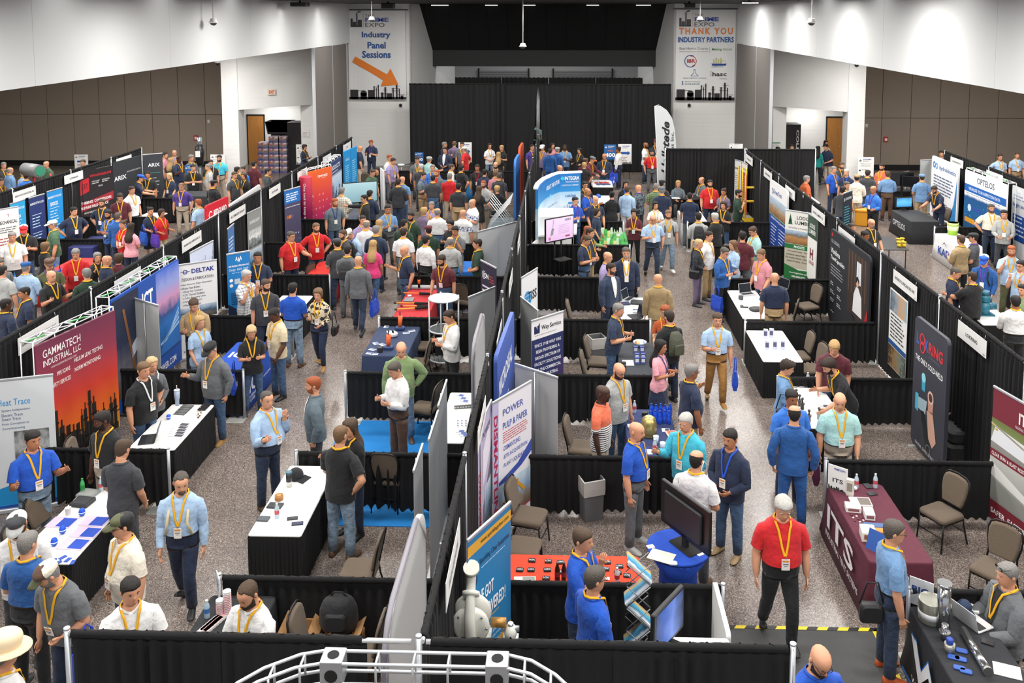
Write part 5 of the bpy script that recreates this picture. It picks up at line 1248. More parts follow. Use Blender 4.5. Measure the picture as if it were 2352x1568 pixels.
p('D',940,818,22,'table','black','djeans','none','bald man with glasses and grey goatee in a black polo at the leaflet table',glasses=1,beard='goatg',heft=.6)
p('D',842,858,10,'down','dgrey','djeans','shortm','young person smiling behind the right drape',sex='f',ht=1.62,badge=0,lan='')
p('D',915,930,40,'down','brown','djeans','shortb','dark-skinned person behind the right drape by the leaflet table',skin='t',badge=0,lan='')
p('D',1790,970,-160,'phone','camel','black','shortm','man in a tan sweater seen from behind at the white logo table',sleeve='l',badge=0)
p('D',1905,940,-120,'clasp','dgrey','djeans','shortb','man in a dark grey polo and black cap beside the tan sweater',cap='black/black',heft=.7,badge=0,lan='p')
p('D',2000,1133,-38,'low','bluej','bluej','shortd','man in a blue coverall and blue and white cap with a black backpack',cap='royal/lblue',sleeve='l',lan='p',hp=22)
p('D',2240,1063,-24,'chin','lblue','olive','shortr','man in a pale blue shirt with a hand over his mouth',beard='fullr',heft=.7)
p('D',1738,1263,60,'down','navy','djeans','buzzq','man in a navy polo near the pump table, head down',hp=22,heft=.5,badge=0)
p('D',1870,1298,-155,'reach','black','black','buzzd','heavy man in a black polo working on the teal pump',heft=1.3,badge=0)
p('D',2330,1198,-60,'chin','lblue','djeans','shortb','man in glasses at the right edge with a hand at his chin',glasses=1,badge=0)
p('H',2280,348,165,'lap','white','black','shortb','man in a white shirt and dark trousers with his back turned at the right edge',skin='t',sleeve='l',badge=0,tuck=1)
p('H',2345,238,-60,'down','sage','djeans','shortb','woman in a pale green top with sunglasses at the right edge',sex='f',ht=1.64,badge=0,lan='')
p('w',565,1278,20,'clasp','cream','djeans','longb','black-haired woman before the right brown door',sex='f',ht=1.64,badge=0,lan='')
p('w',560,1312,-60,'clasp','navy','stone','shortb','man in a navy shirt and khaki trousers leaning at the right recess',lean=12,badge=0,lan='')
p('w',512,1332,150,'down','teal','black','longb','woman in a teal top at the right recess',sex='f',ht=1.64,sleeve='l',badge=0,lan='')
p('w',135,1338,20,'down','dgrey','dgrey','shortb','person whose hair shows above the end drape',badge=0,lan='')
p('w',262,1318,-20,'down','dgrey','dgrey','shortb','person behind the end drape by the black bin',badge=0,lan='')
# nearest people, right of the spine
p('H',572,718,-14,'table low','maroon','jeans','shorty','fair-haired man in a maroon polo leaning a hand on the white table',lean=14,hp=14,hy=-10,lan='')
p('H',605,903,-78,'gest reach','black','jeans','curlyd','dark-haired man in a black polo bending over the white table with fittings',lean=28,beard='stubb',hp=4,badge=0)
p('H',195,928,75,'clasp','sky','djeans','curlyd','person in a denim shirt with a black shoulder bag at the fittings table',sex='f',ht=1.66,sleeve='l',hp=22,heft=.8,badge=0)
p('H',255,1203,14,'low','blue','djeans','shortb','man in a bright blue polo behind the blue coverall',skin='t',heft=.8,beard='mustb',lan='')
p('H',285,1353,168,'pocket','bluej','bluej','baldingb','man in a bright blue coverall seen from behind',sleeve='l',heft=.7,lan='',shoe='black')
p('H',695,1223,-4,'down low','mint','stone','none','bald man in a pale aqua polo holding a maroon tote',tuck=1,heft=.8,hp=18,hy=-10)
p('G',790,1163,70,'down','orange','stone','none','dark-skinned man in a red polo with a striped lower half',skin='k',pat='stripe',beard='goatb',lan='',heft=.3)
p('G',930,950,40,'down','lgrey','jeans','none','bald bearded man in glasses and a grey button shirt',beard='fulld',glasses=1,heft=.6,hp=22)
p('G',975,415,72,'phone','djeans','jeans','shortg','man in a dark blue shirt and goatee holding out a phone',beard='goatg',heft=.7,lean=6)
p('G',1305,433,-16,'clasp','rust','dgrey','curlyr','red-haired woman in an orange print top',sex='f',ht=1.62,badge=0)
p('G',1318,485,-150,'phone','black','djeans','shortd','man in a black shirt wearing an olive backpack',heft=.5,badge=0,beard='stubd')
p('G',1310,730,60,'phone','pink','navy','longb','woman in a pink blouse and navy skirt with long dark hair',sex='f',ht=1.63,skirt=.52,skin='m',lan='n')
p('G',1590,973,108,'down gest','navy','khaki','shortg','man in a navy polo raising a hand beside the right aisle',skin='t',glasses=1,heft=.9,badge=0)
p('G',1832,515,0,'phone down','lblue','tan','shortm','man in a pale blue short-sleeved shirt and tan chinos walking with a blue bag',legs='walk',tuck=1,shoe='tan',heft=.2,hp=10)
p('K',1095,325,62,'down','royal','grey','none','bald man in a royal blue polo and grey trousers',beard='goatd',tuck=1,shoe='lgrey',heft=.6)
p('K',1560,235,-38,'gest carry','aqua','jeans','shortw','older man in a turquoise fishing shirt with a white plastic bag',sleeve='l',heft=.6,hp=14)
p('K',1640,588,150,'clasp','white','dgrey','baldingb','man in a white polo and dark trousers seen from behind by the monitor table',tuck=1,heft=.5,shoe='brown',badge=0)
p('K',1955,388,-42,'clasp','navy','jeans','shortb','man in a navy pullover with a bright blue lanyard',sleeve='l',lan='b',beard='mustb',skin='m',shoe='khaki',heft=.5)
p('O',605,243,68,'chin','royal','djeans','shortm','man in a bright blue polo with a hand at his mouth by the orange table',heft=.5)
p('O',715,603,118,'low','royal','djeans','shortq','grey-haired man in a royal blue polo and glasses behind the front drape',glasses=1,heft=.5)
p('L',175,1010,0,'down','red','black','fullw','white-haired man in a red polo and black trousers walking up the aisle',legs='walk',tuck=1,heft=.9,hp=22,shoe='black',ht=1.8)
p('P',1165,173,88,'down','sky','djeans','shortq','man in a chambray short-sleeved shirt with a black shoulder bag at the maroon table',tuck=1,glasses=1,heft=.4,shoe='rust',ht=1.78)
p('P',485,1273,18,'down','royal','djeans','none','bald man with round glasses and dark beard in a royal blue shirt',glasses=1,beard='fulld',hp=28,lan='',heft=.4)
p('P',2215,598,-82,'lap','black','djeans','shortg','grey-haired man in a grey blazer sitting at the black woven mesh table',jacket='grey',sleeve='l',legs='sit',glasses=2,heft=.7,badge=0)
# name signs hung on the drapes
def id_sign(r,x0,y0,x1,y1,X,txt,label,ztop=2.36,hh=.28):
 ya,yb=atX(r,x0,y0,X)[0],atX(r,x1,y1,X)[0]
 face=90 if X<0 else-90;w=min(1.3,abs(yb-ya))
 t=thing('name_sign',label,'sign',(X+(.075 if X<0 else-.075),ya,ztop-hh),radians(face),'white booth name signs')
 m=MB();m.box((0,0,0),(w,.006,hh));obj('card',m,mat('#e4e4e2',.6),t)
 m=MB()
 for x in(.08,w-.08):m.tube([(x,.0,hh-.01),(x,.02,hh+.07)],.004,5)
 obj('hook',m,STEEL,t)
 P_=Print()
 if txt:P_.t(txt,w*(.5-min(.42,.022*len(txt)+.05)),hh*.38,w*min(.84,.044*len(txt)+.1),hh*.22,'#2a2a2c',.01)
 P_.t('%d'%(100+int(ya*7)%300),w*.9,hh*.08,w*.06,hh*.1,'#3a3a3c');P_.done(t)
XA,XB,XC,XD=XL+.0,XR,XL3,XR3
SG=[('E',118,690,487,490,XA,'GAMMATECH INDUSTRIAL, LLC','over the red refinery display'),('A',995,1360,1235,1220,XA,'INTERNATIONAL COOLING TOWER','over the blue cooling tower display'),('A',1608,985,1785,905,XA,'A&A MACHINE & FABRICATION, LLC','over the distillation skyline board'),('A',2040,755,2185,680,XA,'ALI COMPOSITE TANKAGE','left of the grey shape banner'),('B',88,548,190,485,XA,'NETTECHNIK','left of the blue and violet banner'),('B',345,388,432,340,XA,'','left of the orange and magenta display'),('B',575,245,650,210,XA,'MONARCH','over the blue products display'),('B',760,149,830,129,XA,'LRC','at the far end over the teal banners'),('A',92,555,298,490,XC,'BRENTWOOD INDUSTRIES, INC','over the three blue media banners'),('A',557,400,725,350,XC,'CONHAGEN','over the turbine banner'),('A',1027,252,1165,215,XC,'ARIX TECHNOLOGIES','over the black panel of the far left row'),('C',2105,225,2170,258,XB,'CONTROLSOFT','nearest the end drape corner'),('C',2272,350,2345,408,XB,'SAFE HARBOR','over the yellow gate'),('D',225,505,312,570,XB,'GREENTECH','over the blue building banner'),('D',465,685,585,768,XB,'LODGE LUMBER CO','over the green lumber banner'),('D',705,968,855,1070,XB,'CLC LODGING','over the dark travel display'),('D',1210,1260,1425,1405,XB,'PATRIOTS SPECIALTIES INC','over the gear photograph poster'),('H',1800,530,2060,705,XB,'LOKRING','right of the tall dark fitting display'),('D',1710,232,1825,270,XD,'HYDROKINETICS','over the white cleaning banner'),('D',2035,345,2185,400,XD,'OPTELOS','over the blue inspection display')]
for r,a,b,c,d,X,txt,lab in SG:id_sign(r,a,b,c,d,X,txt,'white name sign on the black drape '+lab)
for k,yc in enumerate((8.3,11.3,14.4,17.5,20.6)):
 t=thing('name_sign','white name sign on the spine drape, %s from the front'%ordn[k],'sign',(XS+.075,yc-.55,2.06),radians(90),'white booth name signs')
 m=MB();m.box((0,0,0),(1.1,.006,.28));obj('card',m,mat('#e4e4e2',.6),t);P_=Print();P_.t(('SPARKLING CLEAR INDUSTRIES','LUPP DISMANTLING','MICROSEAL','WAY SERVICE','TISS')[k],.2,.1,.7,.07,'#2a2a2c',.01);P_.done(t)
# banners and display walls
WHT='#e9e9e8'
def RB(label,r,x0,y0,x1,y1,color,h=2.05,w=None,rot=None,face=None,**k):
 a,ro,L_=seg_pose(r,x0,y0,x1,y1,h);t=rollup(label,a,ro if rot is None else radians(rot),w or L_,h,color,face=face,**k);t['w']=1;del t['w']
 return t,(w or L_),h
def WB(label,rg,x0,y0,x1,y1,color,h=2.3,z0=.1,**k):
 a,ro,L_=seg_pose(rg,x0,y0,x1,y1,h);rt=k.pop('rot',None);wd=k.pop('w',None)
 t=wallboard(label,a,ro if rt is None else radians(rt),wd or L_,z0,h-z0,color,**k);return t,(wd or L_),h
BLDG=('#39424c','#8794a0','#5f6f80');
def indus(w,h,n=.6,s=6):return ramp_mat(((0,'#2a2c30'),(.3,'#6a6256'),(.5,'#39506a'),(.75,'#8fa6bb'),(1,'#c7d3dc')),2,0,h,n,s)
def skyline(P_,x,z,w,h,c='#1f1d1c',lay=1):
 """silhouette of a process plant"""
 P_.r(x,z,w,h*.12,c,lay);q=x
 while q<x+w-.02:
  tw=w*(.02+.05*RS.rand());th=h*(.25+.75*RS.rand()**1.5);tw=min(tw,x+w-q)
  P_.r(q,z+h*.1,tw,th*.9,c,lay)
  if RS.rand()<.5:P_.r(q+tw*.35,z+h*.1+th*.9,tw*.3,h*.12,c,lay)
  if RS.rand()<.5:P_.r(q-w*.012,z+th*.75,tw+w*.024,h*.03,c,lay)
  if RS.rand()<.4:P_.r(q,z+h*.3*RS.rand()+h*.15,w*.09,h*.02,c,lay)
  q+=tw+w*.025*RS.rand()
def popup_frame(t,w,z0,dz=.22,dy=.28,n=5,green=True):
 m=MB();g=MB()
 for k in range(n+1):
  x=w*k/n;m.tube([(x,.04,z0),(x,dy,z0)],.012,6);m.tube([(x,.04,z0),(x,.04,z0-.5)],.008,5)
  if k<n:
   x2=w*(k+1)/n;m.tube([(x,.04,z0),(x2,dy,z0)],.009,5);m.tube([(x,dy,z0),(x2,.04,z0+.0)],.009,5);m.tube([(x,.04,z0+dz*.5),(x2,.04,z0+dz*.5)],.009,5)if 0 else m.tube([(x,dy,z0),(x2,dy,z0)],.009,5);m.tube([(x,.04,z0),(x2,.04,z0)],.009,5)
   if k%2==0:g.tube([(x,.16,z0+.015),(x+(x2-x)*.7,.1,z0+.015)],.011,5)
 for x in(0,w):m.tube([(x,dy,0),(x,dy,z0)],.012,6);m.tube([(x,.04,0),(x,.04,z0)],.012,6)
 obj('popup_frame',m,mat('#dfe2e4',.35,.2),t)
 if green:obj('frame_clip',g,mat('#3fae4e',.5),t)
# left of the left aisle
b_=at('E',475,1028,2.05);w=.86;ro=radians(19)
t=rollup('white banner with a blue foot for heat tracing, at the near left',(b_[0]-w*cos(ro),b_[1]-w*sin(ro)),ro,w,2.05,'#dfe3e6')
q=Print();q.poly([(0,.07),(w,.07),(w,.5),(.5,.5),(0,.36)],'#1b8fd0');q.poly([(0,.07),(w,.07),(w,.13),(0,.1)],'#123f9a',1);q.t('Heat Trace',.1,1.66,.44,.1,'#2f9bd8')
for s_,z,l in(('System Independent',1.56,.38),('Electric Trace',1.49,.28),('Steam Trace',1.43,.25),('From Conception to',1.35,.36),('Commissioning',1.28,.3)):q.t(s_,.15,z,l,.045,'#4a5f8a')
q.t('tech',.58,.36,.2,.085,'#ffffff',.01,lay=1);q.lines(.6,.31,.16,1,.03,.01,'#d0e6f5',1);q.done(t);pict(t,.3,.7,.47,.55,ramp_mat(((0,'#3c3b39'),(.35,'#7d7f80'),(.6,'#b9bcbd'),(1,'#56585a')),2,0,.55,1.2,9))
grad=ramp_mat(((0,'#e8a51e'),(.22,'#e56a1e'),(.48,'#c5392a'),(.75,'#8a3348'),(1,'#6e2f48')),2,.2,2.3)
t,w,h=WB('maroon to orange fabric display with a refinery silhouette','E',315,770,1035,440,'#a33',2.3,.18,face=grad)
q=Print();q.t('GAMMATECH',.14,2.05,.82,.13,'#f4f0ee',.004);q.t('INDUSTRIAL, LLC',.14,1.89,.82,.12,'#f4f0ee',.004);q.t('WWW.GAMMATECHIND.COM',.3,1.83,.55,.035,'#e9d8d4')
for s_,x,z,l in(('HELIUM LEAK TESTING',.8,1.74,.66),('NORM MONITORING',.8,1.58,.6),('PIPE SCANS',.42,1.66,.28),('SAFETY SERVICES',.28,1.5,.42),('LEAK LOCATER',.05,1.56,.2)):q.t(s_,x,z,l,.07,'#f4ece8',.01)
skyline(q,.02,.19,1.75,.95);skyline(q,.3,.19,1.2,.6);q.done(t);popup_frame(t,w,2.36,n=4)
t,w,h=WB('cooling tower pop-up display in blue with a sunset sky','A',1000,1530,1605,1155,'#1b4fa5',2.3,.1,face=mat('#1a4fa8',.5),th=.04)
sc=w/3.0
pict(t,0,.35,w*.36,1.9,ramp_mat(((0,'#4a3f3c'),(.25,'#6d6a72'),(.5,'#25304f'),(1,'#20253a')),2,0,1.9,.35,5));pict(t,w*.62,.5,w*.38,1.78,ramp_mat(((0,'#16407a'),(.35,'#2a6fb5'),(.5,'#2f4d86'),(.62,'#c98fb5'),(.8,'#8f9bd6'),(1,'#4a6fd0')),2,0,1.78,.25,3))
q=Print();q.t('ICT',w*.41,1.72,w*.16,.34,'#ffffff',.03);q.t('INTERNATIONAL',w*.4,1.6,w*.19,.06,'#fff',.01);q.t('COOLING TOWER',w*.4,1.5,w*.19,.06,'#fff',.01);q.t('ICTOWER.COM',w*.55,.2,w*.35,.14,'#ffffff',.01)
q.poly([(w*.13,2.0),(w*.16,2.0),(w*.3,.6),(w*.27,.6)],'#8a5a34',2);q.poly([(w*.24,1.2),(w*.33,1.35),(w*.33,1.1),(w*.24,.95)],'#dfe6ef',2)
for k in range(4):q.poly([(w*.66+k*.08,.75),(w*.97,.95+k*.1),(w*.97,1.0+k*.1),(w*.66+k*.08,.8)],'#9cc3e6',2)
q.poly([(w*.64,.55),(w*.8,1.1),(w*.99,1.45),(w*.99,.55)],'#2a6cb8',1);q.done(t);popup_frame(t,w,2.36,n=7)
t,w,h=RB('plain grey back of a roll-up banner before the cooling tower display','E',1195,335,1425,405,'#b9bbbb');m=MB();m.tube([(w/2,-.03,.05),(w/2,-.03,2.05)],.01,6);obj('pole',m,STEEL,t)
t,w,h=RB('white boiler maker banner with seven bullet lines and plant photographs','A',1595,1218,1950,1165,WHT,2.1)
q=Print();q.disc(w*.19,1.94,.05,'#2a3b8f',ring=.018);q.r(w*.07,1.935,w*.24,.012,'#2a3b8f',1);q.t('DELTAK',w*.35,1.89,w*.58,.1,'#1f2f86',.03);q.t('DESIGN & FABRICATION',w*.1,1.74,w*.8,.065,'#3a3d44',.008)
for k,s_ in enumerate(('Heat Recovery Steam Generators','Waste Heat Boilers','Fluid Cat Crackers','CO Thermal Oxidizers','Sulfur Recovery Units','Hydrogen SMR HyCO','Flue Gas Coolers')):
 x=w*(.06 if k<2 else.12);q.disc(x+.01,1.655-k*.075,.01,'#3a3d44',n=8);q.t(s_,x+.03,1.63-k*.075,min(w*.84,.021*len(s_)),.05,'#3a3d44',.008)
q.poly([(w,.08),(w,.62),(w*.82,.08)],'#1f3f9a');q.t('www.deltak.com',w*.08,.16,w*.5,.05,'#444');q.done(t)
for x,z,ww,hh in((.04,.88,.46,.26),(.52,.9,.44,.27),(.52,.62,.44,.25),(.04,.6,.46,.25),(.52,.34,.3,.25)):pict(t,w*x,z,w*ww,hh,indus(w,hh))
t,w,h=RB('blue machine shop banner reading design build install','A',2040,1120,2250,1085,'#1577bd',2.05)
q=Print();q.t('A',w*.36,1.88,w*.1,.1,'#fff',.02);q.t('A',w*.46,1.84,w*.1,.12,'#fff',.02);q.t('A',w*.54,1.88,w*.1,.1,'#fff',.02);q.t('A&A Machine & Fabrication, LLC',w*.06,1.74,w*.88,.05,'#fff',.02);q.t('Design . Build . Install',w*.1,1.64,w*.8,.07,'#e6f2fb');q.lines(w*.2,1.6,w*.6,1,.04,.014,'#bfe0f5')
for x,z in((.16,1.44),(.16,1.32)):q.disc(w*x,z,.04,'#e9f2f8')
for k in range(6):q.r(w*.14,1.12-k*.05,w*.5,.025,'#0d3f66',1)
q.poly([(0,.07),(w,.07),(w,.5),(0,.9)],'#14253f');q.done(t);pict(t,w*.62,1.3,w*.3,.18,indus(w,.2));pict(t,w*.3,1.34,w*.24,.12,mat('#b9c6cf'))
t,w,h=RB('pale board with a dark distillation skyline on the left drape','A',1710,1105,1920,995,'#cdd6ea',2.2);q=Print();skyline(q,.03,.9,w-.06,1.1,'#2f3f72');q.done(t)
t,w,h=RB('narrow blue hanging banner beside the grey shape banner','A',2050,890,2115,832,'#4a79b0',2.2,w=.6);q=Print();q.lines(.08,1.9,.44,4,.09,.04,'#dfe8f2');q.done(t);pict(t,.04,.5,.52,.7,indus(1,.7))
t,w,h=RB('grey banner with white worker photographs in the left booths','A',2225,750,2352,690,'#8f9391',2.05);q=Print();q.t('SHAPE SHIFT',w*.15,1.72,w*.7,.09,'#eef0ef',.01);q.done(t);pict(t,w*.06,1.05,w*.88,.5,ramp_mat(((0,'#4a4f50'),(.4,'#8d9696'),(.6,'#e6e8e6'),(1,'#a8aeb0')),2,0,.5,1.2,7));pict(t,w*.06,.3,w*.88,.7,indus(1,.7))
t,w,h=RB('banner with a blue head and violet grey body beside the red polo men','B',245,545,390,505,'#4d4863',2.05);q=Print();q.r(0,1.62,w,.43,'#1f6fc0');q.lines(w*.1,1.9,w*.75,4,.07,.045,'#dfeefb',1,.15);q.r(w*.05,1.5,w*.9,.02,'#d6d2e0')
for k,c in enumerate(('#b05a30','#c98a3a','#6a5a9a')):q.disc(w*(.18+.13*k),1.2,.06,c)
for k in range(5):q.disc(w*(.15+.17*k),.62+.02*(k%2),.025,'#d9d4e6')
for k in range(40):q.disc(w*RS.rand(),.1+.4*RS.rand()**1.5,.018,'#8f889f',n=6)
q.done(t)
tg=ramp_mat(((0,'#7d1f63'),(.3,'#b3235a'),(.6,'#d13a3f'),(.85,'#e2572c'),(1,'#e8662a')),2,.1,2.3)
t,w,h=WB('orange to magenta curved display with white icons','B',460,375,675,320,'#c33',2.3,.1,face=tg,th=.06)
q=Print();q.t('TENFORCE',w*.38,2.03,w*.42,.075,'#fff',.02);q.lines(w*.55,1.99,w*.25,1,.03,.012,'#fbdccb');q.t('Q',w*.08,1.62,.07,.16,'#fff',.01);q.t('ions',w*.08,1.42,.14,.12,'#fff',.01)
for i in range(6):
 for j in range(6):
  if RS.rand()<.8 and(j<5 or i>1):q.disc(w*(.15+.15*i),.35+.22*j,.032,'#f2c9cf',ring=.011,n=[4,6,10][(i+j)%3])
q.done(t);popup_frame(t,w,2.36,n=3,green=False)
t=thing('display_column','magenta rounded end column reading one tool to keep track','display',at('B',440,412,2.2)+(0,));m=MB();m.lathe([(.2,.02),(.2,2.18),(.19,2.2)],n=24);obj('column_wrap',m,ramp_mat(((0,'#6d1f6e'),(.4,'#a3215f'),(1,'#c8344a')),2,0,2.2),t)
q=Print();q.t('One tool to keep track of who',-.05,.15,.1,1.85,'#ffffff',.008,rot=-1);o=q.done(t);o.location=(0,-.2,0)
t,w,h=WB('blue products display with a tower drawing','B',655,300,785,215,'#9db8d8',2.3,.1,face=ramp_mat(((0,'#5b83b8'),(.4,'#9fbfdf'),(.75,'#c3d6ea'),(.8,'#31446f'),(1,'#31446f')),2,.1,2.3),w=1.7);q=Print();q.t('PRODUCTS',.15,2.0,1.3,.16,'#e9eef6',.01);q.lines(.25,1.9,1.1,1,.06,.04,'#c9d6ea');skyline(q,.1,.5,1.4,1.0,'#41597f');q.done(t);popup_frame(t,w,2.36,n=4,green=False)
t,w,h=WB('teal blue two panel banner at the far end of the left booths','B',785,190,900,140,'#1f8fd0',2.3,.1);q=Print();q.r(w*.5,.1,.015,2.2,'#1570a8');q.lines(w*.08,1.7,w*.32,14,.08,.03,'#a9dcf5');q.lines(w*.6,1.8,w*.3,16,.08,.03,'#a9dcf5');q.t('AWC',w*.1,1.9,w*.3,.1,'#d9f0fc');q.done(t)
t,w,h=WB('red counter sign above the drape','A',1855,680,2055,590,'#c9152b',2.72,2.15,th=.05,r=.06);q=Print();q.t('REDGUARD',w*.32,2.38,w*.58,.16,'#fff',.03);q.disc(w*.18,2.45,.1,'#fff',ring=.03,a0=30,a1=330);q.done(t)
t,w,h=WB('long white curved sign panel behind the left drape','A',1750,890,2345,480,'#ececec',2.42,2.1,th=.05,r=.1)
t,w,h=WB('black display wall with white lettering in the far left row','A',1015,290,1280,220,'#2b2e33',2.3,.1,rot=84);q=Print();q.t('ARIX',w*.02,1.62,w*.42,.16,'#e4e6e8',.02);q.t('ANALYTICS ROBOTICS INSPECTION',w*.45,1.82,w*.5,.05,'#cfd2d6');q.done(t)
t,w,h=RB('tall black banner with white lettering facing the aisle','A',1285,220,1462,205,'#30343a',2.3);q=Print();q.t('ARIX',w*.24,1.84,w*.6,.13,'#eceef0',.02);q.r(w*.25,1.6,w*.6,.02,'#3f8f8a')
q.lines(w*.2,1.4,w*.6,6,.13,.03,'#c5c9cd');q.done(t)
t,w,h=WB('dark turbine service banner with a red band','A',690,380,1010,320,'#2a2529',2.3,.1,face=ramp_mat(((0,'#3a3238'),(.5,'#2a2428'),(1,'#1f1c20')),2,0,2.3,.5,5),w=1.6,rot=75,r=.12)
q=Print();q.poly([(.08,1.5),(.5,1.6),(.5,2.05),(.14,2.0)],'#b3222c');q.t('CAT',.16,1.68,.28,.2,'#5a1218',.02);q.poly([(.05,.95),(1.58,1.15),(1.58,1.42),(.05,1.22)],'#9a2a34');q.t('TURBINES  COMPRESSORS',.12,1.19,1.35,.09,'#f2e9e9',.02,shear=.0,lay=2);q.t('REPAIRS FIELD SERVICE',.12,1.03,1.2,.09,'#f2e9e9',.02,lay=2);q.t('PARTS RERATES RE-DESIGN',.2,.86,1.0,.06,'#e0d8d8',.01)
q.t('WWW.CONHAGEN.COM',.55,2.05,.95,.08,'#c9303a',.01);q.t('WEST COAST',.62,1.86,.35,.05,'#ddd');q.t('LOUISIANA',1.08,1.86,.35,.05,'#ddd');q.lines(.62,1.81,.35,1,.05,.03,'#bbb');q.lines(1.08,1.81,.35,1,.05,.03,'#bbb');q.t('TEXAS',.9,1.68,.2,.05,'#ddd')
for x,z in((.55,.6),(.85,.42)):q.disc(x,z,.17,'#cfe0ea',ring=.012);q.t('50' if x<.6 else '90',x-.07,z+.02,.14,.08,'#e6eef2',.02)
q.done(t)
for(r,x0,y0,x1,y1,c,lab,txt)in(('A',420,555,560,515,'#1f8ed6','cyan media banner nearest the turbine banner','SHOCK'),('A',258,612,400,570,'#25366f','navy banner between the two cyan banners',''),('A',88,665,225,620,'#2a9fd8','cyan banner half behind the white hall banner','MAx')):
 t,w,h=RB(lab,r,x0,y0,x1,y1,c);q=Print();q.t('BRENTWOOD',w*.18,1.82,w*.74,.07,'#eef6fb',.01);q.r(w*.08,1.82,w*.07,.06,'#eef6fb');q.t(txt,w*.18,1.58,w*.5,.12,'#ffffff',.02)if txt else None
 for k,z in enumerate((1.5,.95)):q.r(w*.15,z,w*.6,.015,'#cfe6f5')
 q.lines(w*.15,1.4,w*.6,4,.09,.035,'#bfe2f7');q.lines(w*.15,.86,w*.6,4,.09,.035,'#bfe2f7');q.poly([(0,.07),(w,.07),(w,.42),(0,.2)],'#1a2c5a');q.done(t)
t,w,h=RB('white mechanical contractor banner at the left edge','A',-40,720,165,685,'#e3e3e2');q=Print();q.t('MECHANICAL',w*.08,1.62,w*.84,.1,'#333',.02);q.t('T',w*.48,1.82,.06,.07,'#b02530',.02);q.lines(w*.1,1.5,w*.8,3,.06,.03,'#666');q.lines(w*.1,1.2,w*.8,6,.08,.03,'#a33');q.poly([(0,.07),(w,.07),(w,.7),(0,.5)],'#3f86c0');q.done(t)
# on the spine, seen from the right
t,w,h=RB('narrow white and blue globe banner on the spine','G',70,155,215,65,'#e6e8ea');q=Print();q.disc(w*.35,1.5,.2,'#3f8fc8')
for a in(-.1,0,.1):q.r(w*.35-.19,1.5+a,.38,.012,'#cfe4f2',1)
q.t('TISS',w*.4,1.46,w*.52,.2,'#20242c',.02,lay=1);q.t('MACHINING SERVICES',w*.3,1.16,w*.65,.05,'#333',.005)
q.lines(w*.4,1.08,w*.5,3,.07,.035,'#444');q.done(t)
t,w,h=RB('grey marbled back of a roll-up banner beside the facility service banner','G',60,325,215,450,'#a9abab')
t,w,h=RB('white and navy facility service banner','G',160,545,447,455,'#e6e6e6');q=Print();q.r(0,.78,w,.92,'#262f5e');q.poly([(w*.55,.78),(w,1.3),(w,.78)],'#3a2f5e',1);q.r(w*.08,1.8,w*.17,.14,'#1f2a55');q.poly([(w*.14,1.94),(w*.17,1.94),(w*.17,1.87)],WHT,1);q.poly([(w*.2,1.94),(w*.25,1.99),(w*.25,1.9)],'#1f2a55',1);q.t('Way Service',w*.3,1.82,w*.62,.11,'#20242c',.015);q.lines(w*.1,1.76,w*.8,1,.03,.012,'#777')
for k,s_ in enumerate(('SINCE 1918 WAY HAS','BEEN PROVIDING A','BROAD SPECTRUM OF','FACILITY SOLUTIONS','FOR THE COMMERCIAL','AND INDUSTRIAL','SECTOR')):l=w*.046*len(s_);q.t(s_,w/2-l/2,1.55-k*.115,l,.06,'#e9e9f0',.015,lay=2)
q.disc(w*.45,.58,.09,'#555a66',ring=.008);q.done(t)
t,w,h=RB('plain light grey back of a roll-up banner before the spine','G',10,930,395,1055,'#a7a9ab');m=MB();m.tube([(w/2,-.03,.05),(w/2,-.03,2.05)],.01,6);obj('pole',m,STEEL,t)
t,w,h=RB('white and violet dismantling banner, nearer of the pair','J',1990,340,2125,50,'#b9b2cf',w=.9);q=Print();q.t('DISMANTLING',w*.02,.1,.14,1.3,'#c02a3a',.02,rot=-1);q.t('POWER',.3,1.75,.5,.1,'#4a4468',.01,rot=0);q.poly([(.3,.1),(.85,.1),(.85,1.3),(.3,.8)],'#6f6a7a');q.poly([(.3,1.6),(.9,1.9),(.9,1.5),(.3,1.1)],'#e6e2ee');q.done(t);pict(t,.4,.12,.45,.9,indus(1,.9))
t,w,h=RB('white and blue power plant dismantling banner with an excavator','J',2120,110,2380,-40,'#e4e4ea',w=.95);q=Print();q.r(0,.07,.14,1.98,'#b8b4d6');q.t('DISMANTLING',.025,.25,.09,1.6,'#b02a50',.03,rot=-1,lay=1);q.t('POWER',.24,1.78,.5,.1,'#4d5fb0',.008);q.t('PULP & PAPER',.24,1.58,.6,.1,'#3f55b0',.008);q.lines(.24,1.52,.62,5,.035,.016,'#c0454f',ragged=.1)
for k,s_ in enumerate(('-DISMANTLING','-SITE ACQUISITION','-PLANT LIQUIDATION')):q.t(s_,.24,1.26-k*.13,.035*len(s_),.07,'#4d62b5',.006)
q.poly([(.14,.75),(.4,.8),(.7,.88),(.95,1.0),(.95,1.18),(.6,.95),(.14,.83)],'#3f52a8');q.r(.14,.22,.81,.02,'#b02a3a',1);q.lines(.2,.2,.66,6,.035,.016,'#c0454f',ragged=.1)
q.poly([(.3,.5),(.55,.72),(.62,.7),(.4,.48)],'#d69a2a',3);q.poly([(.55,.72),(.78,.5),(.74,.46),(.55,.66)],'#d69a2a',3);q.r(.25,.36,.24,.15,'#c98f28',3);q.done(t);pict(t,.14,.24,.81,.54,ramp_mat(((0,'#6a5a4a'),(.3,'#8f8070'),(.55,'#8fb0d0'),(1,'#c9dcea')),2,0,.54,.5,6))
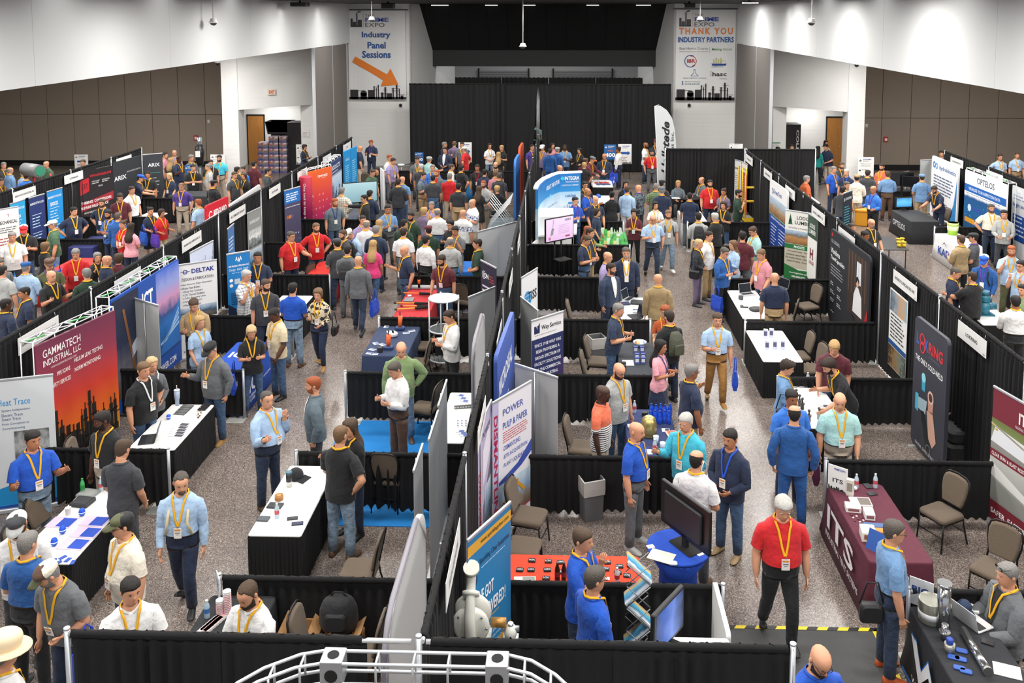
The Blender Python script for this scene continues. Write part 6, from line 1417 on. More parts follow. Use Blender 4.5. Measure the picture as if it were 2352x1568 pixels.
t,w,h=RB('sky blue water treatment banner with a yellow band, behind the white pump','N',1895,300,2228,0,'#2b7fb5',w=.86);q=Print();q.r(0,1.86,w,.12,'#e0a83a');q.t('www.sparklingclear.com',w*.28,1.89,w*.66,.06,'#2a2a2a',.005,lay=1);q.poly([(w*.09,1.55),(w*.15,1.76),(w*.21,1.55),(w*.18,1.48),(w*.12,1.48)],'#123a6a');q.t('Sparkling Clear Industries',w*.26,1.66,w*.7,.08,'#1a3350',.005);q.lines(w*.3,1.62,w*.6,1,.03,.012,'#cfe3f0');q.t("WE'VE GOT",w*.08,1.24,w*.5,.15,'#fff',.02);q.t('YOU COVERED!',w*.08,1.02,w*.78,.15,'#fff',.02)
q.r(w*.3,.97,w*.4,.012,'#e0a83a');q.t('CALL',w*.3,.85,w*.13,.06,'#fff',.01);
for k,s_ in enumerate(('us to find the','equipment you need so you','keep running your business')):q.t(s_,w*.3,.76-k*.075,w*.024*len(s_),.05,'#e6f0f7')
q.poly([(0,.07),(w,.07),(w,.4),(0,.25)],'#123a66');q.poly([(0,.36),(w,.52),(w,.68),(0,.5)],'#e0a83a',1);q.t('sparklingclear.com',w*.4,.5,w*.55,.07,'#2a2a2a',.005,lay=3);q.t('Corporate Office',w*.5,.3,w*.4,.05,'#fff',.01,lay=2);q.lines(w*.5,.26,w*.4,4,.045,.02,'#cfe0ee',2);q.done(t)
t,w,h=WB('blue fabric display on the spine seen at a steep angle','F',2165,860,2320,430,'#3b56a8',2.3,.1,r=.12,th=.06,w=2.2,face=ramp_mat(((0,'#20242e'),(.4,'#2f3a5c'),(.6,'#3f5cae'),(1,'#4a66b8')),2,.1,2.3));q=Print();q.t('MICROSEAL',.15,1.55,1.7,.3,'#e6ebf7',.03);q.lines(.2,1.2,1.7,4,.14,.06,'#c5cfe8');q.poly([(.4,.3),(1.0,.9),(1.2,.3)],'#4a90d0',2);q.done(t)
# left of the spine: displays seen from behind or edge-on
def back_wall(lab,X,y0,y1,h,r=.2,c='#efefef',z0=.06):
 t=wallboard(lab,(X,y0),radians(90),y1-y0,z0,h-z0,c,r=r,th=.05,face=mat('#f2f2f2',.6,kind='sheer'));m=MB();pts=[(.02,.03,z0),(.02,.03,h-r)]+[(r-r*cos(radians(a)),.03,h-r+r*sin(radians(a)))for a in(30,60,90)]+[(y1-y0-r,.03,h),(y1-y0-.02,.03,h-r),(y1-y0-.02,.03,z0)]
 m.tube(pts,.03,8);obj('frame_tube',m,mat('#8a8790',.5),t);return t
back_wall('white fabric display with a rounded top at the very front of the spine',-1.5,7.15,9.3,2.3,.45);back_wall('white fabric display with a rounded top beside the white narrow table',-1.42,13.75,15.6,2.3,.35)
for k,(ya,yb,X)in enumerate(((11.1,11.95,-1.74),(12.1,13.0,-1.76),(10.3,10.98,-1.8))):
 t=rollup('plain grey back of a banner beside the spine, %s of three near the blue carpet'%('middle','farthest','nearest')[k],(X,ya),radians(90),yb-ya,2.05,'#c3c5c8',face=mat('#c3c5c8',.6,kind='sheer'))
for(r,x0,y0,x1,y1,lab,c)in(('B',1990,915,2352,820,'wide plain grey banner backs beside the blue clothed table','#d2d4d6'),('F',1905,330,2145,235,'plain grey banner back beside the glass display stand','#b5b7b9')):RB(lab,r,x0,y0,x1,y1,c,h=2.0,face=mat(c,.6,kind='sheer'))
t,w,h=RB('black and navy banner with white round logo beside the spine','B',2015,1170,2170,1250,'#27283c',h=2.0,w=.75);q=Print();q.disc(.16,1.72,.09,'#fff',ring=.015,a0=60,a1=300);q.t('ION',.14,1.66,.24,.12,'#fff',.02);q.lines(.42,1.74,.25,3,.06,.025,'#c9503a');q.lines(.08,1.45,.55,2,.1,.05,'#d0d2dc');q.done(t)
t=thing('curved_display','curved white counter display with blue printed panels','display',(-.82,26.0,0))
def cwall(pts,z0,z1,mtl,nm,th=.08):
 m=MB();n=len(pts);nr=[]
 for i in range(n):
  a=Vector(pts[max(i-1,0)]);b=Vector(pts[min(i+1,n-1)]);d=(b-a).normalized();nr.append(Vector((-d.y,d.x)))
 V=[]
 for(x,y),nn in zip(pts,nr):V+=[(x,y,z0),(x,y,z1),(x+nn.x*th,y+nn.y*th,z1),(x+nn.x*th,y+nn.y*th,z0)]
 F=[]
 for i in range(n-1):
  for a in range(4):F.append((i*4+a,i*4+(a+1)%4,i*4+4+(a+1)%4,i*4+4+a))
 F+=[(0,3,2,1),(n*4-4,n*4-3,n*4-2,n*4-1)];m.add(V,F);return obj(nm,m,mtl,t)
arc=[(0.02,0),(.06,.7),(.2,1.5),(.45,2.2),(.62,2.55)]
blu=ramp_mat(((0,'#c3dcec'),(.35,'#dce9f1'),(.6,'#a9d0e8'),(.62,'#2f8fd0'),(1,'#1f6fb8')),2,.9,2.4)
cwall(arc,.9,2.4,blu,'side_panel');cwall([(.62,2.55),(1.3,2.75)],.9,2.4,blu,'front_panel')
cwall([(x-.02,y)for x,y in arc]+[(1.35,2.76)],2.4,2.46,mat('#f2f2f2',.4),'top_trim',.12);cwall([(-.1,-.4),(0,0)]+arc,0,.9,mat('#f0f0f0',.4),'lower_wall',.05)
m=MB();m.add([(0,.05,1.02),(1.15,.4,1.02),(1.2,2.1,1.02),(.55,2.2,1.02),(.12,1.0,1.02),(0,.05,.97),(1.15,.4,.97),(1.2,2.1,.97),(.55,2.2,.97),(.12,1.0,.97)],[(0,1,2,3,4),(9,8,7,6,5)]+[(i,i+5,(i+1)%5+5,(i+1)%5)for i in range(5)]);obj('counter_top',m,mat('#f4f4f4',.3),t)
m=MB();m.box((.0,.42,0),(1.05,.5,1.5));m.add([(0,.42,1.5),(1.05,.42,1.5),(1.05,.9,1.66),(.05,.9,1.66),(0,.5,1.4),(1.05,.5,1.4),(1.05,.9,1.6),(.05,.9,1.6)],[(0,1,2,3),(7,6,5,4),(0,3,7,4),(1,5,6,2),(3,2,6,7)]);m.box((1.0,.42,0),(1.06,1.0,1.5));obj('counter_front',m,mat('#efefef',.4),t)
def turned(q,par,loc,ang):o=q.done(par);o.location=loc;o.rotation_euler=(0,0,ang)
q=Print();q.disc(.1,2.25,.06,'#35c0e0');q.t('INTEGRA',.18,2.19,.48,.12,'#fff',.02);q.t('TECHNOLOGIES',.2,2.11,.44,.045,'#e6f2fa',.01);q.t('A FLEXITALLIC COMPANY',.06,2.0,.58,.05,'#dcecf7',.01);q.t('LeakSeek',.2,1.65,.36,.09,'#2a6fae',.01);q.r(.3,1.42,.35,.06,'#2a8fd0');skyline(q,.05,1.0,.6,.4,'#4a5560');turned(q,t,(.62,2.54,0),atan2(.2,.68))
q=Print();q.t('ABOUT THE FUTURE',.05,2.15,1.3,.13,'#fff',.01);q.poly([(.2,1.85),(.5,1.98),(.6,1.85)],'#8fd0f0');q.t('Remote Monitoring',.2,1.55,.9,.09,'#4a7fae',.01);turned(q,t,(.2+.02,1.0,0),atan2(1.2,.37))
# right booths
t,w,h=RB('white text banner at the far end of the right booths','C',1958,250,2050,280,'#e2e2e0');q=Print();q.t('CoreSolutions',w*.12,1.72,w*.7,.09,'#444',.01);q.lines(w*.12,1.55,w*.7,14,.08,.03,'#888');q.done(t)
t,w,h=RB('white and rust red banner at the far end of the right booths','C',2055,280,2105,310,'#b8563f');q=Print();q.r(0,1.72,w,.33,'#e6e2de');q.t('CONSTRUCT',w*.12,1.78,w*.76,.1,'#c05a3a',.01);q.lines(w*.12,1.55,w*.7,13,.09,.03,'#e8cfc6');q.done(t)
t,w,h=WB('white to blue fabric display with a scaffolded building','D',65,435,255,570,'#24479a',2.3,.08,r=.12,w=2.0,face=ramp_mat(((0,'#1d3f96'),(.52,'#24479a'),(.54,'#e8ecf2'),(.8,'#f0f0f0'),(1,'#f0f0f0')),2,.08,2.3));q=Print();q.t('GreenTech',.5,1.95,.9,.14,'#2f55a0',.01);q.disc(.38,2.0,.09,'#2a5fa5',ring=.03);q.t('Reliable Coating Specialists',.25,1.12,1.6,.09,'#fff',.01);q.lines(.25,.95,.7,7,.1,.04,'#cfdaf0');q.lines(1.15,.95,.7,7,.1,.04,'#cfdaf0');q.r(0,1.24,w,.02,'#4fae4e');q.done(t);pict(t,.02,1.27,w-.04,.55,ramp_mat(((0,'#7a5a40'),(.4,'#b08a60'),(.6,'#a3aeb5'),(1,'#bcd2e6')),2,0,.55,.7,7))
t,w,h=RB('white and green lumber banner with a timber yard photograph','D',205,715,400,745,'#e6e4de',w=.85)
q=Print();q.poly([(w*.12,1.75),(w*.24,1.75),(w*.18,1.98)],'#1f5a35');q.poly([(w*.1,1.68),(w*.26,1.68),(w*.18,1.86)],'#1f5a35');q.t('LODGE',w*.4,1.84,w*.5,.1,'#2c3a34',.015);q.t('LUMBER',w*.34,1.7,w*.62,.1,'#2c3a34',.015);q.t('INDUSTRIAL & COMMERCIAL',w*.12,1.57,w*.76,.04,'#555');q.r(0,1.0,w,.13,'#1f7038');q.t('PRODUCTS',w*.33,1.03,w*.36,.07,'#fff',.02,lay=1);q.r(0,.46,w,.54,'#b9b3a0')
for k,s_ in enumerate(('Pine Lumber/Timber . Plywood','Hardwood Lumber/Timber . Laths','Pile Cushion Blocks . Dim Plates','Custom Products . Cut to Size')):l=w*.028*len(s_);q.t(s_,w/2-l/2,.9-k*.09,l,.055,'#2f2f2a',.01,lay=1)
q.poly([(0,.07),(w,.07),(w,.44),(w*.5,.42),(0,.55)],'#1f6b36',1);q.t('www.lodgelumber.com',w*.18,.3,w*.64,.055,'#fff',.015,lay=2);q.t('1.800.858.5879',w*.26,.2,w*.48,.055,'#fff',.015,lay=2);q.done(t);pict(t,0,1.14,w,.38,ramp_mat(((0,'#7a5636'),(.45,'#b5814e'),(.6,'#6d665c'),(1,'#a9c0d6')),2,0,.38,.5,8))
t,w,h=RB('narrow white and dark green lumber banner with a red emblem','D',400,740,480,790,'#e9e9e6',w=.8);q=Print();q.r(0,1.45,w,.6,'#2f4a3a');q.t('LODGE',w*.3,1.72,w*.5,.12,'#e9ece9',.02,lay=1);q.t('LUMBER',w*.25,1.56,w*.62,.12,'#e9ece9',.02,lay=1);q.t('H',w*.36,.86,.25,.3,'#7a2f3f',.04);q.t('LODGE',w*.3,.72,.36,.1,'#a53a35',.02);q.poly([(0,.07),(w*.7,.07),(0,.4)],'#2f4a3a',1);q.done(t)
t,w,h=WB('dark travel services display with a seated woman photograph','D',610,870,980,1150,'#22242a',2.3,.06,r=.14,w=2.75)
q=Print();q.poly([(.1,2.15),(.22,2.25),(.24,2.12)],'#c02a30');q.t('CLC LODGING',.12,1.98,.6,.08,'#b9bcc2',.01);q.t('Workforce',.12,1.72,.65,.13,'#eceef0',.02);q.t('Travel Specialists',.12,1.54,1.0,.13,'#eceef0',.02);q.lines(.12,1.42,1.0,4,.07,.03,'#9a9da4')
for i in range(3):
 for j in range(2):q.lines(.14+.5*j,1.0-.2*i,.32,2,.05,.03,'#b9bcc2')
q.r(1.35,.7,1.3,1.45,'#3a2f2a')
for k in range(6):q.r(1.42+k*.21,1.2,.05,.95,'#5f4a3c',1)
q.r(1.95,1.5,.28,.5,'#d9dfe6',1);q.poly([(1.75,.8),(2.35,.8),(2.3,1.25),(2.1,1.42),(1.95,1.42),(1.8,1.2)],'#e2e2e4',2);q.disc(2.03,1.53,.1,'#d0a086',3);q.poly([(1.92,1.45),(1.93,1.62),(2.04,1.67),(2.14,1.6),(2.13,1.5),(2.05,1.6)],'#241b18',4);q.poly([(2.1,.06),(2.7,.06),(2.7,1.15)],'#b3202c',3);q.poly([(1.35,.5),(1.7,.75),(2.7,.06),(1.35,.06)],'#26282e',4);q.lines(.2,.3,.3,1,.05,.03,'#b9bcc2');q.done(t)
t=thing('poster','hanging poster of gear photographs and text on the right drape','poster',(XR-.08,18.25,0),radians(-90));m=MB();m.box((0,0,.35),(.95,.006,1.95));obj('sheet',m,mat('#e3e3e1',.5),t);pict(t,.03,1.5,.89,.42,ramp_mat(((0,'#4a5a6a'),(.4,'#8d9aa5'),(.7,'#c99a6a'),(1,'#7fb0c5')),0,0,.89,.9,7));q=Print();q.lines(.08,1.42,.78,7,.075,.04,'#3a3d44',ragged=.2);q.r(0,.8,.95,.1,'#23508a');q.done(t);pict(t,0,.36,.95,.43,ramp_mat(((0,'#2f2a26'),(.4,'#8a6a40'),(.7,'#6a7a70'),(1,'#3a3a38')),0,0,.95,1.4,12))
t,w,h=WB('tall dark fitting display with a red and blue ring logo','H',1375,480,1655,740,'#363842',2.3,.05,r=.1,th=.06,w=1.25,rot=-88)
q=Print();q.t('L',.1,1.85,.1,.2,'#3f62c8',.03);q.disc(.32,1.98,.1,'#d0303a',ring=.028);q.disc(.34,1.84,.1,'#d0303a',ring=.028,lay=1);q.t('K',.44,1.83,.13,.2,'#3f62c8',.03);q.t('RING',.58,1.83,.52,.2,'#d0303a',.03);q.lines(.6,1.77,.5,1,.03,.015,'#6a6f80');q.t('THE ONLY COLD-WELD',.08,1.56,1.05,.095,'#f0f0f2',.015)
q.poly([(.36,1.35),(.52,1.35),(.5,1.12),(.38,1.12)],'#3f9fbf',1);q.disc(.44,1.35,.08,'#8fd3e6',2);q.poly([(.14,.98),(.26,1.0),(.26,.68),(.14,.7)],'#4fb0cf',1);q.poly([(.26,.95),(.6,1.0),(.55,.75),(.26,.75)],'#9fb4c0',1);q.poly([(.62,1.12),(.84,1.12),(.82,.86),(.65,.86)],'#c09080',1);q.disc(.73,1.12,.11,'#d8b5a8',2);q.disc(.73,1.12,.07,'#4a3a38',3)
q.poly([(.6,.85),(.82,.9),(.98,.45),(.85,.3),(.7,.4)],'#c9a08e',1);q.poly([(.36,.75),(.5,.78),(.78,.2),(.62,.16)],'#202226',1);q.disc(.7,.2,.09,'#8a8d94',ring=.012,lay=2);q.t('FASTER. SAFER. STRONGER',.2,.1,.9,.05,'#d5d7dc',.01);q.done(t)
t,w,h=RB('maroon and white blast resistant building banner at the right edge','H',2080,1130,2352,1285,'#7a2a38',w=.85)
q=Print();q.t('ITS',w*.62,1.72,w*.26,.17,'#f0ecec',.03);q.t('INDUSTRIAL TENT SYSTEMS',w*.55,1.64,w*.4,.04,'#e9dfe0');q.r(0,1.02,w,.12,'#7a2532',1);q.t('CLEAR SPAN & BLAST RESISTANT',w*.04,1.05,w*.92,.055,'#f3eeee',.015,lay=2);q.r(0,.07,w,.3,'#7a2532',1);q.t('SAFER. FASTER.',w*.08,.18,w*.84,.08,'#fff',.02,lay=2);q.poly([(0,1.25),(w,1.2),(w,1.45),(w*.1,1.5)],'#e3e6ea',2);q.poly([(0,1.5),(w,1.35),(w,1.38),(0,1.53)],'#c9b58a',2)
q.r(w*.1,1.44,.05,.03,'#d6a52a',3);q.poly([(0,.95),(w,.7),(w,.6),(0,.75)],'#e2e2de',2);q.poly([(0,.72),(w,.56),(w,.38),(0,.4)],'#8d8f8a',2);q.done(t);pict(t,0,1.14,w,.46,ramp_mat(((0,'#8a8a86'),(.4,'#9d9c96'),(.75,'#7d8a52'),(1,'#6d7a48')),2,0,.46,.3,5));pict(t,0,.37,w,.65,ramp_mat(((0,'#8a8b86'),(1,'#bfc0bb')),2,0,.65,.3,4))
t,w,h=WB('white cleaning services banner with a blue edge','D',1525,220,1765,320,'#e4e6ea',2.3,.08,r=.1);q=Print();q.disc(.25,2.0,.12,'#2f6fb5',ring=.06);q.disc(.48,1.98,.12,'#5fa8d8',ring=.06);q.t('hydrokinetics',.75,1.85,1.5,.2,'#3a6ea8',.015);q.lines(.25,1.6,1.85,6,.11,.06,'#5a6a85',ragged=.15);q.lines(.6,.85,1.0,4,.14,.04,'#3a4a66');q.poly([(w-.1,.1),(w-.06,1.9),(w-.3,.9),(w-.8,.1)],'#2f7fc0');q.done(t)
RB('plain pale grey panel beside the white cleaning banner','D',1420,270,1530,262,'#b9bdbd',2.05)
t,w,h=WB('blue and white drone inspection display with green clips','D',1825,350,2200,490,'#174f80',2.3,.05,face=ramp_mat(((0,'#123a66'),(.4,'#1b5f95'),(.62,'#1a4f85'),(.66,'#eef0f2'),(1,'#eef0f2')),2,.05,2.3,.04,6));q=Print();q.t('OPTELOS',.85,1.98,1.15,.2,'#46506a',.01);q.r(0,1.62,w,.24,'#1f5fb0');q.t('VISUALIZE YOUR INSPECTION DATA',.3,1.69,2.1,.1,'#dcebfa',.015,lay=1);q.lines(.1,1.56,2.4,1,.05,.03,'#8a94a5');q.r(.1,.6,.7,.16,'#d99a2a');q.disc(.4,1.1,.12,'#cfe4f2');q.disc(2.1,.95,.12,'#cfe4f2',ring=.03);q.r(.6,1.05,.6,.12,'#2f4fa0');q.poly([(1.4,1.1),(1.8,1.25),(1.8,.7),(1.5,.6)],'#6a3a8a')
for k in range(30):q.disc(.1+2.4*RS.rand(),.2+1.1*RS.rand(),.02,'#5fb0d8',n=6)
q.done(t);popup_frame(t,w,2.36,n=5)
t,w,h=WB('white banner with bold blue words at the right edge','D',2250,490,2430,560,'#e6e8ec',2.2,.05);q=Print();q.lines(.1,1.9,.8,2,.09,.05,'#9aa2b5');q.t('begin and...',.08,1.55,.9,.16,'#2f4f9a',.02);q.r(.1,.55,1.0,.8,'#1f4fa0');q.lines(.16,1.25,.8,5,.13,.06,'#dbe6f7',1);q.done(t)
t,w,h=RB('small black banner with cyan text in the right hall','D',725,570,820,535,'#20252c',w=.7);q=Print();q.disc(.1,1.85,.05,'#e0e4e8',ring=.02);q.t('CONCENTRIC',.18,1.82,.46,.08,'#e9edf0',.02);q.lines(.12,1.6,.45,8,.08,.03,'#4fb8d0');q.r(.05,.5,.28,.35,'#b9c3c9');q.r(.37,.5,.28,.35,'#5a4a48');q.done(t)
# hanging banners, easel signs, flag
def hall_banner(label,px0,px1,Y,ztop,zbot):
 x0,x1=(px0-1300)*Y/2084,(px1-1300)*Y/2084
 t=thing('hanging_banner',label,'banner',(x0,Y,0));w=x1-x0
 m=MB();n=14;m.add([(w*i/n,0.02+.018*sin(i*.9),z)for z in(zbot,(ztop+zbot)/2,ztop)for i in range(n+1)],[(r_*(n+1)+i,r_*(n+1)+i+1,(r_+1)*(n+1)+i+1,(r_+1)*(n+1)+i)for r_ in range(2)for i in range(n)]);obj('banner_cloth',m,mat('#d9dad9',.7),t)
 m=MB();m.tube([(-.15,0,ztop+.04),(w+.15,0,ztop+.04)],.025,8);obj('top_pole',m,mat('#5a5c60',.5,.4),t)
 q=Print()
 s=w/2.83;fx=w*.05
 for a,b_,hh in((.0,.1,.36),(.12,.14,.2),(.28,.06,.62),(.36,.1,.3),(.47,.08,.3)):q.r(fx+a*s,ztop-.75*s,b_*s,hh*s,'#2d2d2f')
 q.r(fx,ztop-.8*s,.56*s,.06*s,'#2d2d2f');q.poly([(fx+.3*s,ztop-.12*s),(fx+.4*s,ztop-.03*s),(fx+.56*s,ztop-.05*s),(fx+.42*s,ztop-.1*s)],'#2d2d2f')
 q.r(fx+.63*s,ztop-.85*s,.015*s,.75*s,'#c98a6a');q.t('THE',fx+.72*s,ztop-.3*s,.42*s,.11*s,'#4a4c52');q.t('PRIME',fx+.72*s,ztop-.55*s,1.15*s,.2*s,'#3c50a8',.03);q.t('EXPO',fx+.72*s,ztop-.8*s,.95*s,.2*s,'#3a3b40')
 return t,w,s,q
def plant(q,w,z,h):
 c='#262426';q.r(0,z,w,h*.16,c)
 for a,b_,hh in((.02,.14,.62),(.2,.11,.42),(.33,.1,.6),(.43,.02,.85),(.47,.015,.75),(.505,.018,.95),(.56,.04,.45),(.62,.03,.8),(.66,.09,.4),(.76,.025,.75),(.82,.03,1.0),(.87,.02,.7),(.9,.05,.25)):q.r(w*a,z,w*b_,h*hh,c)
 for a,b_,zz in((.14,.1,.55),(.42,.09,.8),(.42,.09,.6),(.55,.12,.35),(.6,.07,.6),(.74,.14,.55),(.74,.14,.7),(.8,.1,.85),(.86,.12,.3)):q.r(w*a,z+h*zz,w*b_,h*.02,c)
 q.disc(w*.255,z+h*.38,w*.055,c)
t,w,s,q=hall_banner('white hanging banner with an orange arrow and industry panel sessions',797,930,43.85,7.62,3.3);B_='#1d4c8f'
for k,(s_,x,l)in enumerate((('Industry',.24,.5),('Panel',.335,.32),('Sessions',.24,.5))):q.t(s_,w*x,6.24-k*.46,w*l,.36 if k!=1 else.33,B_,.03)
q.poly([(w*.12,5.4),(w*.065,5.13),(w*.6,4.25),(w*.555,3.95),(w*.87,4.03),(w*.73,4.82),(w*.67,4.53)],'#d9761c',1);plant(q,w,3.31,.75);q.done(t)
t,w,s,q=hall_banner('white hanging banner thanking industry partners with logos',1551,1686,43.85,7.66,3.3)
q.t('THANK YOU',w*.05,6.48,w*.9,.32,'#d9762c',.03,spacing=1.35);q.t('INDUSTRY PARTNERS',w*.03,6.1,w*.94,.26,B_,.03);q.t('East Harris County',w*.06,5.72,w*.48,.15,'#6a6a6e');q.lines(w*.06,5.65,w*.48,1,.05,.03,'#9a9a9e',ragged=.05);q.r(w*.565,5.6,.012,.28,'#8a8a8a');q.t('Making Good.',w*.6,5.68,w*.34,.15,'#4f8a45',.005,.3)
q.disc(w*.25,5.2,.3,'#2f4d8f',ring=.035,a0=60,a1=320);q.disc(w*.26,5.2,.26,'#b02a3a',ring=.035,a0=-80,a1=100);q.t('IBR',w*.19,5.12,w*.14,.18,'#a3283a',.03);q.poly([(w*.6,5.08),(w*.86,5.08),(w*.84,4.98),(w*.62,4.98)],'#27408a')
for k in range(4):q.r(w*(.63+.04*k),5.1,.05,.2+.06*(k%2),'#b5b56a')
q.disc(w*.8,5.12,.12,'#b5b56a',ring=.02,a0=0,a1=180);q.lines(w*.6,4.92,w*.26,1,.05,.03,'#6a7a9a');q.poly([(w*.305,4.8),(w*.335,4.8),(w*.335,4.65),(w*.39,4.48),(w*.25,4.48),(w*.305,4.65)],'#3f5f9a',0);q.poly([(w*.312,4.76),(w*.328,4.76),(w*.328,4.63),(w*.37,4.5),(w*.27,4.5),(w*.312,4.63)],'#d9dad9',2);q.t('TEXAS CHEMISTRY COUNCIL',w*.12,4.35,w*.4,.06,'#4a5a80');q.t('hasc',w*.62,4.48,w*.24,.2,'#3a3a3e',.02)
for k in range(4):q.disc(w*.595,4.5+k*.07,.018,'#3a3a3e',n=8)
q.t('COUNCIL',w*.74,4.33,w*.13,.05,'#4a4a4e');q.t('SAN JACINTO',w*.16,4.18,w*.26,.06,'#5a6a80');q.t('COLLEGE',w*.16,4.06,w*.25,.09,'#4a5a78');q.t('S',w*.105,4.06,.08,.18,'#3a5a8a',.02);plant(q,w,3.31,.85);q.done(t)
def easel(label,r,x0,y0,x1,y1,Y,kind,leg=True):
 (xa,za),(xb,zb)=atY(r,x0,y0,Y),atY(r,x1,y1,Y);w,z0,h=xb-xa,zb,za-zb
 t=thing('easel_sign',label,'sign',(xa,Y,0));m=MB();m.box((0,0,z0),(w,.02,za));obj('board',m,mat('#1f5fa0' if kind=='blue' else '#e9e9e7',.5),t)
 m=MB();m.tube([(.05,.05,0),(w*.4,.03,za)],.012,6);m.tube([(w-.05,.05,0),(w*.6,.03,za)],.012,6);m.tube([(w/2,.5,0),(w/2,.04,za-.05)],.012,6);m.box((0,-.03,z0-.03),(w,.03,z0));obj('easel',m,BLK,t)
 q=Print();fg='#ffffff' if kind=='blue' else '#2d2d30'
 for a,hh in((.08,.06),(.13,.1),(.18,.07)):q.r(w*a,za-h*.22,w*.04,h*hh,fg)
 q.t('PRIME',w*.34,za-h*.14,w*.5,h*.06,'#ffffff' if kind=='blue' else '#3c50a8',.02);q.t('EXPO',w*.34,za-h*.22,w*.36,h*.05,fg)
 if kind=='blue':q.t('AISLE',w*.28,za-h*.44,w*.44,h*.09,'#e0783a',.02);q.t('400' if '400' in label else '200',w*.08,za-h*.8,w*.84,h*.26,'#ffffff',.03);skyline(q,.02,z0+.01,w-.04,h*.12,'#16386a')
 elif kind=='arrow':q.poly([(w*.2,za-h*.4),(w*.7,za-h*.4),(w*.7,za-h*.34),(w*.9,za-h*.46),(w*.7,za-h*.58),(w*.7,za-h*.52),(w*.2,za-h*.52)],'#1f4fa0');q.lines(w*.2,za-h*.68,w*.5,3,h*.09,h*.035,'#8a4a50');skyline(q,.02,z0+.01,w-.04,h*.1,'#222')
 else:q.t('Thank you to our',w*.15,za-h*.36,w*.68,h*.05,'#444',.01);q.t('Exhibit Sponsors',w*.18,za-h*.46,w*.6,h*.05,'#555',.01);q.disc(w*.14,za-h*.66,w*.06,'#27324a');q.lines(w*.26,za-h*.64,w*.6,1,.05,h*.03,'#777');skyline(q,.02,z0+.01,w-.04,h*.1,'#222')
 q.done(t);return t
easel('blue aisle 400 sign on an easel before the stage curtain','C',814,125,922,265,40.2,'blue');easel('white easel sign with an arrow, right of the aisle number sign','C',940,120,1060,298,40.6,'arrow');easel('white easel sign behind the red polo man at the curtain','B',1815,105,1935,285,40.8,'arrow');easel('small blue aisle sign left of the stage curtain','B',1422,195,1500,290,40.6,'blue')
easel('white arrow sign under the left taupe wall','A',668,215,795,350,40.5,'arrow');easel('white sponsor sign beside the left pillar','A',1893,215,2030,350,38.0,'text');easel('blue aisle sign beside the chrome pump stand','A',1664,310,1740,460,34.0,'blue');easel('white sponsor sign under the right taupe wall','D',858,238,996,420,38.0,'text');easel('white sign beside the black bin in the left recess','u',352,1300,470,1480,41.0,'text');easel('small white sign above the end drape','C',1943,118,2062,168,35.5,'text')
t=thing('feather_flag','tall silver feather flag with black script lettering','flag',(3.62,35.2,0));m=MB();ol=[(0,.3),(.02,3.3),(.1,3.72),(.3,3.7),(.55,3.5),(.75,3.1),(.85,2.6),(.88,2.0),(.86,.3)];ol=[(0,.3),(-.06,2.2),(-.13,3.3),(-.16,3.9),(.05,3.92),(.3,3.75),(.5,3.45),(.62,3.0),(.68,2.4),(.7,1.2),(.68,.3)]
m.prism(ol,0,.012);obj('flag_cloth',m,mat('#c3c7c9',.5),t);m=MB();m.tube([(.0,.006,0),(-.02,.006,.6),(-.07,.006,2.2),(-.14,.006,3.3),(-.17,.006,3.9),(0,.006,3.95)],.014,6);obj('pole',m,mat('#e6e6e6',.4),t);m=MB();m.box((-.25,-.25,0),(.25,.25,.02));obj('base',m,BLK,t);q=Print();q.t('Hallstede',.12,1.2,.3,2.1,'#1c1c1e',.03,.35,rot=1);q.t('Services Inc.',.46,1.5,.13,1.4,'#2c2c2e',.01,rot=1);q.done(t)
# tables
CL=lambda c:mat(c,.85,kind='drape')
table('white table with black skirt and blue flyers, nearest on the left',-6.85,10.4,-6.08,12.12);table('white table with black skirt holding a laptop and leaflets before the refinery display',-6.81,13.34,-6.07,14.96)
I_=table('table under a royal blue cloth with a white logo',-6.75,16.2,-6.06,17.95,cloth=CL('#1a4fb8'));q=Print();q.t('ICT',.15,.3,.7,.3,'#e6ecf8',.03);q.t('INTERNATIONAL',.15,.2,.6,.06,'#e6ecf8',.01);q.t('TOWER',.15,.12,.3,.06,'#e6ecf8',.01);q.t('www.ictower.com',.95,.3,.6,.06,'#e6ecf8');o=q.done(I_);o.location=(.76,.08,0);o.rotation_euler=(0,0,pi/2);q=Print();q.t('ICT',.1,.2,.5,.3,'#e6ecf8',.03);o=q.done(I_);o.location=(0,.7,.75);o.rotation_euler=(-pi/2,0,0);table('small white table with black skirt beside the bright blue polo',-6.8,19.35,-6.05,21.05);table('table under a bright red cloth before the two men in red polos',-6.7,22.45,-6.05,24.1,cloth=CL('#cf2a22'))
table('red clothed table with orange tool poles',-3.84,19.6,-3.08,21.9,cloth=CL('#b3242c'));table('table under a navy cloth with two orange lamps',-4.02,17.3,-3.14,18.98,cloth=CL('#2b3a5a'));table('white table with black skirt left of the brown chair, nearly bare',-4.12,11.08,-3.42,12.9)
table('black clothed table with pink cups behind the front drape',-4.1,7.6,-3.36,9.85,cloth=CL('#26272a'));table('narrow white table with pens and leaflets along the spine',-2.05,13.7,-1.6,15.6)
table('orange clothed table with rows of black koozies',-.95,10.16,.92,10.76,cloth=CL('#e0482a'));table('navy clothed table with a gold cask and blue bottles',1.0,13.28,1.78,15.0,cloth=CL('#2b3763'));table('charcoal clothed table with candy bowl and blue boxes',1.05,16.5,1.8,18.18,cloth=CL('#3a3d44'))
table('white table with black skirt before the blue suits',1.12,19.5,1.87,21.15);table('green topped table with wire racks',1.02,25.75,1.84,27.65,cloth=CL('#3f9a48'));table('white table with a blue cap on it',1.0,31.95,1.62,33.3);table('black table of catalogues beyond the curved blue display',1.05,35.0,1.85,36.5)
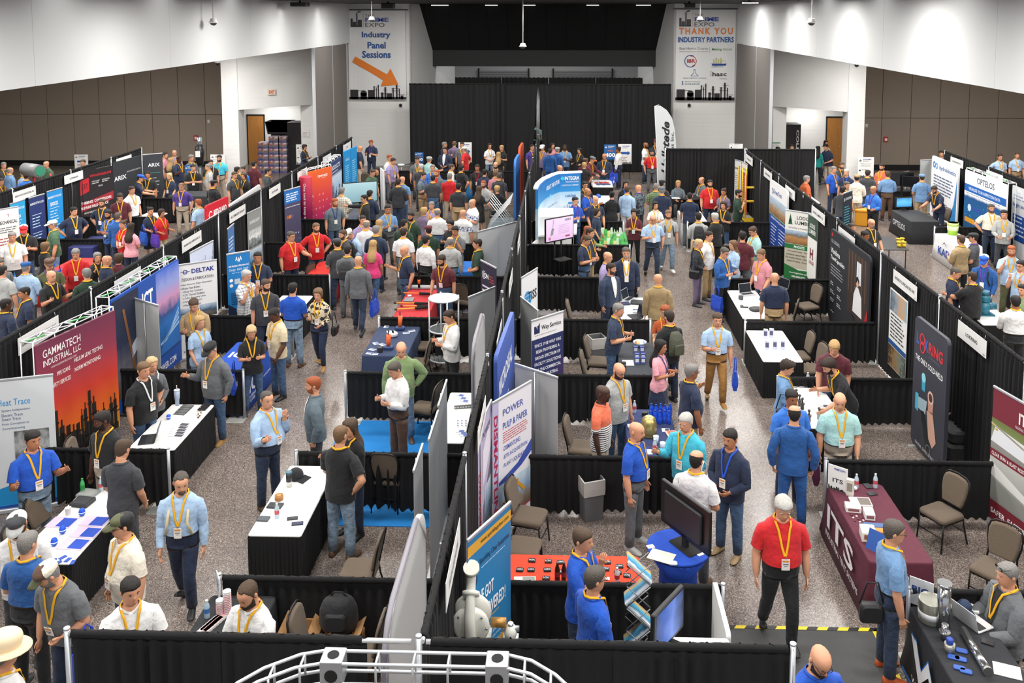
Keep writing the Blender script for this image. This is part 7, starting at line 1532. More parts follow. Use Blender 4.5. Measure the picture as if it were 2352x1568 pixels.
T7_=table('table under a maroon cloth with white initials',3.78,10.75,4.55,12.62,cloth=CL('#5a2334'));q=Print();q.t('ITS',.2,.3,1.15,.34,'#e9e6e6',.02);q.t('INDUSTRIAL TENT SYSTEMS',.15,.16,1.4,.08,'#e9e6e6',.01);o=q.done(T7_);o.location=(-.075,1.75,0);o.rotation_euler=(0,0,-pi/2)
table('white table with black skirt covered in pipe fittings',3.86,14.4,4.66,16.0);table('white table with black skirt and small boxes',3.86,17.25,4.64,18.98);table('white table with black skirt and two laptops',3.95,19.75,4.66,21.8)
W_=table('black clothed table with chrome tubes and a white zigzag emblem',3.95,8.1,4.72,9.9,cloth=CL('#24252a'));q=Print();zz=[(.25,.62),(.4,.62),(.55,.38),(.72,.62),(.9,.38),(1.05,.62),(1.2,.62),(.98,.2),(.74,.46),(.5,.2)];q.poly([(x-.01,z+.02)for x,z in zz],'#1f6fc0');q.poly(zz,'#e6e6e8',2);q.t('WOVEN METAL',.3,.1,.9,.07,'#dcdcdc',.01,lay=2);q.r(.02,.02,1.7,.05,'#1f6fb8');o=q.done(W_);o.location=(-.075,1.78,0);o.rotation_euler=(0,0,-pi/2)
O_=table('black clothed table with a white drone company logo',11.25,29.4,12.15,31.15,cloth=CL('#2a2c2f'));q=Print();q.t('OPTELOS',.3,.35,1.1,.2,'#d5dde2',.02);o=q.done(O_);o.location=(-.08,1.7,0);o.rotation_euler=(0,0,-pi/2)
K_=table('white clothed table with a blue triangle logo and green bucket',11.38,26.2,12.1,27.8,cloth=CL('#e4e4e6'));q=Print();q.t('KAP',.45,.25,.8,.24,'#1f4aa0',.03);q.poly([(.7,.55),(.9,.7),(1.1,.55),(.9,.66)],'#4a5a70');o=q.done(K_);o.location=(-.08,1.6,0);o.rotation_euler=(0,0,-pi/2)
table('table with yellow valves and leaflets behind the right drape',9.0,25.8,9.86,27.37,legs=True,top=mat('#2a2b2e',.6));table('white table carrying the teal pump',9.1,19.5,9.85,20.95);table('white table with leaflets behind the right drape',8.2,29.3,9.0,30.8);table('white table before the end drape with a laptop',3.9,32.9,4.7,33.5);table('white draped table in the right aisle',3.85,28.7,4.6,30.8,cloth=CL('#dfdfe2'))
table('white counter table with samples in the right hall',8.3,32.2,9.1,33.4);table('black table under the dark screens in the right hall',11.6,34.5,13.2,35.2,cloth=CL('#1c1c1f'));table('white table with wires beside the man in the coverall',11.3,21.5,12.1,23.3)
table('navy clothed table in the far left row',-14.4,25.3,-13.68,26.65,cloth=CL('#2a2f66'));table('white table with black skirt in the far left row',-14.22,28.75,-13.5,29.9);table('red clothed table in the far left row',-13.6,22.3,-12.8,24.2,cloth=CL('#c22a26'))
A_=table('black counter with a white wordmark in the far left row',-14.3,31.75,-12.9,32.7,cloth=CL('#2a2c30'),h=.95);q=Print();q.t('ARIX',.3,.35,.8,.25,'#d8dade',.02);q.done(A_,loc=(0,-.08,0));table('black table by the screen in the left aisle',-6.9,28.75,-6.1,30.6,cloth=CL('#1f1f22'));table('table with drone models at the far end of the left aisle',-5.2,35.6,-3.6,36.3,cloth=CL('#1f6fa5'));table('blue clothed table with cordless lamps',-2.85,23.2,-1.6,24.2,cloth=CL('#1f6fc8'))
# round tables, chairs
def round_table(lab,x,y,r_,h,m,flare=.75):
 t=thing('round_table',lab,'table',(x,y,0));b=MB();b.lathe([(r_,h-.03),(r_,h),(r_*.98,h+.004)],n=28);obj('tabletop',b,m,t);b=MB();b.lathe([(r_*.82,.01),(r_*.62,.3),(r_*flare*.8,.7),(r_*.99,h-.03)],n=28);obj('stretch_cover',b,m,t)
round_table('round cocktail table in a royal blue stretch cover',1.4,10.62,.39,.98,CL('#1546b0'));round_table('round black table before the end drape',*at('C',1590,600,.75),.42,.75,CL('#1d1d20'))
for r,x,y,f,z,lab in(('F',1510,1310,-105,.45,'brown chair on the bright blue carpet'),('J',1190,470,175,.95,'brown chair whose back shows over the drape on the carpet'),('N',925,540,-92,.45,'brown chair beside the nearly bare white table'),('F',1440,905,-95,.45,'brown chair at the near end of the navy table'),('F',1505,755,-88,.45,'brown chair behind the middle of the navy table'),('F',1880,350,160,.45,'brown chair behind the red tool table'),('K',140,1110,75,.45,'brown chair with its back to the dismantling banners'),('K',85,1390,80,.45,'brown chair behind the orange table, nearest the spine'),('K',620,490,80,.45,'brown chair behind the red and striped polo'),('G',590,480,85,.6,'brown chair by the spine across from the checked suit'),('G',770,830,80,.6,'brown chair behind the charcoal clothed table, farther one'),('G',735,960,85,.6,'brown chair behind the charcoal clothed table, nearer one'),('H',400,395,-70,.45,'brown chair before the travel display'),('H',200,515,-110,.45,'brown chair at the laptop table before the travel display'),('H',320,640,-85,.93,'brown chair behind the white table with small boxes, farther one'),('H',430,750,-80,.93,'brown chair behind the white table with small boxes, nearer one'),('L',1610,1080,-62,.45,'brown chair standing free behind the maroon table'),('P',2080,540,-50,.45,'brown chair half behind the low drape near the grey blazer'),('I',480,945,80,.93,'brown chair behind the flyer table, farther one'),('I',300,1195,85,.93,'brown chair behind the flyer table, nearer one'),('I',800,430,100,.9,'brown chair left of the man in the black polo with khaki trousers'),('N',565,900,88,.95,'brown chair left of the black backpack'),('N',905,920,-92,.95,'brown chair right of the black backpack'),('D',1590,830,-70,.45,'brown chair before the drone display'),('B',405,1200,-110,.9,'brown chair by the stout red polo'),('C',1960,900,-100,.93,'brown chair at the low drape by the yellow gate'),('B',945,395,-20,.93,'brown chair at the teal banner')):
 x_,y_=at(r,x,y,z);chair(x_,y_,f,lab)
# goods
def P3(r,x,y,z=.75):a,b=at(r,x,y,z);return(a,b,z)
def sheet(lab,r,x,y,w,l,c,c2=None,rot=0,z=.752,th=.006,name='leaflet',cat='leaflet',grp=None):
 t=thing(name,lab,cat,P3(r,x,y,z),radians(rot),grp);m=MB();m.box((-w/2,-l/2,0),(w/2,l/2,th));obj('cover',m,mat(c,.5),t)
 if c2:m=MB();m.box((-w*.1,-l*.42,th),(w*.46,l*.42,th+.001));obj('print',m,mat(c2,.5),t)
 return t
def bottle(lab,r,x,y,c='#b9cdd8',lc='#c9545a',h=.21,z=.75,cap='#f0f0f0',grp='water bottles on the tables',rad=.032):
 t=thing('bottle',lab,'bottle',P3(r,x,y,z),0,grp);m=MB();m.lathe([(rad*.9,0),(rad,.01),(rad,h*.62),(rad*.8,h*.75),(rad*.4,h*.9),(rad*.4,h*.93)],n=12);obj('bottle_body',m,mat(c,.15),t)
 m=MB();m.lathe([(rad*1.02,h*.3),(rad*1.02,h*.56)],n=12,caps=False);obj('bottle_label',m,mat(lc,.5),t);m=MB();m.lathe([(rad*.45,h*.92),(rad*.45,h)],n=10);obj('cap',m,mat(cap,.4),t)
def laptop(lab,r,x,y,rot,c='#4a4d52',z=.752,up=105):
 t=thing('laptop',lab,'laptop',P3(r,x,y,z),radians(rot));m=MB();m.rbox((-.17,-.12,0),(.17,.12,.016),.015);obj('keyboard_base',m,mat(c,.4,.4),t);m=MB();m.box((-.15,-.02,.016),(.15,.09,.018));obj('keys',m,mat('#1c1d20',.6),t)
 M_=Matrix.Translation((0,.12,.012))@Matrix.Rotation(radians(-(up-90)),4,'X');m=MB();m.rbox((-.17,0,0),(.17,.008,.23),.012,axis='y',M=M_);obj('lid',m,mat(c,.4,.4),t);m=MB();m.box((-.155,-.002,.015),(.155,0,.22),M=M_);obj('screen',m,mat('#20262e',.2),t)
def block(name,lab,cat,r,x,y,z,w,l,h,c,rot=0,rad=.01,c2=None,grp=None,rough=.5,top=None):
 t=thing(name,lab,cat,P3(r,x,y,z),radians(rot),grp);m=MB();m.rbox((-w/2,-l/2,0),(w/2,l/2,h),rad);obj('body',m,mat(c,rough),t)
 if c2:m=MB();m.box((-w*.36,-l/2-.002,h*.3),(w*.36,-l/2,h*.8));obj('front_label',m,mat(c2,.5),t)
 if top:m=MB();m.box((-w*.4,-l*.4,h),(w*.4,l*.4,h+.002));obj('top_print',m,mat(top,.5),t)
 return t
def lathe_thing(name,lab,cat,r,x,y,z,parts,grp=None,n=16):
 t=thing(name,lab,cat,P3(r,x,y,z),0,grp)
 for nm,prof,mm in parts:m=MB();m.lathe(prof,n=n);obj(nm,m,mm,t)
 return t
def tote(lab,pos,rot,c='#1747c0',h=.38,w=.34,logo='#dfe6f7'):
 t=thing('tote_bag',lab,'bag',pos,radians(rot));m=MB();m.loft([[(-w*.46,-.03,0),(w*.46,-.03,0),(w*.46,.03,0),(-w*.46,.03,0)],[(-w/2,-.06,h*.3),(w/2,-.06,h*.3),(w/2,.06,h*.3),(-w/2,.06,h*.3)],[(-w/2,-.02,h),(w/2,-.02,h),(w/2,.02,h),(-w/2,.02,h)]],smooth=False);obj('bag_body',m,mat(c,.7,kind='cloth'),t)
 for s in(-1,1):m=MB();m.tube([(-.08,s*.02,h),(-.06,s*.015,h+.17),(0,0,h+.24),(.06,s*.015,h+.17),(.08,s*.02,h)],.008,5);obj('handle',m,mat(c,.7),t)
 m=MB();m.box((-.07,-.064,h*.35),(.07,-.058,h*.6));obj('logo',m,mat(logo,.6),t)
def backpack(who,lab,c='#1a1b1e',grp=None):
 p_=[o for o in PEOPLE if who in o['label']][0];t=thing('backpack',lab,'backpack',p_.location,p_.rotation_euler.z)
 m=MB();rings=[]
 for z,hw,d in((1.0,.12,.06),(1.03,.15,.1),(1.15,.165,.13),(1.3,.155,.12),(1.42,.12,.08),(1.46,.08,.04)):rings.append([(hw*sin(a)*(abs(sin(a))+.001)**-.3,.135+d*(1-cos(a))*.75,z)for a in np.arange(0,2*pi,pi/8)])
 m.loft(rings);obj('pack',m,mat(c,.8,kind='cloth'),t);m=MB();m.rbox((-.11,.3,1.05),(.11,.35,1.26),.04,axis='y');obj('front_pocket',m,mat(c,.7),t)
 for s in(-1,1):m=MB();m.tube([(s*.09,.13,1.42),(s*.105,.03,1.475),(s*.115,-.115,1.41),(s*.12,-.185,1.28),(s*.16,-.14,1.12),(s*.13,.12,1.05)],.018,6);obj('strap',m,mat('#cdbf9f' if 'beige' in lab else c,.8),t)
def held(who,side=1,out=.34,fwd=.1,z=.38):
 p_=[o for o in PEOPLE if who in o['label']][0];a=p_.rotation_euler.z;x,y=side*out,-fwd;return(p_.location.x+x*cos(a)-y*sin(a),p_.location.y+x*sin(a)+y*cos(a),z),math.degrees(a)
for x,y,lab in((560,1175,'farther left'),(855,1165,'farther right'),(775,1265,'middle right'),(665,1370,'nearest')):sheet('blue and pink flyer on the near left table, '+lab,'I',x,y,.34,.24,'#d5bfd6','#1a48b5',-4,grp='blue flyers')
for x,y,lab in((740,1115,'farthest'),(565,1275,'middle'),(490,1385,'nearest')):lathe_thing('stress_ball','blue stress ball figure on the flyer table, '+lab,'toy','I',x,y,.75,[('ball',[(.015,0),(.04,.03),(.045,.06),(.03,.1),(.005,.115)],mat('#1a55d0',.5)),('star_print',[(.0455,.05),(.0455,.062)],mat('#dfe6f5',.5))])
block('binder','black flat binder box on the flyer table','box','I',745,1005,.75,.26,.22,.05,'#2a2c2f',-8,top='#3a3c40');block('binder','grey flat laptop box on the flyer table','box','I',795,925,.75,.26,.2,.04,'#8d918f',-8,top='#9fa3a0');lathe_thing('paper_cup','white paper cup on the flyer table','cup','I',615,1105,.75,[('cup',[(.028,0),(.04,.1),(.042,.102)],mat('#e6e3dc')),('drink',[(.036,.095),(.036,.097)],mat('#6a4a30'))]);bottle('green capped bottle at the far end of the flyer table','I',745,905,'#4fae6a','#2f8f4a',cap='#2fae4a',grp=None);bottle('water bottle beside the charcoal polo on the flyer table','I',912,890)
for k in range(6):sheet('small lanyard card at the near end of the flyer table','M',430+45*k,440+(k%3)*22,.09,.05,'#2a50b0',None,20*k,name='card',cat='card',grp='lanyard cards')
laptop('black laptop on the leaflet table before the refinery display','I',1330,430,-75,'#2f3236')
for k in range(4):sheet('dark folder on the leaflet table, %s of four from the near end'%ordn[k],'I',1620+22*k,195-22*k,.2,.1,'#4a4c4a','#5f625f',-6,name='folder',cat='folder',grp='dark folders',z=.752+.004*k)
for k in range(5):sheet('grey white brochure fanned out on the leaflet table','I',1590+12*k,390-24*k,.24,.11,'#dcdde2','#3a3a42',-8,name='brochure',cat='brochure',grp='fanned brochures',z=.752+.004*k)
for k in range(14):block('wrapped_sweet','wrapped brown sweet piled on the leaflet table','sweet','I',1735+60*RS.rand()+k*4,235-k*8,.752,.03,.025,.02,('#4a2f1e','#c9b89a')[k%2],30*k,.008,grp='wrapped sweets')
for k in range(6):block('sunglasses_case','black folded sunglasses at the far end of the leaflet table','sunglasses','I',1815+10*k,165-10*k,.752,.14,.03,.025,'#1c1c20',-6,.01,grp='folded sunglasses')
lathe_thing('tumbler','tall pale blue tumbler with a straw on the leaflet table','tumbler','I',1597,120,.75,[('cup',[(.032,0),(.036,.1),(.048,.14),(.05,.26)],mat('#a9b9d0',.4)),('lid',[(.052,.26),(.05,.28)],mat('#c9d2dc',.4)),('straw',[(.006,.28),(.006,.36)],mat('#e9dcd8',.4))]);lathe_thing('stress_ball','small blue ball beside the dark folders','toy','I',1520,245,.75,[('ball',[(.01,0),(.035,.02),(.04,.045),(.03,.075),(.005,.085)],mat('#1a55d0',.5)),('band',[(.041,.04),(.041,.05)],mat('#dfe6f5',.5))])
t=thing('knit_hat','black ribbed cap on the nearly bare white table','cap',P3('J',350,775));m=MB();m.lathe([(.11,0),(.115,.05),(.1,.1),(.06,.135),(.01,.145)],n=20);obj('crown',m,mat('#1f2126',.9,kind='cloth'),t);m=MB();m.add([(-.09,-.09,.02),(.09,-.09,.02),(.1,-.2,.0),(-.1,-.2,.0),(-.09,-.09,.03),(.09,-.09,.03),(.1,-.2,.01),(-.1,-.2,.01)],[(0,3,2,1),(4,5,6,7),(0,1,5,4),(1,2,6,5),(2,3,7,6),(3,0,4,7)]);obj('brim',m,mat('#1f2126',.9),t);t.rotation_euler=(0,0,1.2)
lathe_thing('tumbler','black and white tumbler beside the black ribbed cap','tumbler','J',292,850,.75,[('lower',[(.04,0),(.042,.08)],mat('#d8d6d0',.4)),('upper',[(.042,.08),(.046,.2)],mat('#24262a',.5)),('lid',[(.046,.2),(.042,.225)],mat('#3a6a7a',.3))]);lathe_thing('leather_roll','brown coil on the nearly bare white table','roll','J',200,970,.75,[('coil',[(.055,0),(.06,.02),(.058,.07)],mat('#a8743f',.6)),('top',[(.05,.07),(.02,.072)],mat('#c28f55',.6))])
sheet('black notebook with a white logo on the nearly bare white table','J',165,1028,.2,.13,'#2c2f33','#3a3d42',-6,name='notebook',cat='notebook',th=.02);sheet('slate notebook at the near corner of the nearly bare white table','J',60,1147,.15,.11,'#4a4f58',None,-4,name='notebook',cat='notebook',th=.02);bottle('water bottle on the nearly bare white table','J',182,1135);sheet('black phone, upper of two on the nearly bare white table','J',320,1140,.14,.07,'#202328','#2f333a',14,name='phone',cat='phone',th=.012);sheet('black phone, lower of two on the nearly bare white table','J',365,1187,.15,.075,'#1f2a44','#28344f',14,name='phone',cat='phone',th=.012)
bottle('water bottle on the black pink cup table','M',1865,980,'#a5bfd0','#3f6fb0')
for x,y,n_,lab in((1985,960,8,'shorter stack'),(2050,955,13,'taller stack')):
 t=thing('cup_stack','stack of pale pink cups on the black table, '+lab,'cups',P3('M',x,y),0,'pink cup stacks')
 for k in range(n_):m=MB();m.lathe([(.034,.02*k),(.045,.02*k+.045),(.046,.02*k+.047)],n=14);obj('cup',m,mat('#e3c3c6' if k<n_-2 else '#e6e2e0',.5),t)
t=thing('table_sign','small standing sign with blue initials behind the pink cups','sign',P3('M',1965,800),radians(-60));m=MB();m.box((-.1,0,0),(.1,.01,.28));obj('card',m,mat('#dcdfe6'),t);q=Print();q.t('TPC',-.08,.12,.15,.08,'#2a4a9a',.02);q.done(t)
for k in range(6):sheet('folded white pamphlet on the pink cup table','M',1840+28*k,1110-24*k,.1,.14,'#e6e3df','#c9a0a4',-30,name='pamphlet',cat='pamphlet',th=.03,grp='folded white pamphlets')
t=thing('backpack','large black backpack lying on cardboard boxes behind the front drape','backpack',P3('N',740,1060,.45));m=MB();m.loft([[(.22*cos(a)*k,.17*sin(a)*k,z)for a in np.arange(0,2*pi,pi/8)]for z,k in((0,.9),(.08,1.05),(.22,1.0),(.32,.8),(.38,.4))]);obj('pack',m,mat('#1b1c1f',.8,kind='cloth'),t);m=MB();m.tube([(-.1,0,.36),(-.05,0,.42),(.05,0,.42),(.1,0,.36)],.012,6);obj('grab_handle',m,BLK,t);m=MB();m.rbox((-.12,-.2,.06),(.12,-.14,.26),.04,axis='y');obj('front_pocket',m,mat('#222327',.7),t)
for x,y,z,lab in((470,1090,.42,'left of the black backpack'),(720,1120,.44,'under the black backpack'),(1100,1160,.3,'right of the chairs behind the front drape')):
 t=thing('cardboard_box','open brown cardboard box '+lab,'box',P3('N',x,y,z)[:2]+(0,));m=MB();h=z
 for a,b in(((-.22,-.2,0),(.22,-.18,h)),((-.22,.18,0),(.22,.2,h)),((-.22,-.2,0),(-.2,.2,h)),((.2,-.2,0),(.22,.2,h)),((-.22,-.2,0),(.22,.2,.02))):m.box(a,b)
 obj('carton',m,mat('#a97c4c',.8,kind='noise'),t);m=MB();m.add([(-.2,-.2,h),(-.2,.2,h),(-.3,.2,h+.1),(-.3,-.2,h+.1)],[(0,1,2,3)]);m.add([(.2,-.2,h),(.2,.2,h),(.3,.2,h+.08),(.3,-.2,h+.08)],[(3,2,1,0)]);obj('flap',m,mat('#b5885a',.8),t)
def worklamp(lab,r,x,y,z=.75):
 t=thing('work_lamp',lab,'lamp',P3(r,x,y,z));m=MB();m.rbox((-.1,-.07,0),(.1,.07,.07),.03);obj('base',m,mat('#2a3f6f',.5),t);m=MB();m.tube([(0,0,.07),(0,0,.16),(.01,.01,.3)],[.04,.045,.05],10);obj('lamp_body',m,mat('#e0622a',.5),t);m=MB();m.tube([(0,0,.3),(0,0,.4)],.012,6);obj('hook',m,BLK,t)
worklamp('orange lamp at the far end of the navy table','F',1290,615);worklamp('orange lamp in the middle of the navy table','F',1185,790)
block('charger','black charger at the near end of the navy table','charger','F',1110,815,.75,.1,.1,.1,'#24262a');block('plastic_bag','crumpled clear plastic bag on the navy table','bag','F',1225,675,.75,.2,.22,.1,'#cfd2d6',15,.09)
for x,y,k in((1165,590,0),(1190,635,1),(1070,740,2),(1130,750,3),(1040,795,4),(1015,830,5),(1060,835,6),(1345,645,7),(1395,628,8)):sheet('pale leaflet scattered on the navy table','F',x,y,.1,.14,'#d5d7da','#6a7a9a',15*k,grp='leaflets on the navy table')
for x0,y0,x1,y1,lab,c in((1240,372,1540,380,'second from the near end','#e08a2a'),(1245,432,1540,415,'nearest','#e0a53a'),(1300,400,1540,405,'between the two thick ones','#e08a2a'),(1305,283,1570,293,'farthest','#e0702a')):
 a,b=Vector(P3('F',x0,y0,.8)),Vector(P3('F',x1,y1,.8));t=thing('tool_pole','orange tool pole with black grip on the red table, '+lab,'tool',a);d=b-a;m=MB();m.tube([(0,0,0),d*.72],.018,8);obj('shaft',m,mat(c,.4),t);m=MB();m.tube([d*.6,d*.66,d],[.03,.035,.028],8);obj('grip',m,BLK,t);m=MB();m.tube([d*-.02,d*.05],.028,8);obj('tip',m,mat('#2a2a2c',.5),t)
block('display_plate','grey tray at the far end of the red tool table','tray','F',1490,237,.76,.72,.2,.04,'#9a9c9e');block('display_plate','dark grey board on the red tool table','tray','F',1370,345,.76,.22,.3,.012,'#7a7d80');sheet('white card on the red tool table','F',1375,308,.09,.13,'#e3e3e3',None,10,z=.76)
t=thing('tool_stand','upright black probe standing on the red tool table','tool',P3('F',1460,235,.8));m=MB();m.tube([(0,0,0),(0,0,.55),(0,0,.62)],[.03,.02,.04],8);obj('post',m,BLK,t);m=MB();m.tube([(0,0,.1),(0,0,.2)],.034,8);obj('orange_band',m,mat('#e0702a'),t)
t=thing('ring_stand','round metal display stand with glass shelves and four posts','display stand',at('F',1690,990,0)+(0,));R_=.31
for a in(20,110,200,290):m=MB();m.tube([(R_*cos(radians(a)),R_*sin(radians(a)),0),(R_*cos(radians(a)),R_*sin(radians(a)),1.62)],.017,8);obj('post',m,ALU,t)
for z,c in((.3,0),(.92,0),(1.58,1)):
 m=MB();m.tube([(R_*cos(a),R_*sin(a),z)for a in np.linspace(0,2*pi,33)],.018,6);obj('ring',m,ALU,t)
 m=MB();m.lathe([(R_-.01,z),(R_-.01,z+.01)],n=32);obj('shelf',m,mat('#e8ebec',.2)if c else mat('#dfe8ea',.05,kind='glass'),t)
block('display_case','black open case leaning on the glass stand shelf','case','F',1690,830,.32,.4,.1,.26,'#202225',25)
for k in range(7):block('sample_tin','small dark tin in the row on the narrow white table','tin','J',1790+24*k,150-2*k,.75,.05,.05,.05,'#4a4a4c',0,.01,'#b9b9b9','dark sample tins')
for k in range(9):lathe_thing('badge_reel','white round badge reel on the narrow white table','badge reel','J',1810+36*(k%3),265+22*(k//3),.75,[('disc',[(.025,0),(.025,.012)],mat('#e6e9ee')),('cord',[(.012,.012),(.012,.018)],mat('#3a4a80'))],'badge reels',10)
for k in range(6):sheet('blue and white brochure on the narrow white table','J',1830+18*(k%3),30+26*k if k<3 else 300+18*k,.14,.09,'#c9cfe0','#4f63a8',-25+8*k,grp='brochures on the narrow white table')
KZ=[(ordn[a],b)for a,b in((0,'far'),(1,'far'),(2,'far'),(0,'middle'),(1,'middle'),(2,'middle'),(0,'near'),(3,'middle'),(3,'far'),(4,'middle'),(4,'far'),(5,'middle'),(6,'middle'),(5,'far'))]
for k,(x,y)in enumerate(((165,470),(312,478),(422,487),(55,555),(157,555),(303,555),(293,630),(425,575),(842,487),(828,548),(953,523),(937,580),(1020,607),(1050,515))):
 t=thing('koozie','black koozie on the orange table, %s of the %s row from the spine'%KZ[k],'koozie',P3('O',x,y,.752),radians(4*(k%3)-4),'black koozies');m=MB();m.rbox((-.045,-.035,0),(.045,.04,.016),.012);obj('sleeve',m,mat('#22242a',.9),t);q=Print();q.t('LCDC',-.036,-.014,.072,.03,'#e6e6ea',.02);o=q.done(t);o.rotation_euler=(-pi/2,0,0);o.location=(0,0,.014)
for x,lab in((392,'left of two'),(452,'right of two')):bottle('brown beer bottle with red label on the orange table, '+lab,'O',x,655,'#3a2016','#8a2a30',.24,cap='#2a2a2a',grp=None)
bottle('clear bottle with a red label on the orange table','O',930,665,'#d5c9c9','#b53a40',.19);sheet('white leaflet stack on the orange table','O',100,640,.26,.12,'#dcdad2','#8d918a',4);sheet('white card at the right of the orange table','O',830,630,.09,.05,'#e6e3e0')
def screen(lab,pos,rot,w,h,face,z0=.12,stand=True,tilt=0,name='monitor'):
 t=thing(name,lab,'screen',pos,radians(rot));M_=Matrix.Rotation(radians(tilt),4,'X');m=MB();m.rbox((-w/2,0,z0),(w/2,.05,z0+h),.02,axis='y',M=M_);obj('casing',m,mat('#1a1b1e',.4),t);m=MB();m.rbox((-w*.38,.05,z0+h*.15),(w*.38,.09,z0+h*.85),.03,axis='y',M=M_);obj('back_cover',m,mat('#242528',.5),t)
 m=MB();m.box((-w/2+.03,-.003,z0+.04),(w/2-.03,0,z0+h-.03),M=M_);obj('screen_face',m,face,t)
 if stand:m=MB();m.rbox((-w*.22,-.1,0),(w*.22,.13,.015),.03);m.box((-.04,0,.01),(.04,.05,z0+.05));obj('stand',m,BLK,t)
 return t
screen('large black monitor seen from behind on the blue round table',(1.5,10.62,.98),122,.92,.56,mat('#20252c',.2));sheet('cream clipboard paper on the blue round table','O',1330,430,.3,.22,'#e6dcc6',None,-25,z=.985);sheet('white cards on the blue round table','O',1232,342,.09,.07,'#e6e6e6',None,20,z=.985);sheet('white and orange leaflet on the blue round table','O',1690,375,.22,.16,'#e6e2dc','#c98a5a',35,z=.985);block('plastic_bag','small clear plastic bag on the blue round table','bag','O',1435,500,.98,.1,.07,.03,'#c9d0dc',0,.02)
x_,y_=at('O',1120,430,1.44);t=thing('leaflet_rack','folding zigzag metal rack filled with blue leaflets','rack',(x_,y_,0))
for k in range(5):
 z=1.42-.26*k;s=1 if k%2==0 else-1
 a,b=Vector((-.13*s,0,z)),Vector((.13*s,0,z-.24));
 for y in(-.12,.12):m=MB();m.tube([a+Vector((0,y,0)),b+Vector((0,y,0))],.008,5);m.tube([Vector((a.x,y,b.z)),Vector((b.x,y,a.z))],.006,5);obj('rack_arm',m,mat('#8a8d90',.4,.6),t)
 d=(b-a).normalized();n_=Vector((d.z,0,-d.x));n_=n_ if n_.z>0 else-n_;m=MB();q4=[a+Vector((0,-.11,0)),b+Vector((0,-.11,0)),b+Vector((0,.11,0)),a+Vector((0,.11,0))];m.add([p_+n_*.01 for p_ in q4]+[p_+n_*.03 for p_ in q4],[(0,3,2,1),(4,5,6,7),(0,1,5,4),(1,2,6,5),(2,3,7,6),(3,0,4,7)]);obj('leaflets',m,ramp_mat(((0,'#e6e9ea'),(.3,'#2f7fa8'),(.6,'#5fb0cf'),(.8,'#d9b04a'),(1,'#2f5fa0')),1,-.12,.12,.5,9),t);m=MB();m.tube([q4[1],q4[2]],.009,5);obj('tray_lip',m,ALU,t)
m=MB();m.rbox((-.2,-.17,0),(.2,.17,.02),.03);m.tube([(0,0,0),(0,0,.3)],.015,6);obj('base',m,mat('#6a6d70',.4,.5),t)
screen('black monitor with a blue plant picture behind the front drape',P3('O',1400,1255,1.15),55,.62,.46,ramp_mat(((0,'#2a3038'),(.3,'#2f5fc0'),(.6,'#6f8fe0'),(1,'#1d2126')),0,-.3,.3,.5,4,emit=.06),.05);table('white counter behind the front drape',.95,8.0,1.68,8.8,h=1.12,skirt=mat('#d5d5d2',.6));wallboard('white board edge at the end of the front right booth',(1.74,8.95),radians(90),.9,.1,.95,'#dcdcd8',r=.05)  # blue reflection on the dark screen is painted as colour with faint glow
t=thing('diaphragm_pump','large white plastic diaphragm pump on the counter before the sky blue banner','pump',P3('N',1935,1180,1.0));wp=mat('#d9d9d0',.35)
for s in(-1,1):m=MB();m.lathe([(.1,0),(.19,.02),(.2,.06),(.15,.09),(.06,.1)],n=20);o=obj('chamber',m,wp,t,loc=(0,s*.06,.24));o.rotation_euler=(radians(-90*s),0,0)
m=MB();m.tube([(0,-.13,.12),(0,-.2,.2),(0,-.19,.4),(0,-.08,.56),(0,.02,.72),(0,.02,.78)],[.07,.06,.055,.05,.05,.05],12);obj('manifold',m,wp,t);m=MB();m.tube([(0,.02,.76),(0,.0,.8)],.085,14);m.tube([(0,-.04,.56),(0,-.07,.53)],.09,14);obj('flange',m,wp,t);m=MB()
for a in range(0,360,45):m.tube([(.17*cos(radians(a)),-.17,.24+.17*sin(radians(a))),(.17*cos(radians(a)),-.15,.24+.17*sin(radians(a)))],.012,6)
obj('bolt',m,STEEL,t);m=MB();m.tube([(.2,0,.2),(.36,0,.2)],.05,12);obj('brass_muffler',m,mat('#b98a4a',.4,.5),t);m=MB();m.box((-.2,-.12,0),(.2,.16,.05));obj('foot',m,wp,t)
t=thing('small_pump','small chrome and white pump beside the diaphragm pump','pump',P3('N',2285,1190,1.0));m=MB();m.ellipsoid((0,0,.1),(.07,.09,.08),12,8);obj('chamber',m,wp,t);m=MB();m.tube([(-.09,0,.14),(.09,0,.14)],.03,10);m.tube([(0,0,.12),(0,0,.2)],.03,10);obj('ports',m,STEEL,t);m=MB();m.box((-.08,-.08,0),(.08,.08,.03));obj('foot',m,STEEL,t)
table('pump display counter behind the front drape, by the spine',-.8,7.15,.15,7.75,h=1.0,skirt=BSKIRT)
t=thing('truss_arch','curved aluminium lighting truss with square corner blocks at the bottom edge','truss',(0,5.6,0));y1,y2,Zt=6.45,6.31,2.65;sx=lambda p:(p-1300)/304.6;Y0=5.6
for(yy,zz)in((y1,Zt),(y2,Zt),(y1,Zt-.16),(y2,Zt-.16)):
 pts=[(sx(545),yy-.62,zz),(sx(575),yy-.36,zz),(sx(620),yy-.2,zz),(sx(690),yy-.05,zz),(sx(745),yy,zz),(sx(1165),yy,zz),(sx(1225),yy-.06,zz),(sx(1280),yy-.2,zz),(sx(1330),yy-.4,zz),(sx(1365),yy-.66,zz)];m=MB();m.tube([(a,b-Y0,c)for a,b,c in pts],.013,8);obj('chord',m,ALU,t)
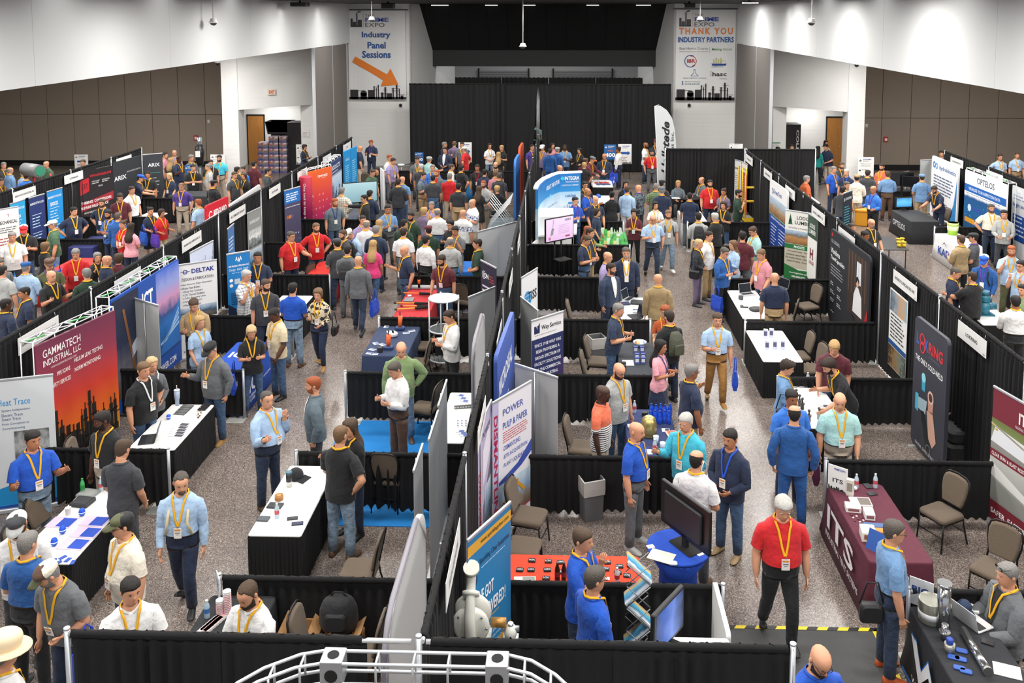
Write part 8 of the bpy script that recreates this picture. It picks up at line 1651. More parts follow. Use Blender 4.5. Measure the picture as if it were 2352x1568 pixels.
for p_ in(768,1147):
 X_=sx(p_);m=MB();m.rbox((X_-.085,y2-.015-Y0,Zt-.18),(X_+.085,y1+.015-Y0,Zt+.02),.008);obj('corner_block',m,mat('#a9acb0',.4,.6),t);m=MB();m.lathe([(.045,0),(.045,.004)],(X_,(y1+y2)/2-Y0,Zt+.02),12);m.tube([(X_,y2-.016-Y0,Zt-.09),(X_,y2-.019-Y0,Zt-.09)],.05,12);obj('bolt_hole',m,BLK,t);m=MB();m.tube([(X_,(y1+y2)/2-Y0,0),(X_,(y1+y2)/2-Y0,Zt-.17)],.05,10);obj('tower',m,ALU,t)
for p_ in(640,700,870,955,1035,1210,1270):X_=sx(p_);m=MB();dy=0 if 745<p_<1170 else(-.05 if p_ in(700,1210)else-.17);m.tube([(X_,y1+dy-Y0,Zt),(X_,y2+dy-Y0,Zt)],.01,6);m.tube([(X_,y1+dy-Y0,Zt),(X_,y1+dy-Y0,Zt-.16)],.01,6);m.tube([(X_,y2+dy-Y0,Zt),(X_,y2+dy-Y0,Zt-.16)],.01,6);obj('truss_rung',m,ALU,t)
t=thing('gold_cask','brushed gold lidded cask on the navy table','cask',P3('K',1215,395));m=MB();m.lathe([(.11,0),(.125,.03),(.125,.22),(.1,.3),(.05,.33)],n=20);obj('cask',m,mat('#c2b070',.3,.7),t);m=MB();m.lathe([(.128,.05),(.128,.08)],n=20,caps=False);obj('band',m,mat('#8d7d48',.4,.6),t)
for k in range(10):x,y=1230+42*(k%5)+(k//5)*8,(285 if k<5 else 225)-(k%2)*8;bottle('blue sports bottle on the navy table, %s of the %s row from the cask'%(ordn[k%5],'near' if k<5 else 'far'),'K',x,y,'#1f4fc8','#2a5ad8',.22,cap='#1c3f9a',grp='blue sports bottles',rad=.036)
for x,y,lab in((1087,185,'at the far left corner'),(1268,540,'at the near edge')):bottle('water bottle on the navy table, '+lab,'K',x,y)
for x,y in((1340,530),(1395,520),(1280,470)):lathe_thing('clear_cup','frosted clear cup on the navy table','cup','K',x,y,.75,[('cup',[(.035,0),(.045,.13)],mat('#b5c3d2',.2)),('rim',[(.046,.13),(.044,.135)],mat('#dfe6ea',.2))],'frosted cups')
sheet('white notepad at the near end of the navy table','K',1180,540,.22,.16,'#dfe2e6',None,2);sheet('white poster card at the left of the navy table','K',1095,305,.26,.12,'#dcdde2','#8a8f9a',2);sheet('white leaflets beside the candy tray on the navy table','K',1370,345,.13,.12,'#e6e6ea','#3a3a44',0);block('candy_tray','tray of coloured sweets on the navy table','tray','K',1425,385,.75,.18,.2,.03,'#d9d2c4',10,.02,top='#b5583a')
for k in range(6):block('koozie','navy koozie in the row along the near edge of the navy table','koozie','K',1315+22*k,565,.75,.05,.1,.02,'#26345f',0,.008,grp='navy koozies')
block('hand_gadget','black gadget next to the blue sports bottles','gadget','K',1180,215,.75,.1,.08,.07,'#24262a')
t=thing('candy_bowl','glass bowl of coloured sweets on the charcoal table','bowl',P3('G',1135,765));m=MB();m.lathe([(.06,0),(.12,.06),(.14,.1),(.135,.1),(.115,.062)],n=20);obj('bowl',m,mat('#b9c6cc',.15),t);m=MB();m.lathe([(.11,.06),(.1,.09),(.05,.1)],n=14);obj('sweets',m,ramp_mat(((0,'#c9302a'),(.35,'#e0b03a'),(.6,'#e6e2dc'),(1,'#3a6fc0')),0,-.1,.1,2.0,30),t);t.children[1]['kind']='stuff'
for x,y in((1098,820),(1155,820),(1110,885),(1165,885),(1110,920),(1165,920)):block('product_box','small blue and white carton on the charcoal table','carton','G',x,y,.75,.09,.06,.13,'#4a5aa5',0,.005,'#dfe2ea','small cartons on the charcoal table')
lathe_thing('steel_mug','black steel mug on the charcoal table','mug','G',990,985,.75,[('mug',[(.045,0),(.045,.15),(.042,.15)],mat('#3a3d40',.3,.6)),('lid',[(.046,.15),(.04,.17)],mat('#1c1c1e'))]);sheet('white paper on the charcoal table','G',1030,915,.22,.28,'#c9ccd0')
def bin_(lab,r,x,y):
 t=thing('waste_bin',lab,'bin',at(r,x,y,0)+(0,));t.rotation_euler=(0,0,.35);m=MB();m.loft([[(sx_*w,sy_*w,z)for sx_,sy_ in((-1,-1),(1,-1),(1,1),(-1,1))]for z,w in((0,.14),(.62,.16),(.62,.15),(.1,.13))],smooth=False,caps=False);m.box((-.14,-.14,0),(.14,.14,.02));obj('bin',m,mat('#5f6164',.6),t);m=MB();m.loft([[(sx_*w,sy_*w,z)for sx_,sy_ in((-1,-1),(1,-1),(1,1),(-1,1))]for z,w in((.4,.165),(.5,.17),(.63,.168),(.635,.152),(.3,.14))],smooth=False,caps=False);obj('liner',m,mat('#b9b7b2',.25),t);m=MB();m.box((-.135,-.135,.18),(.135,.135,.2));obj('card_insert',m,mat('#b08a5a',.8),t)
bin_('grey waste bin with a clear liner before the low drape','K',690,1120);bin_('grey waste bin behind the charcoal table','G',745,930)
laptop('open laptop with its lid towards the blue suits','G',1050,345,60,'#c9ccd0');laptop('black laptop at the near end of the blue suits table','G',1090,500,-70,'#26282c');block('laptop_bag','black laptop bag on the blue suits table','bag','G',1110,380,.75,.3,.24,.06,'#2a2c30',-8,.04);sheet('folded navy shirt on the blue suits table','G',1000,385,.22,.2,'#26304f',None,10,name='folded_shirt',cat='shirt',th=.03)
for k in range(8):sheet('small printed card on the blue suits table','G',1085+30*(k%4),435+28*(k//4),.07,.05,('#4a4a4c','#3a6a8a','#b03a3a')[k%3],None,5*k,name='card',cat='card',grp='printed cards')
laptop('silver laptop on the right aisle laptop table','G',2110,300,20,'#c5c8cc');laptop('grey laptop beside the navy polo at the laptop table','H',150,245,-60,'#8a8d92');block('black_case','flat black case on the laptop table','case','G',2180,440,.75,.3,.26,.06,'#2a2c2f',20,.1);sheet('black notebook pile on the laptop table','G',2075,412,.18,.12,'#3a3c3f','#b0aeb0',-8,name='notebook',cat='notebook',th=.03);block('card_holder','black business card holder on the laptop table','holder','G',2045,345,.75,.08,.1,.1,'#4a4c50',25)
for k,(x,y)in enumerate(((25,690),(78,685),(40,795),(110,790),(180,790))):block('product_carton','small violet and white carton standing on the white table, %s'%['far left','far right','near left','near middle','near right'][k],'carton','H',x,y,.75,.09,.06,.19,'#c3c6d8',-18,.005,'#4a4a6a','violet cartons')
for x,lab in((405,'left of two'),(482,'right of two')):bottle('water bottle at the far edge of the fittings table, '+lab,'H',x,1100)
for x,lab in((255,'left'),(335,'right')):sheet('grey magazine at the far edge of the fittings table, '+lab,'H',x,1115,.2,.2,'#b5b8b8','#8a8d8f',8)
for k,(x,y,c)in enumerate(((300,1250,'#b03a3a'),(330,1300,'#55524f'),(355,1330,'#4a4644'),(415,1440,'#5a544e'),(505,1420,'#9aa0a2'))):lathe_thing('pipe_fitting','metal pipe fitting on the fittings table, %s from the far end'%ordn[k],'fitting','H',x,y,.75,[('body',[(.03,0),(.03,.08),(.04,.085),(.04,.11)],mat(c,.4,.5)),('stem',[(.012,.11),(.012,.17),(.025,.175),(.02,.2)],mat('#3a3a3c',.4,.4))])
for x,y,c in((490,1280,'#dfe2e4'),(545,1335,'#3a3a3e'),(590,1305,'#5a6a8a'),(515,1145,'#6a6d70')):sheet('leaflet or card near the leaning man on the fittings table','H',x,y,.16,.08,c,None,-12,grp='cards on the fittings table')
t=thing('table_sign','white show sign with initials at the far end of the maroon table','sign',P3('L',670,890),radians(-38));m=MB();m.box((-.14,0,0),(.14,.012,.36));obj('card',m,mat('#e6e6e4'),t);q=Print();q.t('PRIME EXPO',-.05,.3,.16,.03,'#3c50a8',.02);q.t('ITS',-.07,.12,.15,.06,'#2a2a30',.02);skyline(q,-.13,.005,.26,.06);q.done(t);block('card_holder','clear leaflet holder on the maroon table','holder','L',785,930,.75,.1,.07,.24,'#cfccc4',-30,.01,'#8a8478')
for x,y,lab in((842,865,'beside the leaflet holder'),(1012,862,'alone at the far right corner')):bottle('water bottle on the maroon table, '+lab,'L',x,y)
lathe_thing('golf_ball','white ball on the maroon table','ball','L',830,885,.75,[('ball',[(.006,0),(.024,.012),(.03,.03),(.024,.048),(.006,.06)],mat('#ececec')),('mark',[(.0302,.029),(.0302,.031)],mat('#bbb'))]);sheet('black phone on the maroon table, farther one','L',945,850,.09,.13,'#2a2c30','#1c1e22',10,name='phone',cat='phone',th=.012);sheet('black phone on the maroon table, nearer one','L',985,918,.13,.09,'#2a2c30','#1c1e22',15,name='phone',cat='phone',th=.012);sheet('white magazine with dark photographs on the maroon table','L',880,995,.28,.22,'#e0dfdc','#6a5f58',-4,th=.02)
for x,y,w,l,h,lab in((810,1060,.2,.16,.07,'farther'),(955,1120,.13,.2,.08,'slim'),(945,1310,.18,.22,.12,'nearest')):block('paper_stack','stack of white booklets on the maroon table, %s one'%lab,'booklets','L',x,y,.75,w,l,h,'#e4e2de',-8,.005,'#8a5a60')
for k in range(9):block('wrapped_sweet','wrapped sweet scattered on the maroon table','sweet','L',800+15*k,1110+(k%3)*22+k*4,.75,.03,.02,.015,('#5a2334','#dcd5d5')[k%2],40*k,.006,grp='sweets on the maroon table')
block('koozie_pile','navy and orange koozies laid in an arc on the maroon table','koozies','L',1010,1215,.75,.34,.12,.03,'#26406f',-4,.04,top='#3a5a8a');block('koozie_pile','orange koozies behind the yellow tent card','koozies','L',1010,1255,.75,.26,.1,.03,'#e0802a',-4,.03);t=thing('tent_card','yellow and blue folded tent card on the maroon table','card',P3('L',1040,1420),radians(-50));m=MB();m.add([(-.13,-.08,0),(.13,-.08,0),(.13,0,.24),(-.13,0,.24)],[(0,1,2,3)]);obj('blue_face',m,mat('#2f5aa8'),t);m=MB();m.add([(-.13,-.08,0),(-.13,0,.24),(-.13,.08,0)],[(0,1,2)]);m.add([(-.13,.08,0),(.13,.08,0),(.13,0,.24),(-.13,0,.24)],[(3,2,1,0)]);obj('yellow_face',m,mat('#d9d02a'),t)
t=thing('table_sign','white sign with blue initials on the black mesh table','sign',P3('P',1420,880),radians(-35));m=MB();m.box((-.13,0,0),(.13,.012,.32));obj('card',m,mat('#dcdfe4'),t);q=Print();q.t('BIC',-.1,.15,.18,.08,'#2a4a8a',.03);q.done(t)
CHR=mat('#c9cacb',.15,.95)
lathe_thing('steel_can','wide steel can with a white label on the black mesh table','can','P',1510,1000,.75,[('can',[(.13,0),(.135,.02),(.135,.24),(.13,.25),(.12,.235)],mat('#a8a89c',.3,.7)),('can_label',[(.137,.06),(.137,.13)],mat('#dcdce0'))],n=24)
lathe_thing('chrome_tube','tall upright chrome tube on the black mesh table','tube','P',1620,1080,.75,[('tube',[(.07,0),(.07,.52),(.062,.52),(.062,.05)],CHR),('collar',[(.078,.5),(.08,.52),(.078,.54)],CHR)],n=24);lathe_thing('chrome_fitting','small chrome strainer in front of the upright tube','strainer','P',1635,1180,.75,[('body',[(.035,0),(.035,.18)],CHR),('flange',[(.055,.08),(.06,.1)],CHR)]);lathe_thing('pen_cup','chrome cup of blue pens on the black mesh table','cup','P',1680,1290,.75,[('cup',[(.05,0),(.055,.1),(.05,.1)],mat('#b5b2a5',.3,.7)),('pens',[(.03,.06),(.04,.15),(.02,.16)],mat('#1f3f9a',.4))])
a,b=Vector(P3('P',1800,1090,.8)),Vector(P3('P',2030,1470,.8));d=b-a;t=thing('chrome_tube','long chrome tube lying on the black mesh table','tube',a);m=MB();m.tube([(0,0,0),d*.96],.045,16);obj('tube',m,CHR,t);m=MB();m.tube([d*.93,d],.05,16);obj('end_ring',m,mat('#9a9a98',.3,.8),t)
laptop('white laptop in front of the seated grey blazer','P',1900,1020,115,'#d0d0d2');sheet('black phone beside the long chrome tube','P',2025,1205,.12,.09,'#1d1f22','#0f1012',-30,name='phone',cat='phone',th=.014);sheet('white folder at the near end of the black mesh table','P',2200,1460,.26,.2,'#d8d8d6',None,-20);sheet('white sheet with a dark cap on the black mesh table','P',1810,860,.3,.26,'#dcdcd8',None,-20,th=.02)
for x,y in((1790,1285),(1720,1345),(1780,1360),(1770,1440),(1830,1470)):block('lens_cloth','blue giveaway pouch on the black mesh table','pouch','P',x,y,.75,.12,.07,.02,'#2a55a8',-20,.02,grp='blue giveaway pouches')
t=thing('knit_hat','dark cap resting on the white sheet by the laptop','cap',P3('P',1815,885,.775));m=MB();m.lathe([(.08,0),(.08,.03),(.05,.07),(.008,.085)],n=14);obj('crown',m,mat('#2a3a5a',.8,kind='cloth'),t);m=MB();m.box((-.06,-.14,0),(.06,-.07,.008));obj('brim',m,mat('#22304a',.8),t)
# floor coverings
def patch(name,lab,cat,x0,y0,x1,y1,c,th=.008):
 t=thing(name,lab,cat,(x0,y0,0));m=MB();m.box((0,0,0),(x1-x0,y1-y0,th));obj('pile',m,mat(c,.95,kind='noise',scale=5),t);m=MB();m.box((-.02,-.02,0),(x1-x0+.02,0,th+.002));m.box((-.02,y1-y0,0),(x1-x0+.02,y1-y0+.02,th+.002));obj('edge_band',m,mat(c,.8),t);return t
patch('carpet','bright blue carpet on the booth floor','carpet',-4.05,12.6,-1.3,16.0,'#1778c0')
t=patch('floor_mat','dark grey mat edged with yellow and black tape','mat',1.95,5.5,3.78,10.5,'#4a4a4a');m=MB();k_=MB()
for k in range(15):x=.125*k;(m if k%2 else k_).add([(x,5.0,.012),(x+.125,5.0,.012),(x+.165,5.06,.012),(x+.04,5.06,.012)],[(0,1,2,3)])
for k in range(40):y=.125*k;(m if k%2 else k_).add([(1.8,y,.012),(1.86,y+.04,.012),(1.86,y+.165,.012),(1.8,y+.125,.012)],[(0,1,2,3)])
obj('tape_stripe',m,mat('#e0c81e',.5),t);obj('tape_band',k_,mat('#1d1d1d',.5),t)
# screens and large exhibits
pos=at('C',430,1330,0);t=screen('large monitor with a pink slide on a tall black stand',(pos[0]-.05,24.65,0),40,1.02,.68,ramp_mat(((0,'#c9a9cf'),(1,'#dcc0dc')),2,1.2,2,emit=.5),1.22,False)
m=MB();m.tube([(-.12,.08,.02),(-.12,.08,1.4)],.025,8);m.tube([(.12,.08,.02),(.12,.08,1.4)],.025,8);m.rbox((-.4,-.3,0),(.4,.35,.03),.05);m.rbox((-.22,-.3,.72),(.22,.05,.74),.03);obj('stand',m,BLK,t);q=Print();q.t('AUKO',.18,1.76,.22,.07,'#3a2f5a',.03);q.lines(-.05,1.66,.42,6,.045,.012,'#8a7a9a');q.poly([(-.34,1.4),(-.24,1.42),(-.2,1.6),(-.28,1.62)],'#2fa045');q.poly([(-.27,1.62),(-.24,1.63),(-.2,1.84),(-.23,1.84)],'#6a5a6a');q.disc(-.36,1.33,.045,'#c95a3a');q.r(.2,1.31,.16,.05,'#b03a4a');o=q.done(t)
pos=at('B',930,640,.9);screen('large flat screen showing a pale drawing in the left aisle',(pos[0],pos[1],.76),25,1.25,.75,ramp_mat(((0,'#7fa9b5'),(1,'#a9cdd5')),2,.1,.9,.15,2,emit=.3),.1);t=wallboard('white folded panel beside the large flat screen',at('B',1030,830,.0),radians(-70),.7,.1,1.9,'#dcdcdc');t.location.x+=.35
for x,y,z,rot,w,lab in((1270,720,.75,12,.62,'bright blue monitor on the black clothed table in the right hall'),(1255,500,1.0,5,.9,'left of two dark screens on stands in the right hall'),(1340,510,1.0,-20,.7,'right of two dark screens on stands in the right hall')):
 a=P3('D',x,y,z);screen(lab,a[:2]+((z if z<.8 else 0),),rot,w,w*.6,ramp_mat(((0,'#2f7fc0'),(.5,'#5fb0d8'),(1,'#2a5fa0')),2,.1,.5,.5,4,emit=.5)if z<.8 else mat('#15171a',.2),.1 if z<.8 else 1.0)
t=thing('laptop_lectern','tilted tablet on a stand in the right hall','tablet',at('D',1275,700,0)+(0,));m=MB();m.tube([(0,0,0),(0,0,1.2)],.02,8);m.box((-.2,-.15,0),(.2,.15,.02));obj('stand',m,ALU,t);m=MB();m.rbox((-.2,-.02,-.13),(.2,.01,.15),.02,axis='y',M=Matrix.Translation((0,0,1.3))@Matrix.Rotation(-.6,4,'X')@Matrix.Rotation(-.3,4,'Y'));obj('tablet',m,mat('#5a4a48',.3),t)
gx,gy=at('C',2085,845,0);t=thing('safety_gate','yellow tubular loading platform with guard rails','platform',(gx,gy+.1,0));YEL=mat('#e0b81a',.4);t.scale=(.72,1,1.1);bars=[[(0,0,0),(0,0,1.55),(.12,.3,1.75)],[(.9,0,0),(.9,0,1.4)],[(0,0,.75),(.9,0,.75)],[(0,0,1.2),(.9,0,1.2)],[(0,1.3,0),(0,1.3,1.7),(.3,1.3,1.8),(.6,1.3,1.7),(.6,1.3,0)],[(.9,0,1.4),(.9,.6,1.5),(.9,1.3,1.4),(.9,1.3,0)],[(0,.6,0),(0,.6,1.75)],[(.2,1.0,.2),(.2,1.0,1.7)],[(0,0,.1),(0,1.3,.1)],[(.9,0,.1),(.9,1.3,.1)],[(.9,0,.75),(.9,1.3,.75)]]
for b_ in bars:m=MB();m.tube(b_,.035,8);obj('rail',m,YEL,t)
m=MB();m.box((-.02,-.02,.12),(.92,1.32,.2));obj('deck',m,mat('#8f8a7a',.7),t);m=MB();m.box((-.03,-.04,.02),(.93,-.02,.2));obj('toe_board',m,YEL,t);m=MB();m.box((.55,.59,.9),(.75,.61,1.15));obj('notice',m,mat('#d8d6d0'),t)
lathe_thing('bucket','lime green bucket on the white logo table','bucket','D',1708,935,.75,[('pail',[(.14,0),(.16,.36),(.165,.38)],mat('#a0d03a',.4)),('band',[(.168,.3),(.17,.38),(.16,.38)],mat('#c9e08a',.4)),('label',[(.158,.14),(.163,.28)],mat('#d9e8b0',.5))],n=20)
t=block('cooler_box','amber cooler box with rounded lid in the right hall','cooler','D',910,850,0,.62,.5,.5,'#c98a1e',-20,.06);m=MB();m.rbox((-.33,-.27,.5),(.33,.27,.62),.08);obj('lid',m,mat('#d9962a',.5),t)
t=thing('industrial_pump','teal industrial pump on the white table','pump',P3('H',1990,480));m=MB();m.tube([(0,0,0),(0,0,.3)],.12,14);m.ellipsoid((0,0,.38),(.13,.13,.12),14,8);obj('casing',m,mat('#1f6a80',.4),t);m=MB();m.tube([(.05,0,.2),(.25,0,.2)],.08,12);m.tube([(0,0,.45),(0,0,.55)],.1,12);obj('flange',m,mat('#1c5f74',.4),t);m=MB();m.box((-.16,-.12,0),(.2,.12,.03));obj('foot',m,mat('#1c5f74',.4),t)
for k,(x,y)in enumerate(((1225,1045),(1255,1010),(1220,1015),(1270,1045))):lathe_thing('yellow_valve','small yellow valve on the black legged table, %s'%ordn[k],'valve','D',x,y,.75,[('body',[(.05,0),(.06,.05),(.04,.12)],mat('#d9b81e',.4)),('wheel',[(.07,.13),(.07,.15)],mat('#c9a51a',.4))],'yellow valves')
t=thing('pump_tower','tall chrome sensor tower on a grey post in the left hall','sensor tower',at('A',1810,560,0)+(0,));m=MB();m.tube([(0,0,0),(0,0,1.2)],.07,10);obj('post',m,mat('#6a6d70',.4,.5),t);m=MB();m.tube([(0,0,1.2),(0,0,1.7),(0,0,2.0)],[.14,.2,.15],12);obj('machine_head',m,mat('#26282b',.4,.4),t);m=MB();m.tube([(0,0,2.0),(0,0,2.35)],.1,12);obj('chrome_cylinder',m,mat('#b9c3cc',.2,.8),t);m=MB();m.box((-.1,-.2,1.55),(.1,-.19,1.8));obj('tag',m,mat('#e0e0e0'),t)
a,b=atY('A',225,345,30.5),atY('A',405,350,30.5);t=thing('grey_pipe','large grey tube with a green lining on a stand beyond the far left drape','pipe',(a[0],30.5,0));m=MB();m.tube([(0,0,a[1]),(b[0]-a[0],-.3,b[1])],.22,18);obj('tube',m,mat('#7d8080',.5),t);m=MB();m.tube([(b[0]-a[0],-.3,b[1]),(b[0]-a[0]+.02,-.31,b[1])],.17,18);obj('green_lining',m,mat('#3f9a7a',.5),t);m=MB()
for x in(.3,.9):m.tube([(x,0,0),(x,0,a[1]-.15)],.04,8);m.box((x-.2,-.3,0),(x+.2,.3,.03))
obj('stand',m,mat('#b0222a',.5),t)
for c_ in range(3):
 for k in range(6 if c_ else 5):
  X_,Z_=atY('u',(75,175,250)[c_],1500,42.2);t=thing('drinks_carton','patterned drinks carton, %s from the floor in the %s stack from the door'%(ordn[k],ordn[c_]),'carton',(X_,42.2,.285*k),0,'patterned cartons');m=MB();m.box((-.25 if c_<2 else-.2,-.25,0),(.25 if c_<2 else.2,.25,.28));obj('carton',m,ramp_mat(((0,'#3a3f7a'),(.4,'#7a6a8a'),(.55,'#6a8a5a'),(.7,'#b04a5a'),(1,'#c9c9d0')),2,0,.28,1.6,9),t)
X_,Z_=atY('u',205,1310,42.4);t=thing('black_hopper','black plastic hopper cart above the patterned cartons','cart',(X_-.1,42.9,0));m=MB();m.loft([[(sx_*w,sy_*.4,z)for sx_,sy_ in((-1,-1),(1,-1),(1,1),(-1,1))]for z,w in((1.75,.5),(2.35,.62),(2.35,.58),(1.85,.46))],smooth=False);obj('hopper',m,mat('#17181a',.5),t);m=MB();m.box((-.5,.1,0),(.5,.35,1.75));obj('frame',m,BLK,t)
for r,px_,lab in(('u',335,'tall black cabinet beside the hopper cart in the left recess'),('w',232,'black cabinet with white letters in the right recess')):
 X_,Z_=atY(r,px_,1300,42.4);t=thing('black_cabinet',lab,'cabinet',(X_+(.25 if r=='u' else 0),42.6,0));m=MB();m.box((-.5,-.4,0),(.5,.4,2.35));obj('body',m,mat('#141416',.5),t);q=Print();q.t('COLD',.3,1.0,.12,1.1,'#d8d8da',.03,rot=-1)if r=='w' else q.r(-.4,1.2,.3,.02,'#3a3a3c');q.done(t,loc=(0,-.405,0));m=MB();m.box((-.45,-.42,.3),(-.42,-.4,1.9));obj('hinge_strip',m,mat('#2a2a2c',.4),t)
for r,x,y,Y,lab in(('u',157,822,39.6,'red exit sign above the left door recess'),('w',402,830,39.8,'red exit sign above the right door recess')):
 X_,Z_=atY(r,x,y,Y);t=thing('exit_sign',lab,'sign',(X_,Y-.35 if r=='u' else Y-.35,Z_),radians(40 if r=='u' else-38));m=MB();m.box((-.17,0,-.12),(.17,.06,.12));obj('housing',m,mat('#d9cdb8',.5),t);q=Print();q.t('EXIT',-.13,-.07,.26,.14,'#d0392e',.03);q.done(t)
for r,x,y,lab in(('u',442,1210,'white notice on the left recess jamb'),('w',121,1302,'green headed notice on the right recess jamb')):
 X_,Z_=atY(r,x,y,40.6);t=thing('notice',lab,'notice',(X_,40.58,Z_));m=MB();m.box((-.18,-.01,-.12),(.18,.01,.12));obj('sheet',m,mat('#dad8d4'),t);q=Print();q.r(-.17,.06,.34,.05,'#3a7a5a')if r=='w' else q.lines(-.12,.08,.24,1,.03,.02,'#b05a5a');q.lines(-.14,.02,.28,3,.05,.02,'#8a8a8a');o=q.done(t);o.location=(0,-.012,0)
t=thing('potted_plant','green potted plant beside the red polo at the end drape','plant',at('C',1310,480,0)+(0,));m=MB();m.lathe([(.14,0),(.18,.3),(.16,.3)],n=14);obj('pot',m,BLK,t);m=MB()
for k in range(140):
 a,e,L_=RS.rand()*6.28,.2+1.2*RS.rand(),.25+.45*RS.rand();d=Vector((cos(a)*cos(e),sin(a)*cos(e),sin(e)));o_=Vector((0,0,.3+.5*RS.rand()));s_=d.orthogonal().normalized()*.035;m.add([o_,o_+d*L_*.5+s_,o_+d*L_+Vector((0,0,-.08)),o_+d*L_*.5-s_],[(0,1,2,3)])
o=obj('foliage',m,mat('#2f5a34',.6),t);o['kind']='stuff'
t=thing('luggage_pile','black wheeled cases piled behind the tall dark fitting display','luggage',at('L',1790,560,0)+(0,));m=MB();m.rbox((-.35,-.3,0),(.35,.3,.28),.08);obj('lower_case',m,mat('#1a1b1d',.7,kind='cloth'),t);m=MB();m.rbox((-.3,-.25,.28),(.3,.25,.5),.08);obj('upper_case',m,mat('#202124',.7,kind='cloth'),t);m=MB();m.tube([(-.3,.2,.5),(-.1,.25,.62),(.2,.2,.58),(.34,-.1,.45)],.012,6);obj('strap',m,mat('#8a6a4a'),t)
for k in range(9):sheet('catalogue on the far black table','C',730+15*k,460+(k%3)*14,.12,.18,('#c9cdd2','#b03a3a','#4a5a80')[k%3],None,10*k,grp='catalogues',th=.05)
t=thing('cap','blue and white cap on the white table by the curved display','cap',P3('C',762,600));m=MB();m.lathe([(.1,0),(.1,.05),(.06,.11),(.01,.125)],n=16);obj('crown',m,mat('#2f5fb8',.8,kind='cloth'),t);m=MB();m.box((-.07,-.17,0),(.07,-.08,.01));obj('brim',m,mat('#2f5fb8',.8),t)
for k in range(14):
 x,y=800+14*(k%7)*1.9,930+95*(k//7)+(k%3)*14;t=thing('gift_bag','small white and green packet standing on the green table','packet',P3('C',x,y),radians(20*k),'packets on the green table');m=MB();m.loft([[(-.05,-.03,0),(.05,-.03,0),(.05,.03,0),(-.05,.03,0)],[(-.05,-.005,.2),(.05,-.005,.2),(.05,.005,.2),(-.05,.005,.2)]],smooth=False);obj('packet',m,mat(('#dfe6dc','#4fae58','#e0d68a')[k%3],.4),t)
t=thing('wire_rack','bent chrome wire rack on the green table','rack',P3('C',940,990));m=MB()
for y in(-.15,-.05,.05,.15):m.tube([(-.2,y,0),(-.1,y,.3),(.0,y,.15),(.1,y,.3),(.2,y,0)],.006,5)
m.tube([(-.1,-.15,.3),(-.1,.15,.3)],.006,5);m.tube([(.1,-.15,.3),(.1,.15,.3)],.006,5);obj('wire_frame',m,STEEL,t);m=MB();m.box((-.05,-.14,.17),(.05,.14,.18));obj('tray',m,mat('#c9cdd0',.3),t)
t=thing('drone_model','white drone model on a stand at the far end of the left aisle','drone',P3('B',1300,330,1.0));m=MB();m.ellipsoid((0,0,.1),(.18,.1,.05),12,6);m.tube([(0,0,-.245),(0,0,.1)],.02,6);obj('hull',m,mat('#dcdcdc'),t)
for a in(30,150,210,330):m=MB();e=Vector((.5*cos(radians(a)),.35*sin(radians(a)),.14));m.tube([(0,0,.1),e],.015,6);m.lathe([(.1,.16),(.1,.165)],(e.x,e.y,0),12);obj('rotor_arm',m,mat('#3a3a3c',.4),t)
for k,(px_,py_,c,lab)in enumerate(((1185,400,'#c9502a','tall orange rounded kiosk at the far spine'),(1195,420,'#2f6fc0','tall blue rounded kiosk at the far spine'))):
 X_=-1.75;Y_=(34.5,31.5)[k];t=wallboard(lab,(X_,Y_),radians(88),1.7,.05,2.3,c,r=.3,th=.08,name='fabric_kiosk')
t=thing('mesh_tower','grey draped counter with a white lattice pop-up top beside the spine','counter',(-1.85,25.6,0));m=MB();m.rbox((-.35,-.7,0),(.35,.7,1.5),.05);obj('counter',m,mat('#4a5a62',.8,kind='cloth'),t);m=MB()
for k in range(5):
 for s in(-1,1):y=-.6+.3*k;m.tube([(.3*s,y-.1*s,1.5),(-.3*s,y+.15,2.2)],.012,5);m.tube([(-.3,y,1.5+.1*k),(.3,y,1.5+.1*k)],.01,5)
obj('lattice',m,mat('#cfd2d4',.4),t)
# last: nudge people clear of tables, drapes and one another (small steps)
TB=[(o.location.x,o.location.y,max(c.bound_box[6][0]for c in o.children),max(c.bound_box[6][1]for c in o.children))for o in COL.objects if o.name.split('.')[0]=='table']
DR=[(o.location.copy(),o.rotation_euler.z,max(c.location.x+c.bound_box[6][0]for c in o.children))for o in COL.objects if o.name.split('.')[0]in('pipe_and_drape','side_drape')]
PP=np.array([o.location[:2]for o in PEOPLE]);P0=PP.copy();LIM=np.clip((P0[:,1]-6)*.018,.1,.35)
for it in range(40):
 D_=PP[:,None]-PP[None];L_=np.sqrt((D_**2).sum(-1))+np.eye(len(PP))*9;w_=np.clip(0.48-L_,0,.3)[...,None]
 PP=PP+(D_/(L_[...,None]+1e-4)*w_).sum(1)*.3
 for i in range(len(PP)):
  x,y=PP[i]
  if 'sitting' not in PEOPLE[i]['label']:
   for tx,ty,tw,tl in TB:
    a,b,c,d=x-tx+.1,tx+tw+.1-x,y-ty+.1,ty+tl+.1-y;k=min(a,b,c,d)
    if k>0:
     if k==a:x-=a*.5
     elif k==b:x+=b*.5
     elif k==c:y-=c*.5
     else:y+=d*.5
  for q_,an,ln in DR:
   u=(x-q_.x)*cos(an)+(y-q_.y)*sin(an);v=-(x-q_.x)*sin(an)+(y-q_.y)*cos(an)
   if-.1<u<ln+.1 and abs(v)<.24:k=(.24-abs(v))*(1 if v>=0 else-1)*.5;x-=k*sin(an);y+=k*cos(an)
  PP[i]=x,y
 m_=np.sqrt(((PP-P0)**2).sum(-1));f_=np.minimum(1,LIM/(m_+1e-6))[:,None];PP=P0+(PP-P0)*f_
for o,q_ in zip(PEOPLE,PP):o.location.x,o.location.y=float(q_[0]),float(q_[1])
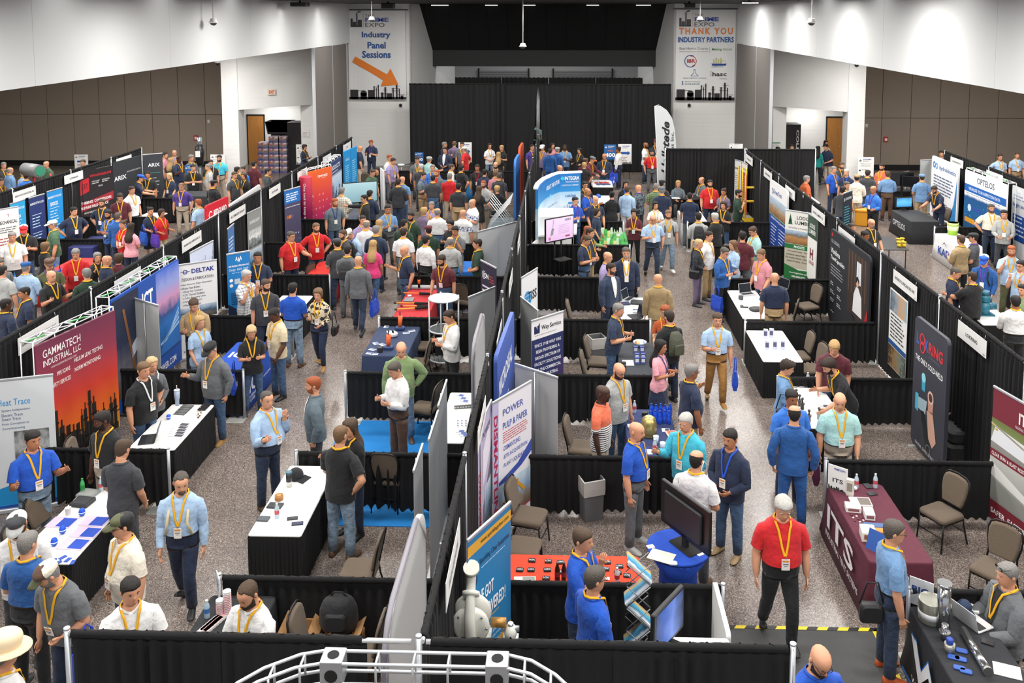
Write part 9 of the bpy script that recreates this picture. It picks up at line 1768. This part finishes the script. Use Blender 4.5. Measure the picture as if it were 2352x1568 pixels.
# bags held or worn
backpack('wearing an olive backpack','olive backpack on the man in the black shirt','#474a3a');backpack('black and grey backpack','black and grey backpack on the man in grey in the left aisle','#26282b');backpack('dark blue jacket with a black','black backpack on the dark blue jacket','#1a1b1e');backpack('carrying a black backpack','black backpack on the bearded man in the left aisle','#17181a');backpack('grey jacket with a black backpack','large black backpack on the grey jacket','#1d1e21');backpack('cap with a black backpack','black backpack on the blue coverall in the right hall','#17181a');backpack('beige strapped','grey backpack with beige straps on the man in the light blue shirt','#4a4a4c');backpack('with backpack straps','dark backpack on the man with white shoes','#24262a');backpack('through the curtain gap','black backpack going through the curtain gap','#1c1c1e')
for who,lab,s,c,z in(('walking with a blue bag','flat blue bag hanging from the hand of the man in tan chinos',1,'#1747c0',.42),('wristband and a blue tote','blue tote on the arm of the blonde woman in black',-1,'#1747c0',.5),('grey sweater and navy trousers','blue tote held by the man in the grey sweater',-1,'#1747c0',.4),('holding a maroon tote','maroon tote with white letters held by the man in pale aqua',-1,'#5a1f45',.45),('dress with a blue tote','blue tote of the woman in the navy dress',-1,'#1f5fc8',.62),('top with a purple tote','purple tote of the woman in the red top',-1,'#5a35b0',.62),('holding a blue tote under','blue tote held by the man in the navy jacket',1,'#1747c0',.5),('walking past the white easel','blue tote of the man walking past the white easel',1,'#1747c0',.35),('black with a blue shoulder','blue shoulder bag of the woman in black in the left hall',-1,'#1f4fc0',.6),('sweater showing a leaflet','royal blue bag beside the man in the blue sweater',-1,'#1747c0',.3),('white plastic bag','white plastic bag of the older man in turquoise',1,'#dfe3e8',.62),('tan mesh cap','blue tote of the man in the tan mesh cap',1,'#1f3fb8',.5)):
 p_,a_=held(who,s,z=z);tote(lab,p_,a_+80,c)
for who,lab,s in(('wide navy trousers walking','black handbag of the woman in the print blouse',1),('black shoulder bag at the maroon','black shoulder bag of the man in the chambray shirt',-1),('black shoulder bag at the fittings','black shoulder bag of the person in the denim shirt',-1),('mauve trousers','black handbag of the blonde with the ponytail',-1),('black camera bag','black camera bag of the man in the red jacket',-1),('with a brown bag','brown leather bag of the woman in the maroon top',1)):
 (x_,y_,z_),a_=held(who,s,*((.34,.02,.78)if 'chambray' not in lab else(.14,-.24,.72)));t=thing('shoulder_bag',lab,'bag',(x_,y_,z_),radians(a_+90));c='#6a4028' if 'brown' in lab else '#1c1c1f';m=MB();m.rbox((-.13,-.05,0),(.13,.05,.22),.05,axis='y');obj('bag_body',m,mat(c,.5),t);m=MB();m.tube([(-.13,0,.22),(-.06,.02,.48),(.06,.02,.48),(.13,0,.22)],.01,6);obj('strap',m,mat(c,.5),t);m=MB();m.rbox((-.12,-.065,.11),(.12,-.045,.21),.03,axis='y');obj('flap',m,mat(c,.4),t)
